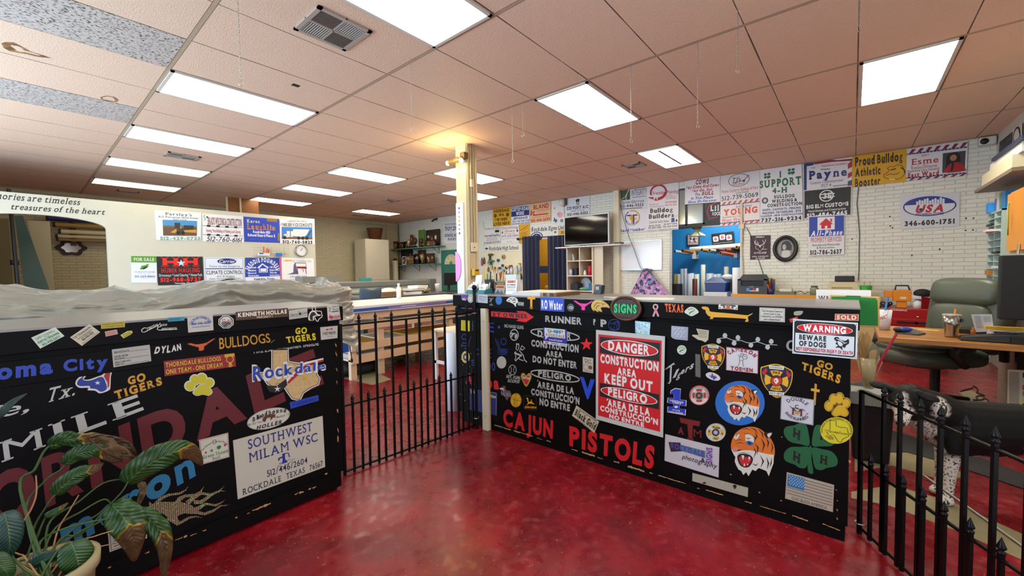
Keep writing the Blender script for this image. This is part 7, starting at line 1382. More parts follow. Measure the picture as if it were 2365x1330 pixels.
# television on the shelf unit
x0 = 6.88
uy1,uy0 = onx(1308.5,620,x0).y,onx(1369,620,x0).y; uz = onx(1340,571,x0).z
BOARD = M('#d8d0be',.5); INN = M('#a8682c',.5,noise=.1)
SU = thing('shelf_unit',(7.1,(uy0+uy1)/2,0),'cream open shelf unit holding the television and odds and ends','shelf unit')
tb1,tb0 = onx(1285,572,x0).y,onx(1434,566,x0-.0).y
one(lambda b: b.box((x0-.05,tb0,uz),(7.35,tb1,uz+.025),M('#d4d0c8',.5)),'top_board',SU)
one(lambda b: b.box((x0,uy1-.022,.02),(7.33,uy1,uz-.001),BOARD),'side_panel',SU); one(lambda b: b.box((x0,uy0,.02),(7.33,uy0+.022,uz-.001),BOARD),'side_panel',SU)
one(lambda b: b.box((7.32,uy0,.02),(7.335,uy1,uz-.001),INN),'back_panel',SU)
ym = (uy0+uy1)/2
zsh = [onx(1340,y,x0).z for y in (601,636,671)]
one(lambda b: b.box((x0+.005,ym-.01,zsh[1]+.002),(7.32,ym+.01,uz-.001),BOARD),'divider',SU)
for z in zsh: one(lambda b: b.box((x0+.002,uy0+.022,z-.02),(7.32,uy1-.022,z),BOARD),'shelf',SU)
one(lambda b: b.box((x0+.05,uy0+.022,.02),(7.32,uy1-.022,.08),BOARD),'plinth',SU)
one(lambda b: b.box((x0+.05,onx(1395,600,x0+.1).y,.02),(x0+.07,uy0-.002,uz-.001),M('#cfc6ae',.5)),'side_wing',SU)
def item(px,z,fn,name,lab,cat,X=6.98):
    y = onx(px,620,X).y; one(lambda b: fn(b,X,y,z+.001),name,label=lab,cat=cat)
cyl = lambda r,h,c: (lambda b,x,y,z: b.lathe((x,y,z),[(.001,0),(r,0),(r,h),(.001,h)],c,14))
bx = lambda w,d,h,c: (lambda b,x,y,z: b.box((x-d/2,y-w/2,z),(x+d/2,y+w/2,z+h),c))
item(1318,zsh[1],cyl(.035,.13,'#c8ccd8'),'drink_can','silver white can on the middle shelf of the unit','can'); item(1322,zsh[1],cyl(.035,.13,'#2a4a9c'),'drink_can','blue can on the middle shelf of the unit','can',7.03); item(1330,zsh[1],bx(.1,.1,.16,'#2a2a2c'),'black_box','black gadget on the middle shelf of the unit','gadget',7.1)
item(1351,zsh[1],lambda b,x,y,z: b.lathe((x,y,z),[(.001,0),(.035,0),(.035,.06),(.018,.09),(.02,.11)],'#dcdad4',12),'white_bottle','small white bottle on the middle shelf of the unit','bottle'); item(1363,zsh[1],cyl(.047,.2,'#c01e34'),'red_cup','tall red cup on the middle shelf of the unit','cup')
item(1332,zsh[2],lambda b,x,y,z: (b.box((x-.1,y-.08,z),(x+.1,y+.08,z+.145),'#1c1c1f'),b.lathe((x,y,z+.145),[(.09,0),(.07,.03),(.001,.03)],'#26262a',14)),'coffee_maker','black coffee machine on the lowest visible shelf','coffee machine',7.05); item(1350,zsh[2],lambda b,x,y,z: (b.ball((x,y,z+.03),(.1,.13,.03),'#3aa88c',12),b.ball((x-.02,y+.03,z+.045),(.05,.06,.02),'#c8d23a',10)),'snack_bag','green and yellow snack bag on the lowest visible shelf','bag',6.97)
item(1352,zsh[2],lambda b,x,y,z: b.lathe((x,y,z+.14),[(.001,0),(.1,.004),(.13,.02)],'#c8d4dc',18,axis='x'),'plastic_plate','pale plate standing at the back of the shelf','plate',7.2); item(1364,zsh[2],bx(.07,.06,.16,'#2f6aa0'),'blue_carton','blue carton at the right end of the lowest visible shelf','carton'); item(1336,zsh[0],bx(.15,.1,.03,'#33322f'),'remote_tray','flat dark gadget on the top shelf of the unit','gadget')
item(1326,zsh[0],lambda b,x,y,z: b.ext([(x,y+.04,z),(x,y-.02,z),(x,y+.03,z+.15),(x,y+.06,z+.15)],(.1,0,0),'#cfcabc'),'leaning_folder','pale folder leaning in the top compartment','folder',7.05)
tx = 7.0; q = [onx(*p6(*p),tx) for p in ((175,330),(722,268),(722,637),(175,667))]; ty1,ty0 = q[0].y,q[1].y; tz1 = (q[0].z+q[1].z)/2; tz0 = uz+.055
t = thing('television',(tx,(ty0+ty1)/2,uz+.026),'large flat television with a silver rim on top of the shelf unit','television')
one(lambda b: b.box((tx,ty0,tz0),(tx+.05,ty1,tz1),M('#c4c6c6',.35,.5)),'housing',t,bevel=.004); one(lambda b: b.box((tx-.003,ty0+.018,tz0+.02),(tx+.001,ty1-.018,tz1-.018),M('#050506',.06,spec=.6)),'screen',t); one(lambda b: (b.box((tx-.06,ym-.3,uz+.026),(tx+.12,ym+.22,uz+.036),'#17181a'),b.box((tx+.01,ym-.06,uz+.036),(tx+.04,ym+.06,tz0+.02),'#17181a')),'stand',t)
q = onx(1431,563,6.95); one(lambda b: b.box((6.9,q.y-.06,uz+.026),(7.02,q.y+.1,uz+.06),'#2c2c2c'),'remote_control',label='dark gadget at the right end of the television board',cat='gadget')
q0 = onx(1396,678,6.9); t = thing('battery_charger',(6.75,q0.y,.8),'dark blue charger box standing at the back edge of the counter','charger')
yq = onx(1387,660,2.1).y
t.location = (2.08,yq,1.117); WLOC[t.name] = V(t.location)
one(lambda b: b.ext([(2.04,yq-.03,1.117),(2.04,yq+.03,1.117),(2.05,yq+.022,1.19),(2.05,yq-.034,1.183)],(.06,0,0),M('#1f2a40',.4)),'body',t); one(lambda b: b.box((2.036,yq-.02,1.15),(2.045,yq+.01,1.175),'#a8a48c'),'face_plate',t)
# whiteboard
q = [onx(*p6(*p),7.36) for p in ((845,640),(1368,600),(1368,968),(848,977))]; wy1,wy0 = q[0].y,q[1].y; wz1 = (q[0].z+q[1].z)/2; wz0 = (q[2].z+q[3].z)/2
t = thing('whiteboard',(7.38,(wy0+wy1)/2,wz0),'glossy whiteboard on the brick wall between the television and the blue room','whiteboard')
one(lambda b: b.box((7.375,wy0,wz0),(7.398,wy1,wz1),M('#e6eaee',.12)),'board',t)
def wbf(b):
    for z in (wz0,wz1): b.box((7.366,wy0,z-.008),(7.399,wy1,z+.008),M('#b8bcc0',.3,.7))
    for y in (wy0,wy1): b.box((7.366,y-.008,wz0),(7.399,y+.008,wz1),M('#b8bcc0',.3,.7))
one(wbf,'frame',t); one(lambda b: b.box((7.33,wy0+.2,wz0-.02),(7.39,wy1-.15,wz0-.008),'#8a8c8e'),'pen_tray',t)
# patterned cloth hanging in a cone
q = onx(1488,622,7.2); zc = 0.72
mt,nt,b = nodes('patterned_cloth'); vo = nd(nt,'TexVoronoi'); vo.inputs['Scale'].default_value = 19; g = nd(nt,'TexCoord'); link(nt,g.outputs['Object'],vo.inputs[0]); cr = nd(nt,'ValToRGB'); link(nt,vo.outputs['Color'],cr.inputs[0]); e = cr.color_ramp; e.interpolation = 'CONSTANT'
for i,(p,h_) in enumerate(((0,'#b07ab0'),(.3,'#4a5068'),(.5,'#c89ac8'),(.66,'#7a86b8'),(.8,'#33364a'),(.9,'#c85a80'))):
    k = e.elements[i] if i < 2 else e.elements.new(p); k.position = p; k.color = rgb(h_)
link(nt,cr.outputs[0],b.inputs['Base Color']); b.inputs['Roughness'].default_value = .8; CLOTH = mt
def cone(u,v):
    w = .05+.36*v**1.1; y = q.y+(.5-u)*2*w*(1 if u < .5 else 1.15); return V((7.26-.14*v*math.sin(u*math.pi)+.02*math.sin(u*19)*v,y-.05*v,q.z+.02-(q.z-zc)*v))
one(lambda b: b.grid(cone,40,12,CLOTH),'patterned_cloth',label='pink and grey patterned cloth hanging under the whiteboard',cat='cloth',solid=.004)
# ------------------------------------------------------------------ blue room
XB = 9.3
BLUEM = M('#1c7fbe',.55,noise=.06)
def broom(b):
    b.box((XB,yA-1.1,0),(XB+.1,yB+1.3,CE),BLUEM); b.box((XE+.16,yA-1.1,0),(XB,yA-1.0,CE),BLUEM); b.box((XE+.16,yB+1.2,0),(XB,yB+1.3,CE),BLUEM)
one(broom,'wall_room',kind='structure'); one(lambda b: b.box((XE+.16,yA-1.1,CE),(XB+.1,yB+1.3,CE+.1),CEILM),'ceiling_room',kind='structure')
lamp('blue_room_light','AREA',(8.35,(yA+yB)/2,2.9),30,(1,.97,.9),shape='RECTANGLE',size=1.0,size_y=.5)
GLASSM = M('#aab4ae',.12,.75); ty1_ = onx(1556,500,XE).y; zb_ = zB
def trans(b):
    b.box((XE-.012,yA,zb_-.03),(XE+.05,yB,zb_+.03),'#15140f'); b.box((XE-.012,yA,zT-.02),(XE+.05,yB,zT+.01),'#15140f')
    for px in (1548,1585,1626,1668,1708): y = onx(px,490,XE).y; b.box((XE-.012,y-.018,zb_),(XE+.05,y+.018,zT),'#15140f')
one(trans,'window_2',kind='structure'); one(lambda b: b.box((XE+.01,yA,zb_+.03),(XE+.02,yB,zT-.02),GLASSM),'window_3',kind='structure')
s = Sheet(quad(('x',7.386),*[s1(*p) for p in [(1532,462),(1755,440),(1755,745),(1520,752)]]),.0009); s.base('#1c1a20',.004); s.line([(70,4),(24,14),(10,45),(30,84),(84,74)],7,'#b01c30'); s.T('Lil',32,16,92,42,'#d8d8dc','hs'); s.T('ROCK',48,50,100,66,'#d8d8dc','h'); s.mb.build('wall_sign',label='black sign with a red curve tucked behind the cows sign at the glass',cat='sign')
# ceiling fan
q = onx(1610,528,8.2); t = thing('ceiling_fan',(8.2,q.y,q.z-.25),'ceiling fan with a bell shaped glass lamp inside the blue room','ceiling fan')
one(lambda b: (b.lathe((8.2,q.y,q.z),[(.001,-.02),(.09,-.01),(.1,.06),(.05,.1),(.02,.12),(.02,CE-q.z-.01)],M('#8a7a4c',.3,.6),16)),'motor',t)
for k in range(5):
    a_ = k*1.257+.25; mx = Matrix.Translation((8.2,q.y,q.z+.04)) @ Matrix.Rotation(a_,4,'Z') @ Matrix.Rotation(.18,4,'X'); one(lambda b: b.box((.09,-.06,-.004),(.62,.06,.004),M('#6a5c3c',.4),mx),'blade',t)
one(lambda b: b.lathe((8.2,q.y,q.z-.16),[(.17,0),(.15,.03),(.07,.09),(.05,.14)],M('#c8c4a0',.2,alpha=.85),18),'lamp_shade',t)
def wallpic(pts,lab,fcol,fn,th=.03):
    s = Sheet(quad(('x',XB-.03),*[s4(*p) for p in pts]),.002); s.base(fcol,.02); fn(s); s.mb.build('picture_frame',label=lab,cat='picture frame')
wallpic([(362,195),(543,188),(540,358),(365,362)],'framed mosaic photo on the blue wall','#17161c',lambda s: [s.R(6,6,94,94,'#b09a98')]+[s.E(x,y,9,9,c,10) for x,y,c in ((30,40,'#2c2430'),(45,35,'#d8d0d0'),(58,45,'#201c28'),(40,60,'#e0dcdc'),(66,66,'#5a3a44'),(24,70,'#8a6a6a'),(74,30,'#c8b8b8'),(78,60,'#d8c8c4'))])
wallpic([(717,195),(1040,152),(1050,322),(735,355)],'tilted black frame with three white cards on the blue wall','#15161a',lambda s: [(rr(s,x,26-y,x+25,72-y,4,'#e6dfe2'),s.R(x+5,40-y,x+19,62-y,'#d8626e'),s.R(x+8,32-y,x+14,38-y,'#3a4a8a')) for x,y in ((6,0),(37,10),(67,0))]+[s.R(4,86,96,92,'#8a8270')])
# rack of rolls
q0,q1 = onx(*s4(385,430),9.0),onx(*s4(1140,395),9.0); zr = (q0.z+q1.z)/2
one(lambda b: b.tube([(9.1,q1.y-.2,zr+.06),(9.1,q0.y,zr+.02)],.055,'#e0dccc',14),'vinyl_roll',label='long white roll lying across the rack on the blue wall',cat='roll')
for y,lb in ((q0.y-.1,'white bracket under the left end of the long roll on the blue wall'),(q1.y+.1,'white bracket at the right end of the rolls on the blue wall')): one(lambda b: (b.box((9.05,y-.03,zr-.2),(9.29,y+.03,zr-.055),'#e0ddd4'),b.box((9.02,y-.03,zr-.2),(9.05,y+.03,zr-.03),'#e0ddd4')),'roll_rack',label=lb,cat='rack')
for i,(x,y,c,lb) in enumerate(((180,447,'#b8d0cc','pale blue green roll end at the left of the rack'),(295,435,'#b87a2c','tan roll end second on the rack'),(575,425,'#b08038','brown roll end under the long white roll'),(690,432,'#a8b8b0','grey green roll end in the middle of the rack'),(805,432,'#4a1c28','dark red roll end on the rack'),(850,470,'#d87a5c','salmon roll end below the dark red one'),(925,428,'#d85a1c','orange roll end on the rack'),(1025,415,'#2a2a2e','black roll end right on the rack'),(1085,385,'#c8922c','gold roll end at the far right of the rack'))):
    a_ = onx(*s4(x,y),8.75)
    def f(b): e_ = a_+V((.42,-.20,-.05)); b.tube([a_,e_],.037,c,14); d_ = (a_-e_).normalized(); b.tube([a_-d_*.001,a_+d_*.003],.024,'#14110f',12)
    one(f,'vinyl_roll',label=lb,cat='roll')
for i,(x0_,x1_,yt,c,lb) in enumerate(((165,215,775,'#a8842a','thin gold roll standing at the left of the blue room'),(215,262,778,'#b8c4bc','pale grey roll standing beside the gold one'),(262,308,700,'#a8b0bc','tall grey roll standing third in the blue room'),(312,360,697,'#b4b8c4','tall silver roll standing fourth in the blue room'),(365,430,772,'#c4ccd4','short white roll standing left of the dark red one'),(400,462,765,'#ccd4da','white roll standing behind the dark red one'),(438,510,848,'#5a1418','dark red roll standing in the blue room'),(470,540,778,'#c8ccc0','cream roll standing right of the dark red one'),(562,628,640,'#c9cdb8','tallest cream roll standing in the blue room'),(640,750,768,'#b0b8c0','wide grey roll behind the blue cooler'),(752,795,780,'#b8bcc0','thin grey roll behind the cooler'),(797,860,775,'#b4bcae','greenish roll behind the cooler'),(900,968,670,'#b0a888','tan roll standing high behind the cooler'),(1022,1140,683,'#d8dae0','big white roll standing beside the printer'))):
    X = 8.55 if c not in ('#5a1418','#d8dae0') else (8.2 if c == '#5a1418' else 7.7)
    if i % 2 and X == 8.55: X = 8.8
    a_,d_ = onx(*s4(x0_,900),X),onx(*s4(x1_,900),X); zt_ = onx(*s4((x0_+x1_)/2,yt),X).z; r_ = abs(a_.y-d_.y)/2*.98
    one(lambda b: b.lathe((X,(a_.y+d_.y)/2,0),[(r_*.6,.001),(r_,.001),(r_,zt_),(r_*.55,zt_),(r_*.55,zt_-.1)],c,18),'vinyl_roll',label=lb,cat='roll')
q = onx(*s4(790,1000),7.9); t = thing('cooler',(7.95,q.y,.62),'dark blue cooler with a pale lid standing on a white box in the blue room','cooler')
w_ = abs(onx(*s4(635,950),7.9).y-onx(*s4(950,950),7.9).y)/2; cz0 = onx(*s4(790,1035),7.9).z; cz1 = onx(*s4(790,905),7.9).z
one(lambda b: b.hull([V((7.8+x*.3,q.y+y*w_*.9,cz0)) for x,y in ((0,-1),(1,-1),(1,1),(0,1))],[V((7.8+x*.3,q.y+y*w_,cz1)) for x,y in ((0,-1),(1,-1),(1,1),(0,1))],M('#1b3678',.4)),'tub',t,bevel=.01); one(lambda b: (b.box((7.79,q.y-w_*1.02,cz1),(8.12,q.y+w_*1.02,cz1+.03),'#8a98a8'),b.hull([V((7.8+x*.3,q.y+y*w_*.9,cz1+.03)) for x,y in ((0,-1),(1,-1),(1,1),(0,1))],[V((7.9+x*.1,q.y+y*w_*.4,cz1+.11)) for x,y in ((0,-1),(1,-1),(1,1),(0,1))],'#22427c')),'lid',t)
one(lambda b: b.box((7.78,q.y-w_*1.1,0),(8.15,q.y+w_*1.05,cz0-.001),M('#dcdee0',.5)),'white_box',label='white box under the blue cooler',cat='box')
def clut(b):
    a_ = onx(*s4(955,830),8.2); b.ball((8.2,a_.y,a_.z),(.12,.13,.07),M('#d0d4cc',.6,bump=.8,bscale=30),12); b.box((8.1,a_.y-.1,cz0),(8.3,a_.y+.1,a_.z-.03),'#3a4048')
one(clut,'plastic_bag',label='crumpled pale bag heaped beside the blue cooler',cat='bag')
one(lambda b: b.box((7.75,onx(1548,600,7.8).y-.2,0),(7.95,onx(1548,600,7.8).y-.02,1.0),'#15151a'),'speaker_box',label='black box just inside the blue room at its left edge',cat='box')
q = onx(1708,540,7.36); one(lambda b: (b.tube([(7.36,q.y-.03,2.45),(7.36,q.y-.03,1.75)],.022,'#d8cdb0',10),b.tube([(7.36,q.y-.03,1.75),(7.36,q.y-.06,1.2),(7.37,q.y-.07,.98)],.009,'#c8bda0',8),b.box((7.34,q.y-.07,2.0),(7.399,q.y+.01,2.08),'#cfc4a8')),'conduit_pipe',label='cream conduit running down the edge of the blue room opening',cat='conduit')
# ------------------------------------------------------------------ bench with the printer
bz = .875; by1,by0 = onx(1688,682,6.8).y,-2.66
t = thing('work_bench',(7.08,(by0+by1)/2,0),'bench with an orange front edge under the brick wall, carrying the printer','bench')
one(lambda b: b.box((6.82,by0,bz-.045),(7.38,by1,bz),M('#b8a888',.5)),'bench_top',t); one(lambda b: b.box((6.80,by0,bz-.05),(6.82,by1,bz+.002),M('#d8941c',.45)),'front_edge',t,label='orange front edge')
for y in (by0+.05,by1-.12,(by0+by1)/2):
    for x in (6.86,7.28): one(lambda b: b.box((x,y,0),(x+.07,y+.07,bz-.045),'#8a7a58'),'leg',t)
def at(px,X=7.0): return onx(px,650,X).y
PRN = M('#3a3c40',.45); yl,yr = at(1704.5,6.9),at(1773,6.9); z1_ = onx(1740,634,6.9).z
t = thing('printer',(7.05,(yl+yr)/2,bz),'dark grey laser printer on the orange edged bench','printer')
one(lambda b: (b.box((6.86,yr,bz+.001),(7.24,yl,bz+.13),PRN),b.box((6.9,yr,bz+.13),(7.24,yl,bz+.245),PRN),b.box((6.86,yr,bz+.13),(6.9,yr+.05,bz+.245),PRN),b.box((6.86,yl-.05,bz+.13),(6.9,yl,bz+.245),PRN),b.box((6.86,yr,bz+.225),(6.9,yl,bz+.245),PRN)),'body',t)
one(lambda b: b.box((6.885,yr+.05,bz+.14),(6.902,yl-.05,bz+.225),'#0c0c0e'),'paper_slot',t); one(lambda b: b.hull([V((6.9,yr+.02,bz+.246)),V((7.22,yr+.02,bz+.246)),V((7.22,yl-.02,bz+.246)),V((6.9,yl-.02,bz+.246))],[V((6.96,yr+.06,z1_)),V((7.2,yr+.06,z1_)),V((7.2,yl-.06,z1_)),V((6.96,yl-.06,z1_))],'#2f3135'),'scanner_lid',t)
s = Sheet([(6.859,yl-.13,bz+.1),(6.859,yr+.12,bz+.1),(6.859,yr+.12,bz+.045),(6.859,yl-.13,bz+.045)],.001); s.R(0,0,28,100,'#3a8ad0'); s.R(28,0,80,70,'#1f3a9c'); s.R(28,70,80,100,'#d8b41c'); s.E(62,40,9,30,'#c82a2a',10); s.R(80,0,100,100,'#d0d4d8'); s.mb.build('label_strip',t)
s = Sheet([(6.859,yr+(yl-yr)*.58,bz+.128),(6.859,yr+(yl-yr)*.45,bz+.128),(6.859,yr+(yl-yr)*.45,bz+.114),(6.859,yr+(yl-yr)*.58,bz+.114)],.001); s.T('brother',0,0,100,100,'#c8cacc','b'); s.mb.build('lettering',t)
one(lambda b: b.box((6.95,at(1777)-.02,bz+.001),(7.2,at(1777)+.005,bz+.26),'#a08a68'),'binder',label='tan binder standing beside the printer',cat='binder'); one(lambda b: b.box((7.0,at(1783)-.02,bz+.001),(7.2,at(1783)+.008,bz+.24),'#5a5a52'),'binder',label='grey binder standing right of the tan one',cat='binder')
y_ = at(1781,6.9); t = thing('pen_cup',(6.9,y_,bz),'cup of red and blue markers beside the binders on the bench','cup'); one(lambda b: b.lathe((6.9,y_,bz+.001),[(.001,0),(.045,0),(.05,.09),(.045,.09),(.04,.01)],'#1f2a5c',12),'cup',t)
for dx,dy,h_,c in ((0,.01,.2,'#b81c1c'),(.01,-.02,.18,'#1f3aa8'),(-.02,.02,.16,'#d87a1c'),(.02,.0,.17,'#26262a')): one(lambda b: b.tube([(6.9+dx,y_+dy,bz+.05),(6.9+dx*1.8,y_+dy*2.2,bz+h_)],.009,c,6),'marker',t)
y_ = at(1812,6.95); t = thing('label_printer',(6.95,y_,bz),'flat grey and white device with cables on the bench','device'); one(lambda b: b.box((6.88,y_-.14,bz+.001),(7.1,y_+.13,bz+.05),'#6a6c5c'),'base',t); one(lambda b: b.box((6.89,y_-.1,bz+.05),(7.08,y_+.06,bz+.09),'#d4d4c4'),'cover',t)
def wire(b):
    b.tube([(6.95,y_-.14,bz+.03),(6.9,y_-.22,bz+.06),(6.95,y_-.26,bz+.012),(6.9,y_-.31,bz+.05),(7.02,y_-.36,bz+.01)],.006,'#2a2a28',6)
one(wire,'cable',label='loose black cable on the bench beside the flat device',cat='cable')
y_ = at(1881,6.95); t = thing('glass_jar',(6.95,y_,bz),'glass jar with a dark lid at the right end of the bench','jar'); one(lambda b: b.lathe((6.95,y_,bz+.001),[(.001,0),(.052,0),(.055,.1),(.04,.125)],M('#8a8c78',.15,alpha=.8),14),'glass',t); one(lambda b: b.lathe((6.95,y_,bz+.12),[(.044,0),(.044,.02),(.001,.02)],'#3a3a30',14),'lid',t)
yl,yr = at(1913,6.9),at(1980,6.9)
one(lambda b: b.box((6.85,-3.34,0),(7.38,by0-.005,bz),M('#c8b27a',.5)),'side_cabinet',label='tan low cabinet next to the bench under the brick wall',cat='cabinet')
t = thing('cash_register',(7.05,(yl+yr)/2,bz),'beige office machine with a dark gadget on it against the brick wall','office machine')
one(lambda b: (b.box((6.88,yr,bz+.001),(7.2,yl,bz+.09),M('#b8b08c',.5)),b.hull([V((6.88,yr-.02,bz+.09)),V((7.25,yr-.02,bz+.09)),V((7.25,yl+.02,bz+.09)),V((6.88,yl+.02,bz+.09))],[V((6.98,yr+.01,bz+.2)),V((7.2,yr+.01,bz+.2)),V((7.2,yl-.02,bz+.2)),V((6.98,yl-.02,bz+.2))],M('#c4bc98',.5))),'body',t)
s = Sheet([(6.9,yl-.04,bz+.125),(6.9,yr+.04,bz+.125),(6.89,yr+.04,bz+.105),(6.89,yl-.04,bz+.105)],.002); [s.R(8*i,0,8*i+5,100,'#6a6450') for i in range(12)]; s.mb.build('keys',t)
one(lambda b: b.box((7.0,yr+.03,bz+.202),(7.18,yr+.26,bz+.29),M('#1f2226',.4)),'black_gadget',label='black box lying on the beige office machine',cat='gadget',bevel=.01)
y_ = at(2000,6.95); t = thing('green_cup',(6.95,y_,bz),'bright green cup of pens beside the beige machine','cup'); one(lambda b: b.lathe((6.95,y_,bz+.001),[(.001,0),(.05,0),(.072,.15),(.066,.15),(.045,.01)],'#2a9a2c',16),'cup',t)
for dx,dy,c in ((0,.03,'#d8d0c0'),(.02,-.03,'#c8a080'),(-.02,0,'#d8d8d8'),(.01,.01,'#b0a890')): one(lambda b: b.tube([(6.95+dx,y_+dy,bz+.08),(6.95+dx*1.6,y_+dy*1.6,bz+.21)],.006,c,6),'pen',t)
# ------------------------------------------------------------------ red tool chest and what lies on it
X = 6.7; cy1,cy0 = onx(2048,740,X).y,onx(2195,740,X).y; cz1 = onx(2100,713,X).z; cz0 = cz1-.36
REDM = M('#9c1218',.35)
t = thing('low_stand',(6.95,(cy0+cy1)/2,0),'low stand under the red tool chest','stand'); one(lambda b: b.box((X+.02,cy0,.0),(7.35,cy1,cz0-.002),'#4a3a2c'),'stand',t)
t = thing('tool_chest',(6.95,(cy0+cy1)/2,cz0),'red metal tool chest against the brick wall behind the desk','tool chest')
one(lambda b: b.box((X,cy0,cz0),(7.3,cy1,cz1),REDM),'body',t,bevel=.008)
for k,(za_,zb2) in enumerate(((.02,.12),(.13,.24))): one(lambda b: b.box((X-.012,cy0+.02,cz1-.12-zb2+.02),(X,cy1-.02,cz1-.12-za_),REDM),'drawer',t,bevel=.003)
one(lambda b: [b.box((X-.018,y-.1,cz1-.2),(X-.011,y+.1,cz1-.17),'#1a0c0c') for y in (cy1-.2,cy0+.22)][0],'drawer_pull',t)
p = onx(2120,732,X-.004); one(lambda b: b.lathe((X-.006,p.y,p.z),[(.001,-.004),(.012,-.003),(.012,.004)],M('#c8c8c8',.2,.9),10,axis='x'),'lock',t)
s = Sheet(quad(('x',X-.001),*[s5(*p) for p in ((1105,885),(1302,895),(1302,916),(1105,906))]),.001); [s.R(x,20-(i%3)*8,x+w,90,'#c8b8b4') for i,(x,w) in enumerate(((0,7),(9,5),(18,8),(28,6),(36,9),(47,5),(54,8),(64,9),(75,6),(83,8),(93,7)))]; s.mb.build('lettering',t)
def topy(px,X_): return onx(px,700,X_).y
y_ = topy(2083,6.85); ORG = M('#d8861c',.45)
t = thing('orange_machine',(6.9,y_,cz1),'orange bench device with a black handle on the red tool chest','machine')
one(lambda b: (b.box((6.84,y_-.05,cz1+.001),(6.96,y_+.05,cz1+.09),ORG),b.box((6.82,y_-.09,cz1+.09),(6.98,y_+.09,cz1+.24),ORG),b.box((6.83,y_+.09,cz1+.14),(6.97,y_+.18,cz1+.23),ORG)),'body',t,bevel=.006)
one(lambda b: b.tube([(6.9,y_+.07,cz1+.23),(6.9,y_+.06,cz1+.3),(6.9,y_-.06,cz1+.3),(6.9,y_-.08,cz1+.23)],.011,'#1c1c1c',8),'handle',t); one(lambda b: b.box((6.815,y_-.04,cz1+.12),(6.82,y_+.02,cz1+.15),'#d8d4b0'),'label_plate',t)
y_ = topy(2120,6.88)
t = thing('sneaker',(6.9,y_,cz1),'black sneaker with a white sole lying on top of the tool chest clutter','shoe')
zz = cz1+.13
one(lambda b: b.hull([V((6.87+.05*math.sin(a),y_+.12*math.cos(a),zz+.02*math.cos(a))) for a in [i*.4 for i in range(16)]],[V((6.87+.05*math.sin(a),y_+.125*math.cos(a),zz+.035+.02*math.cos(a))) for a in [i*.4 for i in range(16)]],'#d8d8d8'),'sole',t); one(lambda b: b.ball((6.87,y_-.04,zz+.07),(.05,.09,.06),M('#17181c',.7),14),'upper',t)
y_ = topy(2120,6.85); bottle(6.85,y_-.0,cz1+.001,.12,.05,'#d8dcdc','#1f3a9c','short bottle with a round blue cap on the tool chest')
y_ = topy(2156,6.85); t = thing('red_box',(6.87,y_,cz1),'shiny red box on the tool chest beside the shoe','box'); one(lambda b: b.hull([V((6.78,y_-.17,cz1+.001)),V((6.98,y_-.17,cz1+.001)),V((6.98,y_+.12,cz1+.001)),V((6.78,y_+.12,cz1+.001))],[V((6.78,y_-.17,cz1+.1)),V((6.98,y_-.17,cz1+.13)),V((6.98,y_+.12,cz1+.17)),V((6.78,y_+.12,cz1+.16))],M('#8a1416',.2,.3)),'box',t)
y_ = topy(2190,6.8); bottle(6.8,y_,cz1+.001,.26,.035,M('#c8ccd0',.3,alpha=.8),'#1f2fa8','clear bottle with a bright blue cap at the end of the tool chest')
def coil(b):
    y0_ = topy(2058,6.85)
    for k in range(3): b.tube([(6.85+.04*math.cos(a),y0_+.09+.06*math.sin(a)-.02*k,cz1+.012+.02*k+.02*math.sin(a*2)) for a in [i*.45 for i in range(14)]],.009,'#15151a',6,closed=True)
one(coil,'cable',label='coiled black cable on the left end of the tool chest',cat='cable')
# ================================================================== ON THE COUNTER TOP
ZC = 1.1165
def cyx(px,X): return onx(px,680,X).y
for k,(px,lb) in enumerate(((1090,'card rack with white cards and a teal base, nearest to the column'),(1116,'card rack with white cards and a teal base behind the black gate post'))):
    y = cyx(px,1.72); t = thing('card_rack',(1.75,y,ZC),lb,'card rack')
    one(lambda b: b.hull([V((1.68,y-.042,ZC)),V((1.80,y-.042,ZC)),V((1.80,y+.042,ZC)),V((1.68,y+.042,ZC))],[V((1.70,y-.042,ZC+.03)),V((1.80,y-.042,ZC+.05)),V((1.80,y+.042,ZC+.05)),V((1.70,y+.042,ZC+.03))],'#2a7282'),'base',t)
    one(lambda b: [b.ext([V((1.705+.025*i,y-.04,ZC+.03)),V((1.705+.025*i,y+.04,ZC+.03)),V((1.72+.025*i,y+.036,ZC+.068+.014*i)),V((1.72+.025*i,y-.036,ZC+.068+.014*i))],(.006,0,0),'#e2e6e4') for i in range(3)][0],'cards',t)
    s = Sheet([(1.711,y+.03,ZC+.062),(1.711,y-.03,ZC+.062),(1.703,y-.03,ZC+.035),(1.703,y+.03,ZC+.035)],.0006); s.R(20,10,50,24,'#9a3a3a'); s.R(10,44,80,52,'#26262a'); s.R(20,70,60,78,'#26262a'); s.mb.build('print',t)
t = thing('cup',(1.8,cyx(1131,1.8),ZC),'black wire pen cup behind the card racks','cup')
yq = cyx(1131,1.8); one(lambda b: (b.lathe((1.8,yq,ZC),[(.001,0),(.04,0),(.045,.12),(.041,.12),(.036,.005)],'#17181a',14),b.tube([(1.8,yq-.045,ZC+.1),(1.8,yq-.075,ZC+.085),(1.8,yq-.075,ZC+.04),(1.8,yq-.042,ZC+.025)],.007,'#17181a',6)),'mug',t)
def pens(px,X,lab,cols,box='#8a8a80'):
    y = cyx(px,X); t = thing('pen_holder',(X,y,ZC),lab,'pen holder')
    one(lambda b: b.lathe((X,y,ZC),[(.001,0),(.05,0),(.05,.1),(.046,.1),(.044,.006)],box,14),'holder',t)
    for k,(c,h_) in enumerate(cols): a_ = k*1.9; one(lambda b: b.tube([(X+.02*math.cos(a_),y+.02*math.sin(a_),ZC+.03),(X+.045*math.cos(a_),y+.05*math.sin(a_),ZC+h_)],.006,c,6),'pen',t)
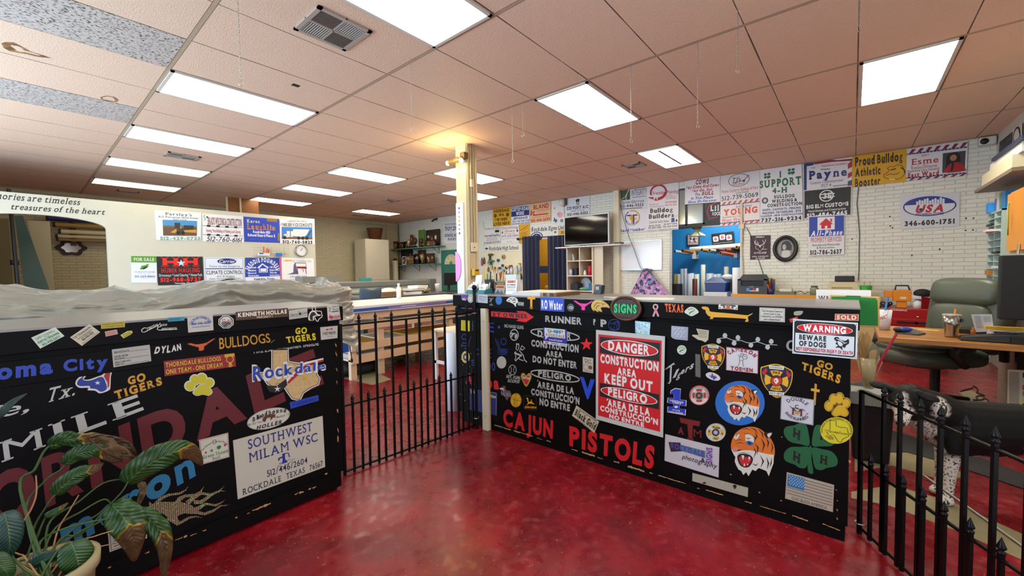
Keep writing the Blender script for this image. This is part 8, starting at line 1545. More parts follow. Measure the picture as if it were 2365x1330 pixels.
pens(1127,1.95,'holder full of dark pens and a green one at the back of the counter',(('#1c1c20',.19),('#d8b41c',.2),('#26a83c',.17),('#b8ac98',.18)))
pens(1148,1.98,'holder of scissors and pens behind the orange card',(('#c83a2a',.18),('#e0d8c0',.2),('#2c2c2c',.17),('#8a1c1c',.19)))
pens(1163,2.0,'holder of brushes at the back right of the orange card',(('#2c2c2c',.19),('#d8c48a',.18),('#c89a2c',.2),('#444',.17)))
one(lambda b: b.ext([V((1.9,cyx(1102,1.9)+.04,ZC)),V((1.9,cyx(1102,1.9)-.045,ZC)),V((1.93,cyx(1102,1.9)-.04,ZC+.16)),V((1.93,cyx(1102,1.9)+.04,ZC+.155))],(.004,0,0),'#e2e2e8'),'white_card',label='white sheet with pen marks standing behind the card racks',cat='card')
def stcard(px,X,w,h,items,lab,base='#e4e4e0'):
    y = cyx(px,X); s = Sheet([(X+.02,y+w,ZC+h),(X+.02,y-w,ZC+h),(X,y-w,ZC),(X,y+w,ZC)],.0005); s.base(base,.003); draw(s,items); s.mb.build('card_holder',label=lab,cat='card holder')
stcard(1154,1.72,.05,.095,[('R',0,0,100,24,'#1c1a18'),('R',12,8,88,16,'#a88a5a'),('R',0,26,100,54,'#d87a1c'),('R',10,34,90,46,'#5a2c0c'),('R',0,54,100,100,'#8a94a0'),('poly',[(0,100),(30,62),(60,100)],'#3a4450'),('poly',[(40,100),(70,66),(100,100)],'#4a5460')],'small orange and black card stand on the counter')
stcard(1180,1.72,.055,.118,[('R',4,4,88,22,'#d8805c'),('T','LUZ',16,8,64,20,'#8a1c1c','hi'),('T','EL IMPERIO',8,30,88,40,'#26262a','hi'),('R',8,48,92,52,'#4a4a4c'),('R',8,60,84,63,'#8a8a8c'),('R',8,72,90,75,'#8a8a8c')],'white card stand with a pink heading on the counter')
one(lambda b: b.box((1.86,cyx(1180,1.86)-.06,ZC),(1.92,cyx(1180,1.86)+.06,ZC+.16),'#d0d2d0'),'white_box',label='white box behind the pink headed card stand',cat='box')
y1_,y0_ = cyx(1191,1.66),cyx(1296,1.66); t = thing('sample_stack',(1.75,(y0_+y1_)/2,ZC),'flat stack of brochures and wood samples on the counter by the curtains','stack')
one(lambda b: b.box((1.62,y0_+.16,ZC),(1.98,y1_,ZC+.024),'#c8ccd0'),'brochures',t); one(lambda b: [b.box((1.63,y0_+.02+.03*i,ZC),(1.96,y0_+.048+.03*i,ZC+.024),('#6a4a24','#26261c','#8a6a3c','#3a2c14','#a88a58')[i%5]) for i in range(5)][0],'wood_samples',t); one(lambda b: b.box((1.66,y0_+.05,ZC+.0245),(1.96,y1_-.02,ZC+.03),'#d8d4c4'),'top_sheet',t)

# ================================================================== GREEN FOLDER, PAPER BIN, DESK, CHAIR
XF = 2.158
GR = M('#0f7a2c',.55)
q = [onx(*s5(*p),XF) for p in ((395,722),(975,745),(985,1105),(400,1090))]
t = thing('file_folder',(XF,q[2].y,q[2].z),'large green board with a tan rim standing behind the counter end','board')
one(lambda b: b.ext(q,(.012,0,0),M('#c8a05c',.5)),'rim',t,bevel=.003)
q = [onx(*s5(*p),XF-.002) for p in ((410,742),(575,740),(590,728),(750,732),(765,752),(935,760),(955,790),(962,1085),(420,1068))]
one(lambda b: b.ext(q,(.004,0,0),GR),'folder',t)
q = [onx(*s5(*p),XF+.03) for p in ((230,658),(878,665),(878,800),(230,790))]
s = Sheet(q,.0006); s.base('#e4e2de',.003); s.T('W',4,55,18,98,KK,'s'); s.R(20,55,23,100,'#b83a2a'); s.mb.build('sign_board',label='white board with a black letter behind the green folder',cat='sign')
# bin of papers behind the counter corner
c0 = onz(1990,1003,0); bxp = V((2.75,-3.12,0)); pxz = lambda x,y,X: onx(x,y,X)
a_,d_ = onx(1985,830,2.75),onx(2029,830,2.75); zt_ = onx(2008,826,2.75).z; zb_2 = onx(1995,895,2.75).z
cy = (a_.y+d_.y)/2; r_ = abs(a_.y-d_.y)/2
t = thing('paper_bin',(2.75,cy,zb_2),'clear tapered container stuffed with tan rolled papers','container')
one(lambda b: b.lathe((2.75,cy,zb_2),[(.001,0),(r_*.55,0),(r_,zt_-zb_2),(r_*.96,zt_-zb_2),(r_*.5,.01)],M('#d0c498',.2,alpha=.55),20),'container',t)
rn = random.Random(4)
for k in range(16):
    a1 = rn.uniform(0,6.28); u = r_*.42*rn.random(); h_ = zt_-zb_2+rn.uniform(.0,.16); c_ = V((2.75+u*math.cos(a1),cy+u*math.sin(a1),zb_2+.012)); l_ = V((.35*math.cos(a1)*.1,rn.uniform(-.05,.05),0)); d_ = V((rn.uniform(-.5,.5),1,0)).normalized(); w_ = rn.uniform(.012,.03)
    one(lambda b: b.ext([c_-d_*.008,c_+d_*.008,c_+l_+d_*w_+V((0,0,h_*.85)),c_+l_+d_*w_*.3+V((0,0,h_)),c_+l_-d_*w_*.5+V((0,0,h_*.9)),c_+l_-d_*w_+V((0,0,h_*.78))],(.0012,0,0),M(rn.choice(['#b89868','#a88a58','#c8b48a','#b0a078','#987a4c','#7d7d64']),.7)),'paper',t)
for k in range(3): one(lambda b: b.tube([(2.75,cy+.04,zb_2+.1),(2.74,cy+.05+.02*k,zb_2+.3),(2.72,cy+.02+.03*k,zt_+.24-.05*k)],.0025,'#c8b48a',5),'straw',t)
one(lambda b: b.tube([(2.75,cy-.03,zb_2+.1),(2.75,cy-.07,zt_+.02),(2.74,cy-.13,zt_+.17)],.008,'#b82a4a',6),'ruler',t,label='red and white stick')
t = thing('trash_bin',(2.85,cy-.02,0),'black trash bin with a pale bag liner behind the counter end','trash bin')
zr_ = onx(2005,888,2.75).z-.015
zr_ = min(zr_,zb_2-.012)
one(lambda b: b.hull([V((2.72+x*.2,cy-.11+y*.19,.001)) for x,y in ((0,0),(1,0),(1,1),(0,1))],[V((2.70+x*.24,cy-.13+y*.23,zr_-.03)) for x,y in ((0,0),(1,0),(1,1),(0,1))],M('#101012',.5)),'bin',t,bevel=.02)
def liner(u,v): a1 = u*2*math.pi; k = 1.03+.1*v*math.sin(a1*5)*.3; x = max(-1,min(1,1.35*math.cos(a1)))*.125*k; y = max(-1,min(1,1.35*math.sin(a1)))*.12*k; return V((2.82+x,cy-.015+y,zr_-.09*v+.012*math.sin(a1*7)*(1-v)))
one(lambda b: b.grid(liner,48,4,M('#8f9692',.35,bump=.4,bscale=30)),'bag_liner',t); one(lambda b: b.box((2.72,cy-.12,zr_-.029),(2.92,cy+.09,zr_-.02),M('#8f9692',.4,bump=.6,bscale=20)),'bag_fill',t)
# desk
DZ = .75; DW = M('#a8702e',.35,noise=.3,nscale=7); dx0,dx1,dy1,dy0 = 3.44,4.28,-3.20,-4.42
DK = thing('office_desk',((dx0+dx1)/2,(dy0+dy1)/2,0),'honey coloured wooden desk against the right hand wall','desk')
mt,nt,b = nodes('desk_wood'); mpn = nd(nt,'Mapping'); mpn.inputs['Scale'].default_value = (28,2.2,28); link(nt,nt_geo(nt),mpn.inputs[0]); n = nd(nt,'TexNoise'); n.inputs['Scale'].default_value = 1; n.inputs['Detail'].default_value = 8; link(nt,mpn.outputs[0],n.inputs['Vector']); rg = nd(nt,'MapRange',_1=.3,_2=.7); link(nt,n.outputs['Fac'],rg.inputs[0]); link(nt,mixc(nt,rg.outputs[0],rgb('#7c4a18'),rgb('#c08a44')),b.inputs['Base Color']); b.inputs['Roughness'].default_value = .3; DW = mt
one(lambda b: b.box((dx0,dy0,DZ-.04),(dx1,dy1,DZ),DW),'desktop',DK,bevel=.004)
for x,y in ((dx1-.09,-4.12),(dx0+.5,-4.12)): one(lambda b: b.box((x,y,.002),(x+.07,y+.07,DZ-.04),M('#2c2018',.5,noise=.2)),'leg',DK)
one(lambda b: b.box((dx0+.5,-4.40,.002),(dx0+.57,-4.33,DZ-.04),M('#2c2018',.5)),'leg',DK)
GW = M('#8a8074',.6,noise=.3,nscale=20)
t = thing('file_cabinet',(4.75,-4.22,0),'grey washed wooden cabinet standing under the far end of the desk','cabinet')
one(lambda b: b.box((4.52,-4.42,.0),(5.0,-4.10,.70),GW),'body',t); one(lambda b: b.box((4.50,-4.25,.06),(4.52,-4.11,.66),GW),'door',t); one(lambda b: b.box((4.50,-4.41,.06),(4.52,-4.26,.66),GW),'door',t)
one(lambda b: b.lathe((4.49,-4.23,.4),[(.001,-.01),(.012,-.01),(.008,.012)],'#2c2620',8,axis='x'),'knob',t)
# colour chart sheet on the wall below the desk
s = Sheet([onp(('x',3.9),*p) for p in ((2327,853),(2420,857),(2420,955),(2326,945))],.0006); s.base('#d0d4c4',.004)
for i in range(5):
    for j in range(6): s.R(38+12*i,6+15*j,48+12*i,18+15*j,('#1c1c22','#3a5a5a','#c8ccc8','#c85aa0','#d81c6a','#e05a1c','#3aa0c8','#8ac84a','#d8c81c','#5a2c8a')[(i*3+j*2)%10])
[s.R(4,6+3.2*k,30,7.4+3.2*k,'#5a5c54') for k in range(26)]
s.mb.build('color_chart',label='pale chart with colour squares below the desk at the picture edge',cat='chart')
# things on the desk
STEEL = M('#a8a49e',.22,.95)
p = onz(2197,778,DZ); t = thing('tumbler',(p.x,p.y,DZ),'steel tumbler with an orange straw on the desk','tumbler')
hT = .165
one(lambda b: b.lathe((p.x,p.y,DZ+.001),[(.001,0),(.036,0),(.038,.01),(.040,.068),(.048,.08),(.051,hT),(.001,hT)],STEEL,28),'cup',t); one(lambda b: b.lathe((p.x,p.y,DZ+hT),[(.052,0),(.053,.008),(.048,.012),(.001,.012)],M('#c8c8c0',.15,alpha=.6),24),'lid',t)
one(lambda b: b.tube([(p.x+.01,p.y-.012,DZ+.1),(p.x+.02,p.y-.022,DZ+hT+.05)],.007,'#e0962c',8),'straw',t); one(lambda b: b.box((p.x-.03,p.y-.057,DZ+.12),(p.x-.005,p.y-.045,DZ+.145),'#1c2a4a'),'logo_patch',t)
p = onz(2095,770,DZ); one(lambda b: b.ext([onz(x,y,DZ+.001) for x,y in ((2067,766),(2095,758),(2138,772),(2120,775),(2067,770))],(0,0,.012),M('#4a4a4a',.6)),'mouse_pad',label='grey mouse pad with a wrist rest on the desk',cat='mouse pad')
p = onz(2087,766,DZ+.015); t = thing('mouse',(p.x,p.y,DZ+.014),'blue and black computer mouse on the grey pad','mouse'); mm = Matrix.Rotation(.5,3,'Z'); one(lambda b: b.ball((p.x,p.y,DZ+.034),(.035,.06,.021),M('#1c3f9c',.25),16,mm),'shell',t); one(lambda b: b.ball((p.x-.012,p.y+.03,DZ+.033),(.032,.038,.021),'#17181c',14,mm),'buttons',t)
p = onz(2145,763,DZ); one(lambda b: b.box((p.x-.03,p.y-.06,DZ+.001),(p.x+.02,p.y+.06,DZ+.004),'#d8c45a'),'sticky_note',label='yellow note lying flat on the desk behind the mouse',cat='note')
p = onz(2275,788,DZ); t = thing('card_reader',(p.x,p.y,DZ),'black card reader lying on the desk edge','card reader'); one(lambda b: b.hull([V((p.x-.06,p.y+.13,DZ+.002)),V((p.x+.07,p.y+.13,DZ+.002)),V((p.x+.07,p.y-.2,DZ+.002)),V((p.x-.06,p.y-.2,DZ+.002))],[V((p.x-.05,p.y+.12,DZ+.03)),V((p.x+.06,p.y+.12,DZ+.03)),V((p.x+.06,p.y-.19,DZ+.075)),V((p.x-.05,p.y-.19,DZ+.075))],M('#121214',.4)),'body',t,bevel=.008); one(lambda b: b.box((p.x-.03,p.y-.15,DZ+.077),(p.x+.04,p.y-.02,DZ+.08),'#7a8088'),'screen',t)
p = onz(2240,772,DZ); one(lambda b: b.box((p.x+.02,p.y-.1,DZ+.002),(p.x+.22,p.y+.1,DZ+.035),M('#1a1714',.5)),'black_case',label='low black case on the desk behind the tumbler',cat='case')
q = [onx(*s7(*pp),3.95) for pp in ((1395,440),(1640,437),(1665,640),(1450,650))]; s = Sheet(q,.0006); s.base('#c8d4e0',.002); [s.R(10,10+8*k,45,13+8*k,'#6a7890') for k in range(9)]; [s.R(55,12+6*k,92,14+6*k,'#7a88a0') for k in range(6)]; s.mb.build('paper_note',label='pale blue printed note standing on the desk',cat='paper')
p = onx(*s7(1422,600),3.9); bottle(3.9,p.y,DZ+.001,.06,.014,'#a85a1c','#a8701c','tiny orange bottle on the desk beside the blue note','vial')
p0,p1_ = onx(*s7(1560,592),3.85),onx(*s7(2040,597),3.85); one(lambda b: b.box((3.83,p1_.y-.15,p0.z-.012),(3.86,p0.y,p0.z+.012),'#d8ac1c'),'ruler',label='long yellow ruler lying across the desk clutter',cat='ruler')
one(lambda b: (b.box((3.82,p1_.y-.15,DZ+.001),(3.98,p0.y-.03,p0.z-.014),M('#d0d4dc',.5)),b.box((3.818,p0.y-.12,DZ+.001),(3.82,p0.y-.04,p0.z-.014),'#2c2a50')),'paper_ream',label='white and navy ream of paper under the yellow ruler',cat='paper')
p = onz(2330,792,DZ); one(lambda b: b.box((p.x-.06,p.y-.2,DZ+.001),(p.x+.015,p.y,DZ+.05),'#17181a'),'black_tray',label='black tray with a binder clip at the right end of the desk',cat='tray')
# monitor seen from behind
p = onx(2309,590,3.62); pb_ = onx(2309,737,3.62)
t = thing('monitor',(3.66,p.y-.25,DZ),'back of a big black monitor at the right picture edge','monitor'); one(lambda b: b.box((3.60,-4.35,pb_.z),(3.66,p.y,p.z),M('#121213',.55)),'screen',t,bevel=.008); one(lambda b: (b.box((3.66,-4.14,DZ+.01),(3.69,-4.06,pb_.z+.15),'#161618'),b.box((3.56,-4.2,DZ+.001),(3.8,-3.98,DZ+.012),'#161618')),'stand',t)
q = [onx(*s7(*pp),3.9) for pp in ((328,392),(432,362),(405,555),(328,560))]; zc_ = DZ+.002
t = thing('drink_cup',(3.92,q[1].y,DZ),'white drink cup with red and blue print beside the green board','cup')
one(lambda b: b.lathe((3.95,(q[0].y+q[1].y)/2,zc_),[(.001,0),(.036,0),(.05,q[0].z-zc_),(.001,q[0].z-zc_-.01)],'#e2e2e4',18),'cup',t); s = Sheet(q,.001); s.Q('SONIC',(-60,48),(70,40),(66,62),(-58,70),'#c0202c','bi'); s.line([(30,22),(92,10),(80,50),(88,84),(30,86)],4,'#2f6ab0'); s.mb.build('print',t)
one(lambda b: b.tube([(3.95,(q[0].y+q[1].y)/2,q[0].z-.02),(3.96,(q[0].y+q[1].y)/2-.02,q[0].z+.11)],.008,'#3a8ad8',8),'straw',t)
# big padded chair
LEA = M('#4a5448',.4,spec=.45,noise=.12,nscale=6,bump=.12,bscale=50); CHX,CHY = 4.40,-3.62; fa = math.atan2(.72,-.70)
CM_ = Matrix.Translation((CHX,CHY,0)) @ Matrix.Rotation(fa,4,'Z')
def C_(x,y,z): return CM_ @ V((x,y,z))
t = thing('desk_chair',(CHX,CHY,0),'big grey green padded office chair behind the wooden desk','chair')
def pad(b,c,sz,mat=LEA,p=.42,tilt=0,n=24):
    vs = []; fs = []; k = 14
    mx = Matrix.Rotation(tilt,3,'Y'); sg = lambda v: math.copysign(abs(v)**p,v)
    for i in range(k+1):
        a1 = -math.pi/2+math.pi*i/k
        for j in range(n): b1 = 2*math.pi*j/n; vs.append(C_(*(V(c)+mx @ V((sz[0]*sg(math.cos(a1))*sg(math.cos(b1)),sz[1]*sg(math.cos(a1))*sg(math.sin(b1)),sz[2]*sg(math.sin(a1)))))))
    for i in range(k):
        for j in range(n): fs.append((i*n+j,i*n+(j+1)%n,(i+1)*n+(j+1)%n,(i+1)*n+j))
    b.add(vs,fs,mat,True)
one(lambda b: pad(b,(.10,0,.50),(.36,.30,.085),p=.55),'seat',t); one(lambda b: pad(b,(.12,0,.575),(.3,.26,.04),p=.6),'seat_cushion',t)
one(lambda b: pad(b,(-.32,0,.84),(.10,.30,.33),p=.45,tilt=-.16),'backrest',t); one(lambda b: pad(b,(-.25,0,.80),(.09,.24,.17),p=.6,tilt=-.12),'lumbar_pad',t); one(lambda b: pad(b,(-.31,0,1.05),(.115,.27,.13),p=.55,tilt=-.2),'headrest',t)
for s_ in (-1,1):
    one(lambda b: (b.tube([C_(-.22,s_*.33,.5),C_(-.2,s_*.34,.63),C_(-.05,s_*.34,.65),C_(.2,s_*.34,.64),C_(.24,s_*.33,.58),C_(.1,s_*.31,.46)],[.03,.035,.04,.04,.03,.025],M('#2c2c28',.5),10)),'armrest',t)
one(lambda b: (b.tube([C_(0,0,.1),C_(0,0,.43)],.035,'#131314',12),b.box((CHX-.12,CHY-.12,.40),(CHX+.12,CHY+.12,.44),'#161616'),b.tube([C_(.05,-.1,.42),C_(.1,-.3,.40)],.012,'#161616',6)),'column',t)
def star(b):
    for k in range(5):
        a1 = k*1.257+.4; e = V((CHX+.31*math.cos(a1),CHY+.31*math.sin(a1),.085)); b.tube([V((CHX,CHY,.12)),e],[.035,.022],'#161617',8); b.ball(e-V((0,0,.05)),.034,'#0f0f10',12)
one(star,'star_base',t)
# ------------------------------------------------------------------ mailbox shelf and orange cabinet on the right wall
MX0,MX1 = 5.04,5.54; MY = -4.1; zt2 = ony(2300,487,MY).z; zb2_ = 1.12
GRN = M('#a9bcb2',.5)
t = thing('mail_sorter',((MX0+MX1)/2,-4.28,zb2_),'grey green pigeonhole sorter on the right hand wall','sorter')
one(lambda b: (b.box((MX0,-4.45,zb2_),(MX0+.015,MY,zt2),GRN),b.box((MX1-.015,-4.45,zb2_),(MX1,MY,zt2),GRN),b.box(((MX0+MX1)/2-.008,-4.45,zb2_),((MX0+MX1)/2+.008,MY,zt2),GRN),b.box((MX0,-4.455,zb2_),(MX1,-4.45,zt2),GRN),b.box((MX0,-4.45,zt2-.015),(MX1,MY,zt2),GRN),b.box((MX0,-4.45,zb2_),(MX1,MY,zb2_+.015),GRN)),'case',t)
for k in range(1,10): z = zb2_+(zt2-zb2_)*k/10; one(lambda b: b.box((MX0+.015,-4.44,z-.005),(MX1-.015,MY+.005,z+.003),GRN),'shelf',t)
one(lambda b: b.box((4.5,-4.455,.72),(5.6,-4.12,zb2_-.002),M('#8a8f88',.5)),'wall_cabinet',label='plain grey cabinet under the pigeonhole sorter',cat='cabinet')
for k,(x,z,c,lb) in enumerate(((5.17,7,'#d8d8d4','white envelope sticking out of the sorter'),(5.41,7,'#b02030','red papers in the left column of the sorter'),(5.41,8,'#26262a','black folder high in the sorter'),(5.41,1,'#a8701c','tan box low in the sorter'),(5.17,2,'#c8d0dc','pale papers in the lower sorter'),(5.17,4,'#1c1c1e','black gadget with a cord in the sorter'))):
    zz = zb2_+(zt2-zb2_)*z/10+.006; one(lambda b: b.box((x-.09,-4.38,zz),(x+.09,-4.02 if c=='#d8d8d4' else -4.08,zz+(.05 if c=='#a8701c' else .02)),c),'mail_item',label=lb,cat='papers')
def toped(x0_,x1_,y0_,y1_,h_,c,lab,z=None,nm='small_box'):
    one(lambda b: b.box((x0_,y0_,(z or zt2)+.001),(x1_,y1_,(z or zt2)+h_),c),nm,label=lab,cat='box')
toped(5.06,5.2,-4.4,-4.12,.17,'#2a7ab8','blue envelope box on top of the sorter'); toped(5.21,5.26,-4.4,-4.12,.17,'#6aa04a','green edged box beside the blue envelope box'); toped(5.27,5.35,-4.4,-4.12,.15,'#c8c0d0','pale violet box on top of the sorter'); toped(5.36,5.43,-4.4,-4.12,.13,'#4a78a8','dull blue box on top of the sorter'); toped(5.44,5.53,-4.38,-4.08,.1,'#2a8ad8','bright blue box at the left end of the sorter')
zs2 = zt2+.235
one(lambda b: b.box((4.35,-4.455,zs2),(5.68,-4.02,zs2+.03),M('#7a6a58',.5)),'wall_shelf',label='long board above the sorter loaded with cartons',cat='shelf')
toped(4.5,5.55,-4.4,-4.05,.13,'#cfc9a8','long cream carton on the board above the sorter',zs2+.03,'carton'); toped(4.4,5.42,-4.4,-4.08,.08,'#d8d8cc','flat white carton on top of the cream one',zs2+.161,'carton'); toped(4.3,5.25,-4.42,-4.06,.03,'#1c2a4a','thin navy case on the very top of the cartons',zs2+.242,'carton')
q = [ony(2336,445,-4.06),ony(2336,585,-4.06)]
OC = M('#d08a1c',.4,noise=.15,nscale=5)
t = thing('wall_cupboard',(4.45,-4.25,q[1].z),'orange wooden wall cupboard at the right picture edge','cupboard')
one(lambda b: b.box((4.0,-4.455,q[1].z),(q[0].x+.01,-4.06,q[0].z),OC),'body',t); one(lambda b: b.box((3.98,-4.05,q[1].z+.02),(q[0].x-.03,-4.035,q[0].z-.02),OC),'door',t)
def keys(b):
    p = ony(2353,572,-4.03)
    for k in range(4): b.tube([(p.x-.02+.012*k,-4.03,p.z+.03),(p.x-.025+.016*k,-4.025,p.z-.05-.01*(k%2))],.004,M('#b8b09a',.3,.9),5)
one(keys,'key_bunch',label='bunch of keys hanging on the orange cupboard',cat='keys')
p = ony(2334,485,-4.02); one(lambda b: b.tube([(p.x,-4.01,p.z+.06),(p.x+.02,-4.01,p.z),(p.x+.01,-4.01,p.z-.2),(p.x+.03,-4.01,p.z-.01)],.006,'#b8c46a',6),'lanyard',label='pale green lanyard hanging from the board above the sorter',cat='lanyard')
p0 = onz(2228,900,0)
def fcab(b):
    q_ = [onz(x,y,.006) for x,y in ((2225,905),(2245,890),(2268,912),(2255,925),(2270,918),(2292,938),(2297,950))]; P_ = []
    for i in range(len(q_)-1):
        for k in range(5): P_.append(q_[i].lerp(q_[i+1],k/5)+V((.02*math.sin(i*3+k),.02*math.cos(i*2+k),0)))
    b.tube(P_,.005,'#121212',6)
one(fcab,'cable',label='black cable curled on the floor in front of the grey cabinet',cat='cable')
# ================================================================== THE DOG
D0 = onz(2168,1150,0); DD = V((.427,-.905,0)); DN = V((-.905,-.427,0))
def ond(x,y,n): d = ray(x,y); return CAM+d*(DN.dot(D0+DN*n-CAM)/DN.dot(d))
def dg(s,n,z): return D0+DD*s+DN*n+V((0,0,z))
def ell(b,ring,mat):                       # loft of ellipses: (s, z, half height, half width, n)
    vs = []; fs = []; n = 18
    for s,z,h,w,o in ring:
        for k in range(n): a = 2*math.pi*k/n; vs.append(dg(s,o+w*math.cos(a),z+h*math.sin(a)))
    for i in range(len(ring)-1):
        for k in range(n): fs.append((i*n+k,i*n+(k+1) % n,(i+1)*n+(k+1) % n,(i+1)*n+k))
    fs += [tuple(range(n)),tuple(range((len(ring)-1)*n,len(ring)*n))[::-1]]
    b.add(vs,fs,mat,True)
HD = onz(2090,920,.585)                    # skull centre
MZ = (V((-.9,.16,-.55))).normalized()
SD = MZ.cross(V((0,0,1))).normalized()     # sideways across the face
FU = SD.cross(MZ).normalized()
mt,nt,b = nodes('dog_coat')
pos = nt_geo(nt)
def ball_mask(c,r,soft=.02):
    v = nd(nt,'VectorMath',operation='DISTANCE'); link(nt,pos,v.inputs[0]); v.inputs[1].default_value = c
    nz = nd(nt,'TexNoise'); nz.inputs['Scale'].default_value = 22; nz.inputs['Detail'].default_value = 4; link(nt,pos,nz.inputs['Vector'])
    d = math_(nt,'ADD',v.outputs['Value'],math_(nt,'MULTIPLY',math_(nt,'SUBTRACT',nz.outputs['Fac'],.5),.05))
    mr = nd(nt,'MapRange',_1=r,_2=r+soft,_3=1,_4=0); link(nt,d,mr.inputs[0]); return mr.outputs[0]
sep = nd(nt,'SeparateXYZ'); link(nt,pos,sep.inputs[0])
nz = nd(nt,'TexNoise'); nz.inputs['Scale'].default_value = 14; nz.inputs['Detail'].default_value = 5; link(nt,pos,nz.inputs['Vector'])
zz = math_(nt,'ADD',sep.outputs[2],math_(nt,'MULTIPLY',math_(nt,'SUBTRACT',nz.outputs['Fac'],.5),.08))
low = nd(nt,'MapRange',_1=.255,_2=.285,_3=1,_4=0); link(nt,zz,low.inputs[0])
msk = low.outputs[0]
for c,r in ((HD+MZ*.13-FU*.02,.062),(HD+MZ*.075+FU*.035,.017),(HD+MZ*.05+FU*.06,.014),(HD+MZ*.09+FU*.008,.03),(ond(2118,985,.07),.075),(ond(2132,1040,.05),.07),(ond(2160,938,.10),.045)):
    msk = math_(nt,'MAXIMUM',msk,ball_mask(c,r))
sp_ = nd(nt,'TexNoise'); sp_.inputs['Scale'].default_value = 90; sp_.inputs['Detail'].default_value = 2; link(nt,pos,sp_.inputs['Vector'])
spk = nd(nt,'MapRange',_1=.55,_2=.60,_3=1,_4=0); link(nt,sp_.outputs['Fac'],spk.inputs[0])
wcol = mixc(nt,spk.outputs[0],rgb('#3a3836'),rgb('#cfc6bc'))
fur = nd(nt,'TexNoise'); fur.inputs['Scale'].default_value = 300; fur.inputs['Detail'].default_value = 2; link(nt,pos,fur.inputs['Vector'])
link(nt,mixc(nt,msk,mixc(nt,fur.outputs['Fac'],rgb('#040405'),rgb('#0c0c0d')),wcol),b.inputs['Base Color']); b.inputs['Roughness'].default_value = .6; b.inputs['Specular IOR Level'].default_value = .25
bp = nd(nt,'Bump'); bp.inputs['Strength'].default_value = .25; bp.inputs['Distance'].default_value = .004; link(nt,fur.outputs['Fac'],bp.inputs['Height']); link(nt,bp.outputs['Normal'],b.inputs['Normal'])
COAT = mt
def dogbody(b):
    ell(b,[(-.085,.43,.05,.045,0),(-.06,.425,.105,.085,0),(.0,.415,.145,.108,0),(.08,.405,.155,.118,0),(.2,.405,.148,.122,0),(.34,.42,.132,.116,0),(.46,.435,.112,.104,0),(.58,.445,.112,.104,0),(.68,.445,.105,.1,0),(.75,.45,.07,.07,0),(.77,.45,.02,.02,0)],COAT)
    # neck
    n0,n1 = dg(.04,.0,.46),HD-MZ*.03
    b.tube([n0,n0.lerp(n1,.35)+V((0,0,.01)),n0.lerp(n1,.7),n1],[.105,.092,.078,.068],COAT,16); b.tube([dg(-.05,.02,.40),dg(-.05,.02,.40).lerp(HD,.5)+V((0,0,-.01)),HD-V((0,0,.035))],[.07,.068,.05],COAT,14)
    # head: skull, cheeks, stop, muzzle, jaw
    fm = Matrix((SD,MZ,FU)).transposed()
    b.ball(HD,(.072,.082,.066),COAT,20,fm); b.ball(HD+MZ*.045-FU*.014,(.058,.06,.046),COAT,18,fm)
    b.tube([HD+MZ*.03-FU*.012,HD+MZ*.085-FU*.018,HD+MZ*.15-FU*.024,HD+MZ*.168-FU*.026],[.05,.037,.03,.02],COAT,16)
    b.tube([HD+MZ*.02-FU*.04,HD+MZ*.10-FU*.048,HD+MZ*.145-FU*.046],[.034,.024,.014],COAT,12)
    for s_ in (-1,1): b.ball(HD+MZ*.058+SD*(.028*s_)+FU*.036,(.018,.02,.012),COAT,10,fm)
    # ears folded down
    for c_,e_,r_ in ((HD-SD*.092+FU*.042+MZ*.005,-SD-FU*.28+MZ*.1,(.046,.030,.012)),(HD+SD*.098+FU*.046-MZ*.025,SD-FU*.22-MZ*.35,(.060,.032,.012))):
        e_ = e_.normalized(); t_ = e_.cross(FU).normalized(); b.ball(c_,r_,COAT,18,Matrix((e_,t_,e_.cross(t_))).transposed())
    for s_ in (-1,1): b.ball(HD+SD*(.056*s_)+FU*.045-MZ*.008,(.024,.022,.02),COAT,12)
    # legs: front pair
    for n_,s0 in ((.062,-.005),(-.058,.035)):
        b.tube([dg(s0+.03,n_*.9,.43),dg(s0+.02,n_,.33),dg(s0+.015,n_,.24),dg(s0+.01,n_,.15),dg(s0+.005,n_,.07),dg(s0,n_,.028)],[.06,.05,.036,.028,.025,.026],COAT,14); b.ball(dg(s0-.012,n_+.012,.024),(.042,.034,.026),COAT,14,Matrix.Rotation(-.88,3,'Z'))
    # hind pair: thigh, stifle forward, hock back, shank, paw
    for n_,s0 in ((.075,.62),(-.07,.66)):
        b.tube([dg(s0+.02,n_*.8,.43),dg(s0-.03,n_,.33),dg(s0-.035,n_,.26),dg(s0+.04,n_,.18),dg(s0+.065,n_,.135),dg(s0+.04,n_,.06),dg(s0+.025,n_,.026)],[.09,.078,.055,.034,.026,.024,.026],COAT,14); b.ball(dg(s0+.0,n_,.024),(.042,.034,.025),COAT,14,Matrix.Rotation(-.88,3,'Z'))
    b.tube([dg(.74,0,.49),dg(.82,.01,.46),dg(.87,.02,.36),dg(.9,.03,.27)],[.035,.028,.026,.012],COAT,12)
DOG = one(dogbody,'dog',label='black and white speckled dog standing behind the iron fence, looking at the camera',cat='dog')
md = DOG.modifiers.new('remesh','REMESH'); md.mode = 'VOXEL'; md.voxel_size = .0065; md.use_smooth_shade = True
md = DOG.modifiers.new('smooth','SMOOTH'); md.iterations = 6; md.factor = .5
WLOC[DOG.name] = V(DOG.location)
for s_ in (-1,1):
    c = HD+MZ*.070+SD*(.030*s_)+FU*.026
    one(lambda b: (b.ball(c,.0098,M('#2a1608',.08),14)),'eye',DOG); 
one(lambda b: b.ball(HD+MZ*.174-FU*.016,(.019,.012,.014),M('#0b0b0c',.25),14,Matrix((SD,MZ,FU)).transposed()),'nose',DOG)
nc = dg(.04,0,.46).lerp(HD,.5); na = (HD-dg(.04,0,.46)).normalized(); nu = na.cross(V((0,0,1))).normalized(); nv = na.cross(nu)
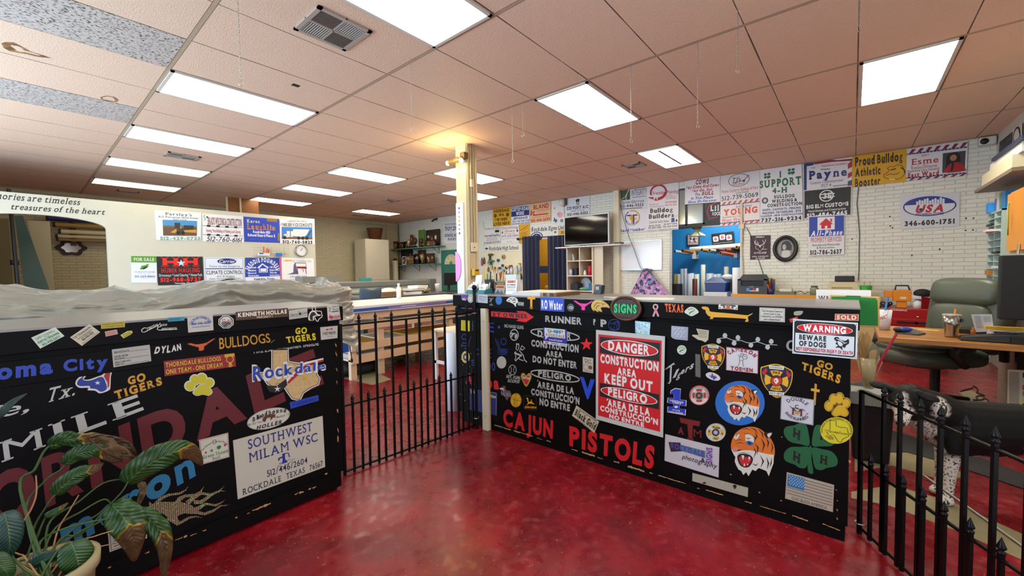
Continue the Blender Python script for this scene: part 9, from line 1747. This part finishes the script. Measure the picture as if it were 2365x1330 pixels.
one(lambda b: b.tube([nc+nu*(.078*math.cos(a))+nv*(.079*math.sin(a)) for a in [i*math.pi/14 for i in range(28)]],.007,M('#17140f',.5),8,closed=True),'collar',DOG,label='dark collar')

# ================================================================== THE POTTED PLANT
PC = onz(92,1312,.44); PC.z = 0
PL = thing('potted_plant',PC,'leafy plant with browning leaves in a cream pot in front of the left counter','potted plant')
POT = M('#9c906c',.5,noise=.15,nscale=12)
one(lambda b: b.lathe(PC,[(.001,.001),(.085,.001),(.10,.2),(.116,.40),(.127,.405),(.129,.44),(.114,.44),(.108,.40)],POT,40),'pot',PL); one(lambda b: b.lathe(PC,[(.001,.385),(.109,.38)],M('#221b12',.9,bump=1,bscale=60),24),'soil',PL)
def leafmat(name,a,bcol,tip=None):
    mt,nt,b = nodes(name); g = nd(nt,'UVMap'); sp = nd(nt,'SeparateXYZ'); link(nt,g.outputs[0],sp.inputs[0])
    au = math_(nt,'ABSOLUTE',math_(nt,'SUBTRACT',sp.outputs[1],.5)); w = math_(nt,'SINE',math_(nt,'MULTIPLY',math_(nt,'SUBTRACT',sp.outputs[0],math_(nt,'MULTIPLY',au,.35)),95.0))
    f = nd(nt,'MapRange',_1=-.6,_2=1); link(nt,w,f.inputs[0]); c = mixc(nt,f.outputs[0],rgb(bcol),rgb(a))
    rib = math_(nt,'LESS_THAN',au,.018); c = mixc(nt,rib,c,rgb('#4f6a2c'))
    if tip:
        n = nd(nt,'TexNoise'); n.inputs['Scale'].default_value = 30; link(nt,nt_geo(nt),n.inputs['Vector'])
        k = math_(nt,'ADD',sp.outputs[0],math_(nt,'MULTIPLY',math_(nt,'SUBTRACT',n.outputs['Fac'],.5),.16))
        k = math_(nt,'SUBTRACT',k,math_(nt,'MULTIPLY',au,.25))
        m1 = nd(nt,'MapRange',_1=tip-.035,_2=tip-.005); link(nt,k,m1.inputs[0]); m2 = nd(nt,'MapRange',_1=tip,_2=tip+.03); link(nt,k,m2.inputs[0])
        br = mixc(nt,n.outputs['Fac'],rgb('#2a1c0e'),rgb('#6a5030')); c = mixc(nt,m1.outputs[0],c,rgb('#94761a')); c = mixc(nt,m2.outputs[0],c,br)
    link(nt,c,b.inputs['Base Color']); b.inputs['Roughness'].default_value = .38
    bp = nd(nt,'Bump'); bp.inputs['Strength'].default_value = .35; bp.inputs['Distance'].default_value = .004; link(nt,w,bp.inputs['Height']); link(nt,bp.outputs['Normal'],b.inputs['Normal'])
    return mt
LG = leafmat('leaf_green','#2f5622','#1b3d16'); LT = leafmat('leaf_browning','#2f5622','#1b3d16',.62); LT2 = leafmat('leaf_half_brown','#2f5622','#1d3f14',.42); LBR = M('#5c4526',.6,noise=.4,nscale=30,bump=.6,bscale=50); LBL = leafmat('leaf_bluish','#20483e','#14332c')
def leaf(pts,wid,yc,mat,dz=0,cup=.25,n=22,crump=0,tipw=0,lab=None):
    """pts: midrib in picture frame on the plane y=yc; wid: half width in the same frame"""
    P = [ony(x,y,yc) for x,y in pts]; Q_ = []; N = len(P)
    for i in range(N-1):
        a,b_,c,d = P[max(i-1,0)],P[i],P[i+1],P[min(i+2,N-1)]
        for k in range(8):
            t_ = k/8; Q_.append(.5*((2*b_)+(c-a)*t_+(2*a-5*b_+4*c-d)*t_*t_+(3*b_-a-3*c+d)*t_**3))
    Q_.append(P[-1]); n = len(Q_)-1; sc = (ony(pts[0][0]+1,pts[0][1],yc)-P[0]).length; vs = []; uv = []; m_ = 8
    rn = random.Random(int(pts[0][0]*7+pts[0][1]))
    for i in range(n+1):
        u = i/n; t_ = (Q_[min(i+1,n)]-Q_[max(i-1,0)]).normalized(); sd = t_.cross(V((0,-1,0))).normalized()
        w = wid*sc*(math.sin(math.pi*min(1,u**.62*.98+.02))**.8*(1-tipw*u)+.02)
        off = V((0,-1,0))*(dz*math.sin(u*math.pi))
        for j in range(m_+1):
            v = (j/m_-.5)*2; wob = crump*sc*(NZ.noise(V((u*6,v*2.2,pts[0][0]*.1)))*1.0)
            vs.append(Q_[i]+off+sd*(v*w)+V((0,-1,0))*(-cup*w*abs(v)**1.3+.10*w*math.sin(u*14+v*2)*.5+wob)+V((0,0,1))*(wob*.8)); uv.append((u,j/m_))
    fs = [(i*(m_+1)+j,i*(m_+1)+j+1,(i+1)*(m_+1)+j+1,(i+1)*(m_+1)+j) for i in range(n) for j in range(m_)]
    o = one(lambda b: b.add(vs,fs,mat,True),'leaf',PL,label=lab,solid=.0006); me = o.data; l = me.uv_layers.new(name='UVMap')
    for poly in me.polygons:
        for li in poly.loop_indices: l.data[li].uv = uv[me.loops[li].vertex_index]
def stem(pts,yc,r=.003,col='#33501c',y1=None):
    P = [ony(x,y,yc) for x,y in pts]; base = V((PC.x+.03*((pts[0][0] % 7)-3)/3,PC.y+.02*((pts[0][1] % 5)-2)/2,.38)); P = [base]+P; Q_ = []; N = len(P)
    for i in range(N-1):
        a,b_,c,d = P[max(i-1,0)],P[i],P[i+1],P[min(i+2,N-1)]
        for k in range(6): t_ = k/6; Q_.append(.5*((2*b_)+(c-a)*t_+(2*a-5*b_+4*c-d)*t_*t_+(3*b_-a-3*c+d)*t_**3))
    one(lambda b: b.tube(Q_+[P[-1]],[r*(1.25-.5*i/len(Q_)) for i in range(len(Q_)+1)],col,8),'stem',PL)
YL = -.98
stem([(47,1130),(80,1085),(100,1045),(118,1026)],YL,.004); leaf([(112,1030),(140,1016),(168,1012),(200,1010),(250,1014),(296,1030),(316,1052)],24,YL,LT2,.02,crump=26)
leaf([(205,1010),(240,1022),(280,1042),(312,1062)],20,YL-.01,LBR,.02,crump=30,lab='crumpled brown leaf')
stem([(60,1180),(105,1110),(140,1085),(152,1070)],YL+.02); leaf([(150,1073),(172,1050),(200,1038),(228,1036),(255,1056),(282,1066)],27,YL+.01,LT,.03,crump=8)
stem([(75,1240),(110,1165),(128,1142)],YL-.03); leaf([(128,1144),(150,1112),(185,1088),(215,1080),(240,1068)],27,YL-.02,LT,.03,crump=6)
stem([(110,1215),(180,1160),(240,1115),(292,1106)],YL-.01); stem([(150,1240),(230,1185),(278,1140),(296,1112)],YL-.06)
leaf([(294,1116),(320,1082),(360,1052),(405,1034),(440,1042),(468,1075)],40,YL-.04,LT,.05,crump=8,lab='large green leaf with a brown tip')
leaf([(322,1112),(330,1130),(322,1155),(316,1176)],9,YL-.03,LBR,.01,crump=14)
stem([(120,1230),(190,1180),(240,1153),(258,1166)],YL-.05); leaf([(258,1164),(280,1185),(298,1212),(306,1250),(312,1296)],42,YL-.08,LT2,.05,crump=12)
stem([(140,1260),(230,1205),(290,1180),(316,1176)],YL-.09); leaf([(312,1178),(340,1192),(366,1220),(378,1255),(379,1300),(376,1345)],24,YL-.10,LT2,.03,crump=14)
leaf([(165,1252),(176,1280),(182,1312),(178,1360)],38,YL-.20,LG,.03); stem([(120,1290),(150,1258),(166,1256)],YL-.19)
leaf([(72,1308),(95,1290),(125,1280),(152,1278)],25,YL-.16,LBL,.02); leaf([(10,1182),(20,1215),(22,1255),(8,1300)],34,YL-.2,LBL,.03); stem([(40,1300),(10,1240),(8,1190)],YL-.18)
leaf([(-14,1280),(2,1300),(18,1320),(10,1350)],26,YL-.24,LG,.02); leaf([(-22,975),(4,950),(30,926),(63,908)],14,YL-.02,LBL,.02); stem([(-50,1230),(-52,1080),(-26,980)],YL-.02)
leaf([(104,1194),(120,1184),(140,1172),(158,1160)],12,YL-.1,LT,.01); stem([(80,1270),(90,1230),(104,1196)],YL-.09)
leaf([(140,1352),(165,1330),(190,1318),(224,1308)],20,YL-.22,LT,.02,crump=8)
for pts,y_ in (([(20,1275),(70,1180),(84,1140),(83,1098)],YL-.12),([(130,1235),(160,1180),(182,1143)],YL-.06),([(170,1260),(220,1238),(262,1225)],YL-.12),([(180,1270),(230,1262),(275,1252)],YL-.1),([(60,1290),(45,1280),(30,1275)],YL-.15)): stem(pts,y_,.0022,'#a87c4a')
for pts,y_ in (([(90,1260),(150,1220),(255,1196)],YL-.1),([(140,1245),(185,1235),(250,1170)],YL-.08),([(45,1300),(60,1290),(75,1250)],YL-.14)): stem(pts,y_,.0032,'#33501f')
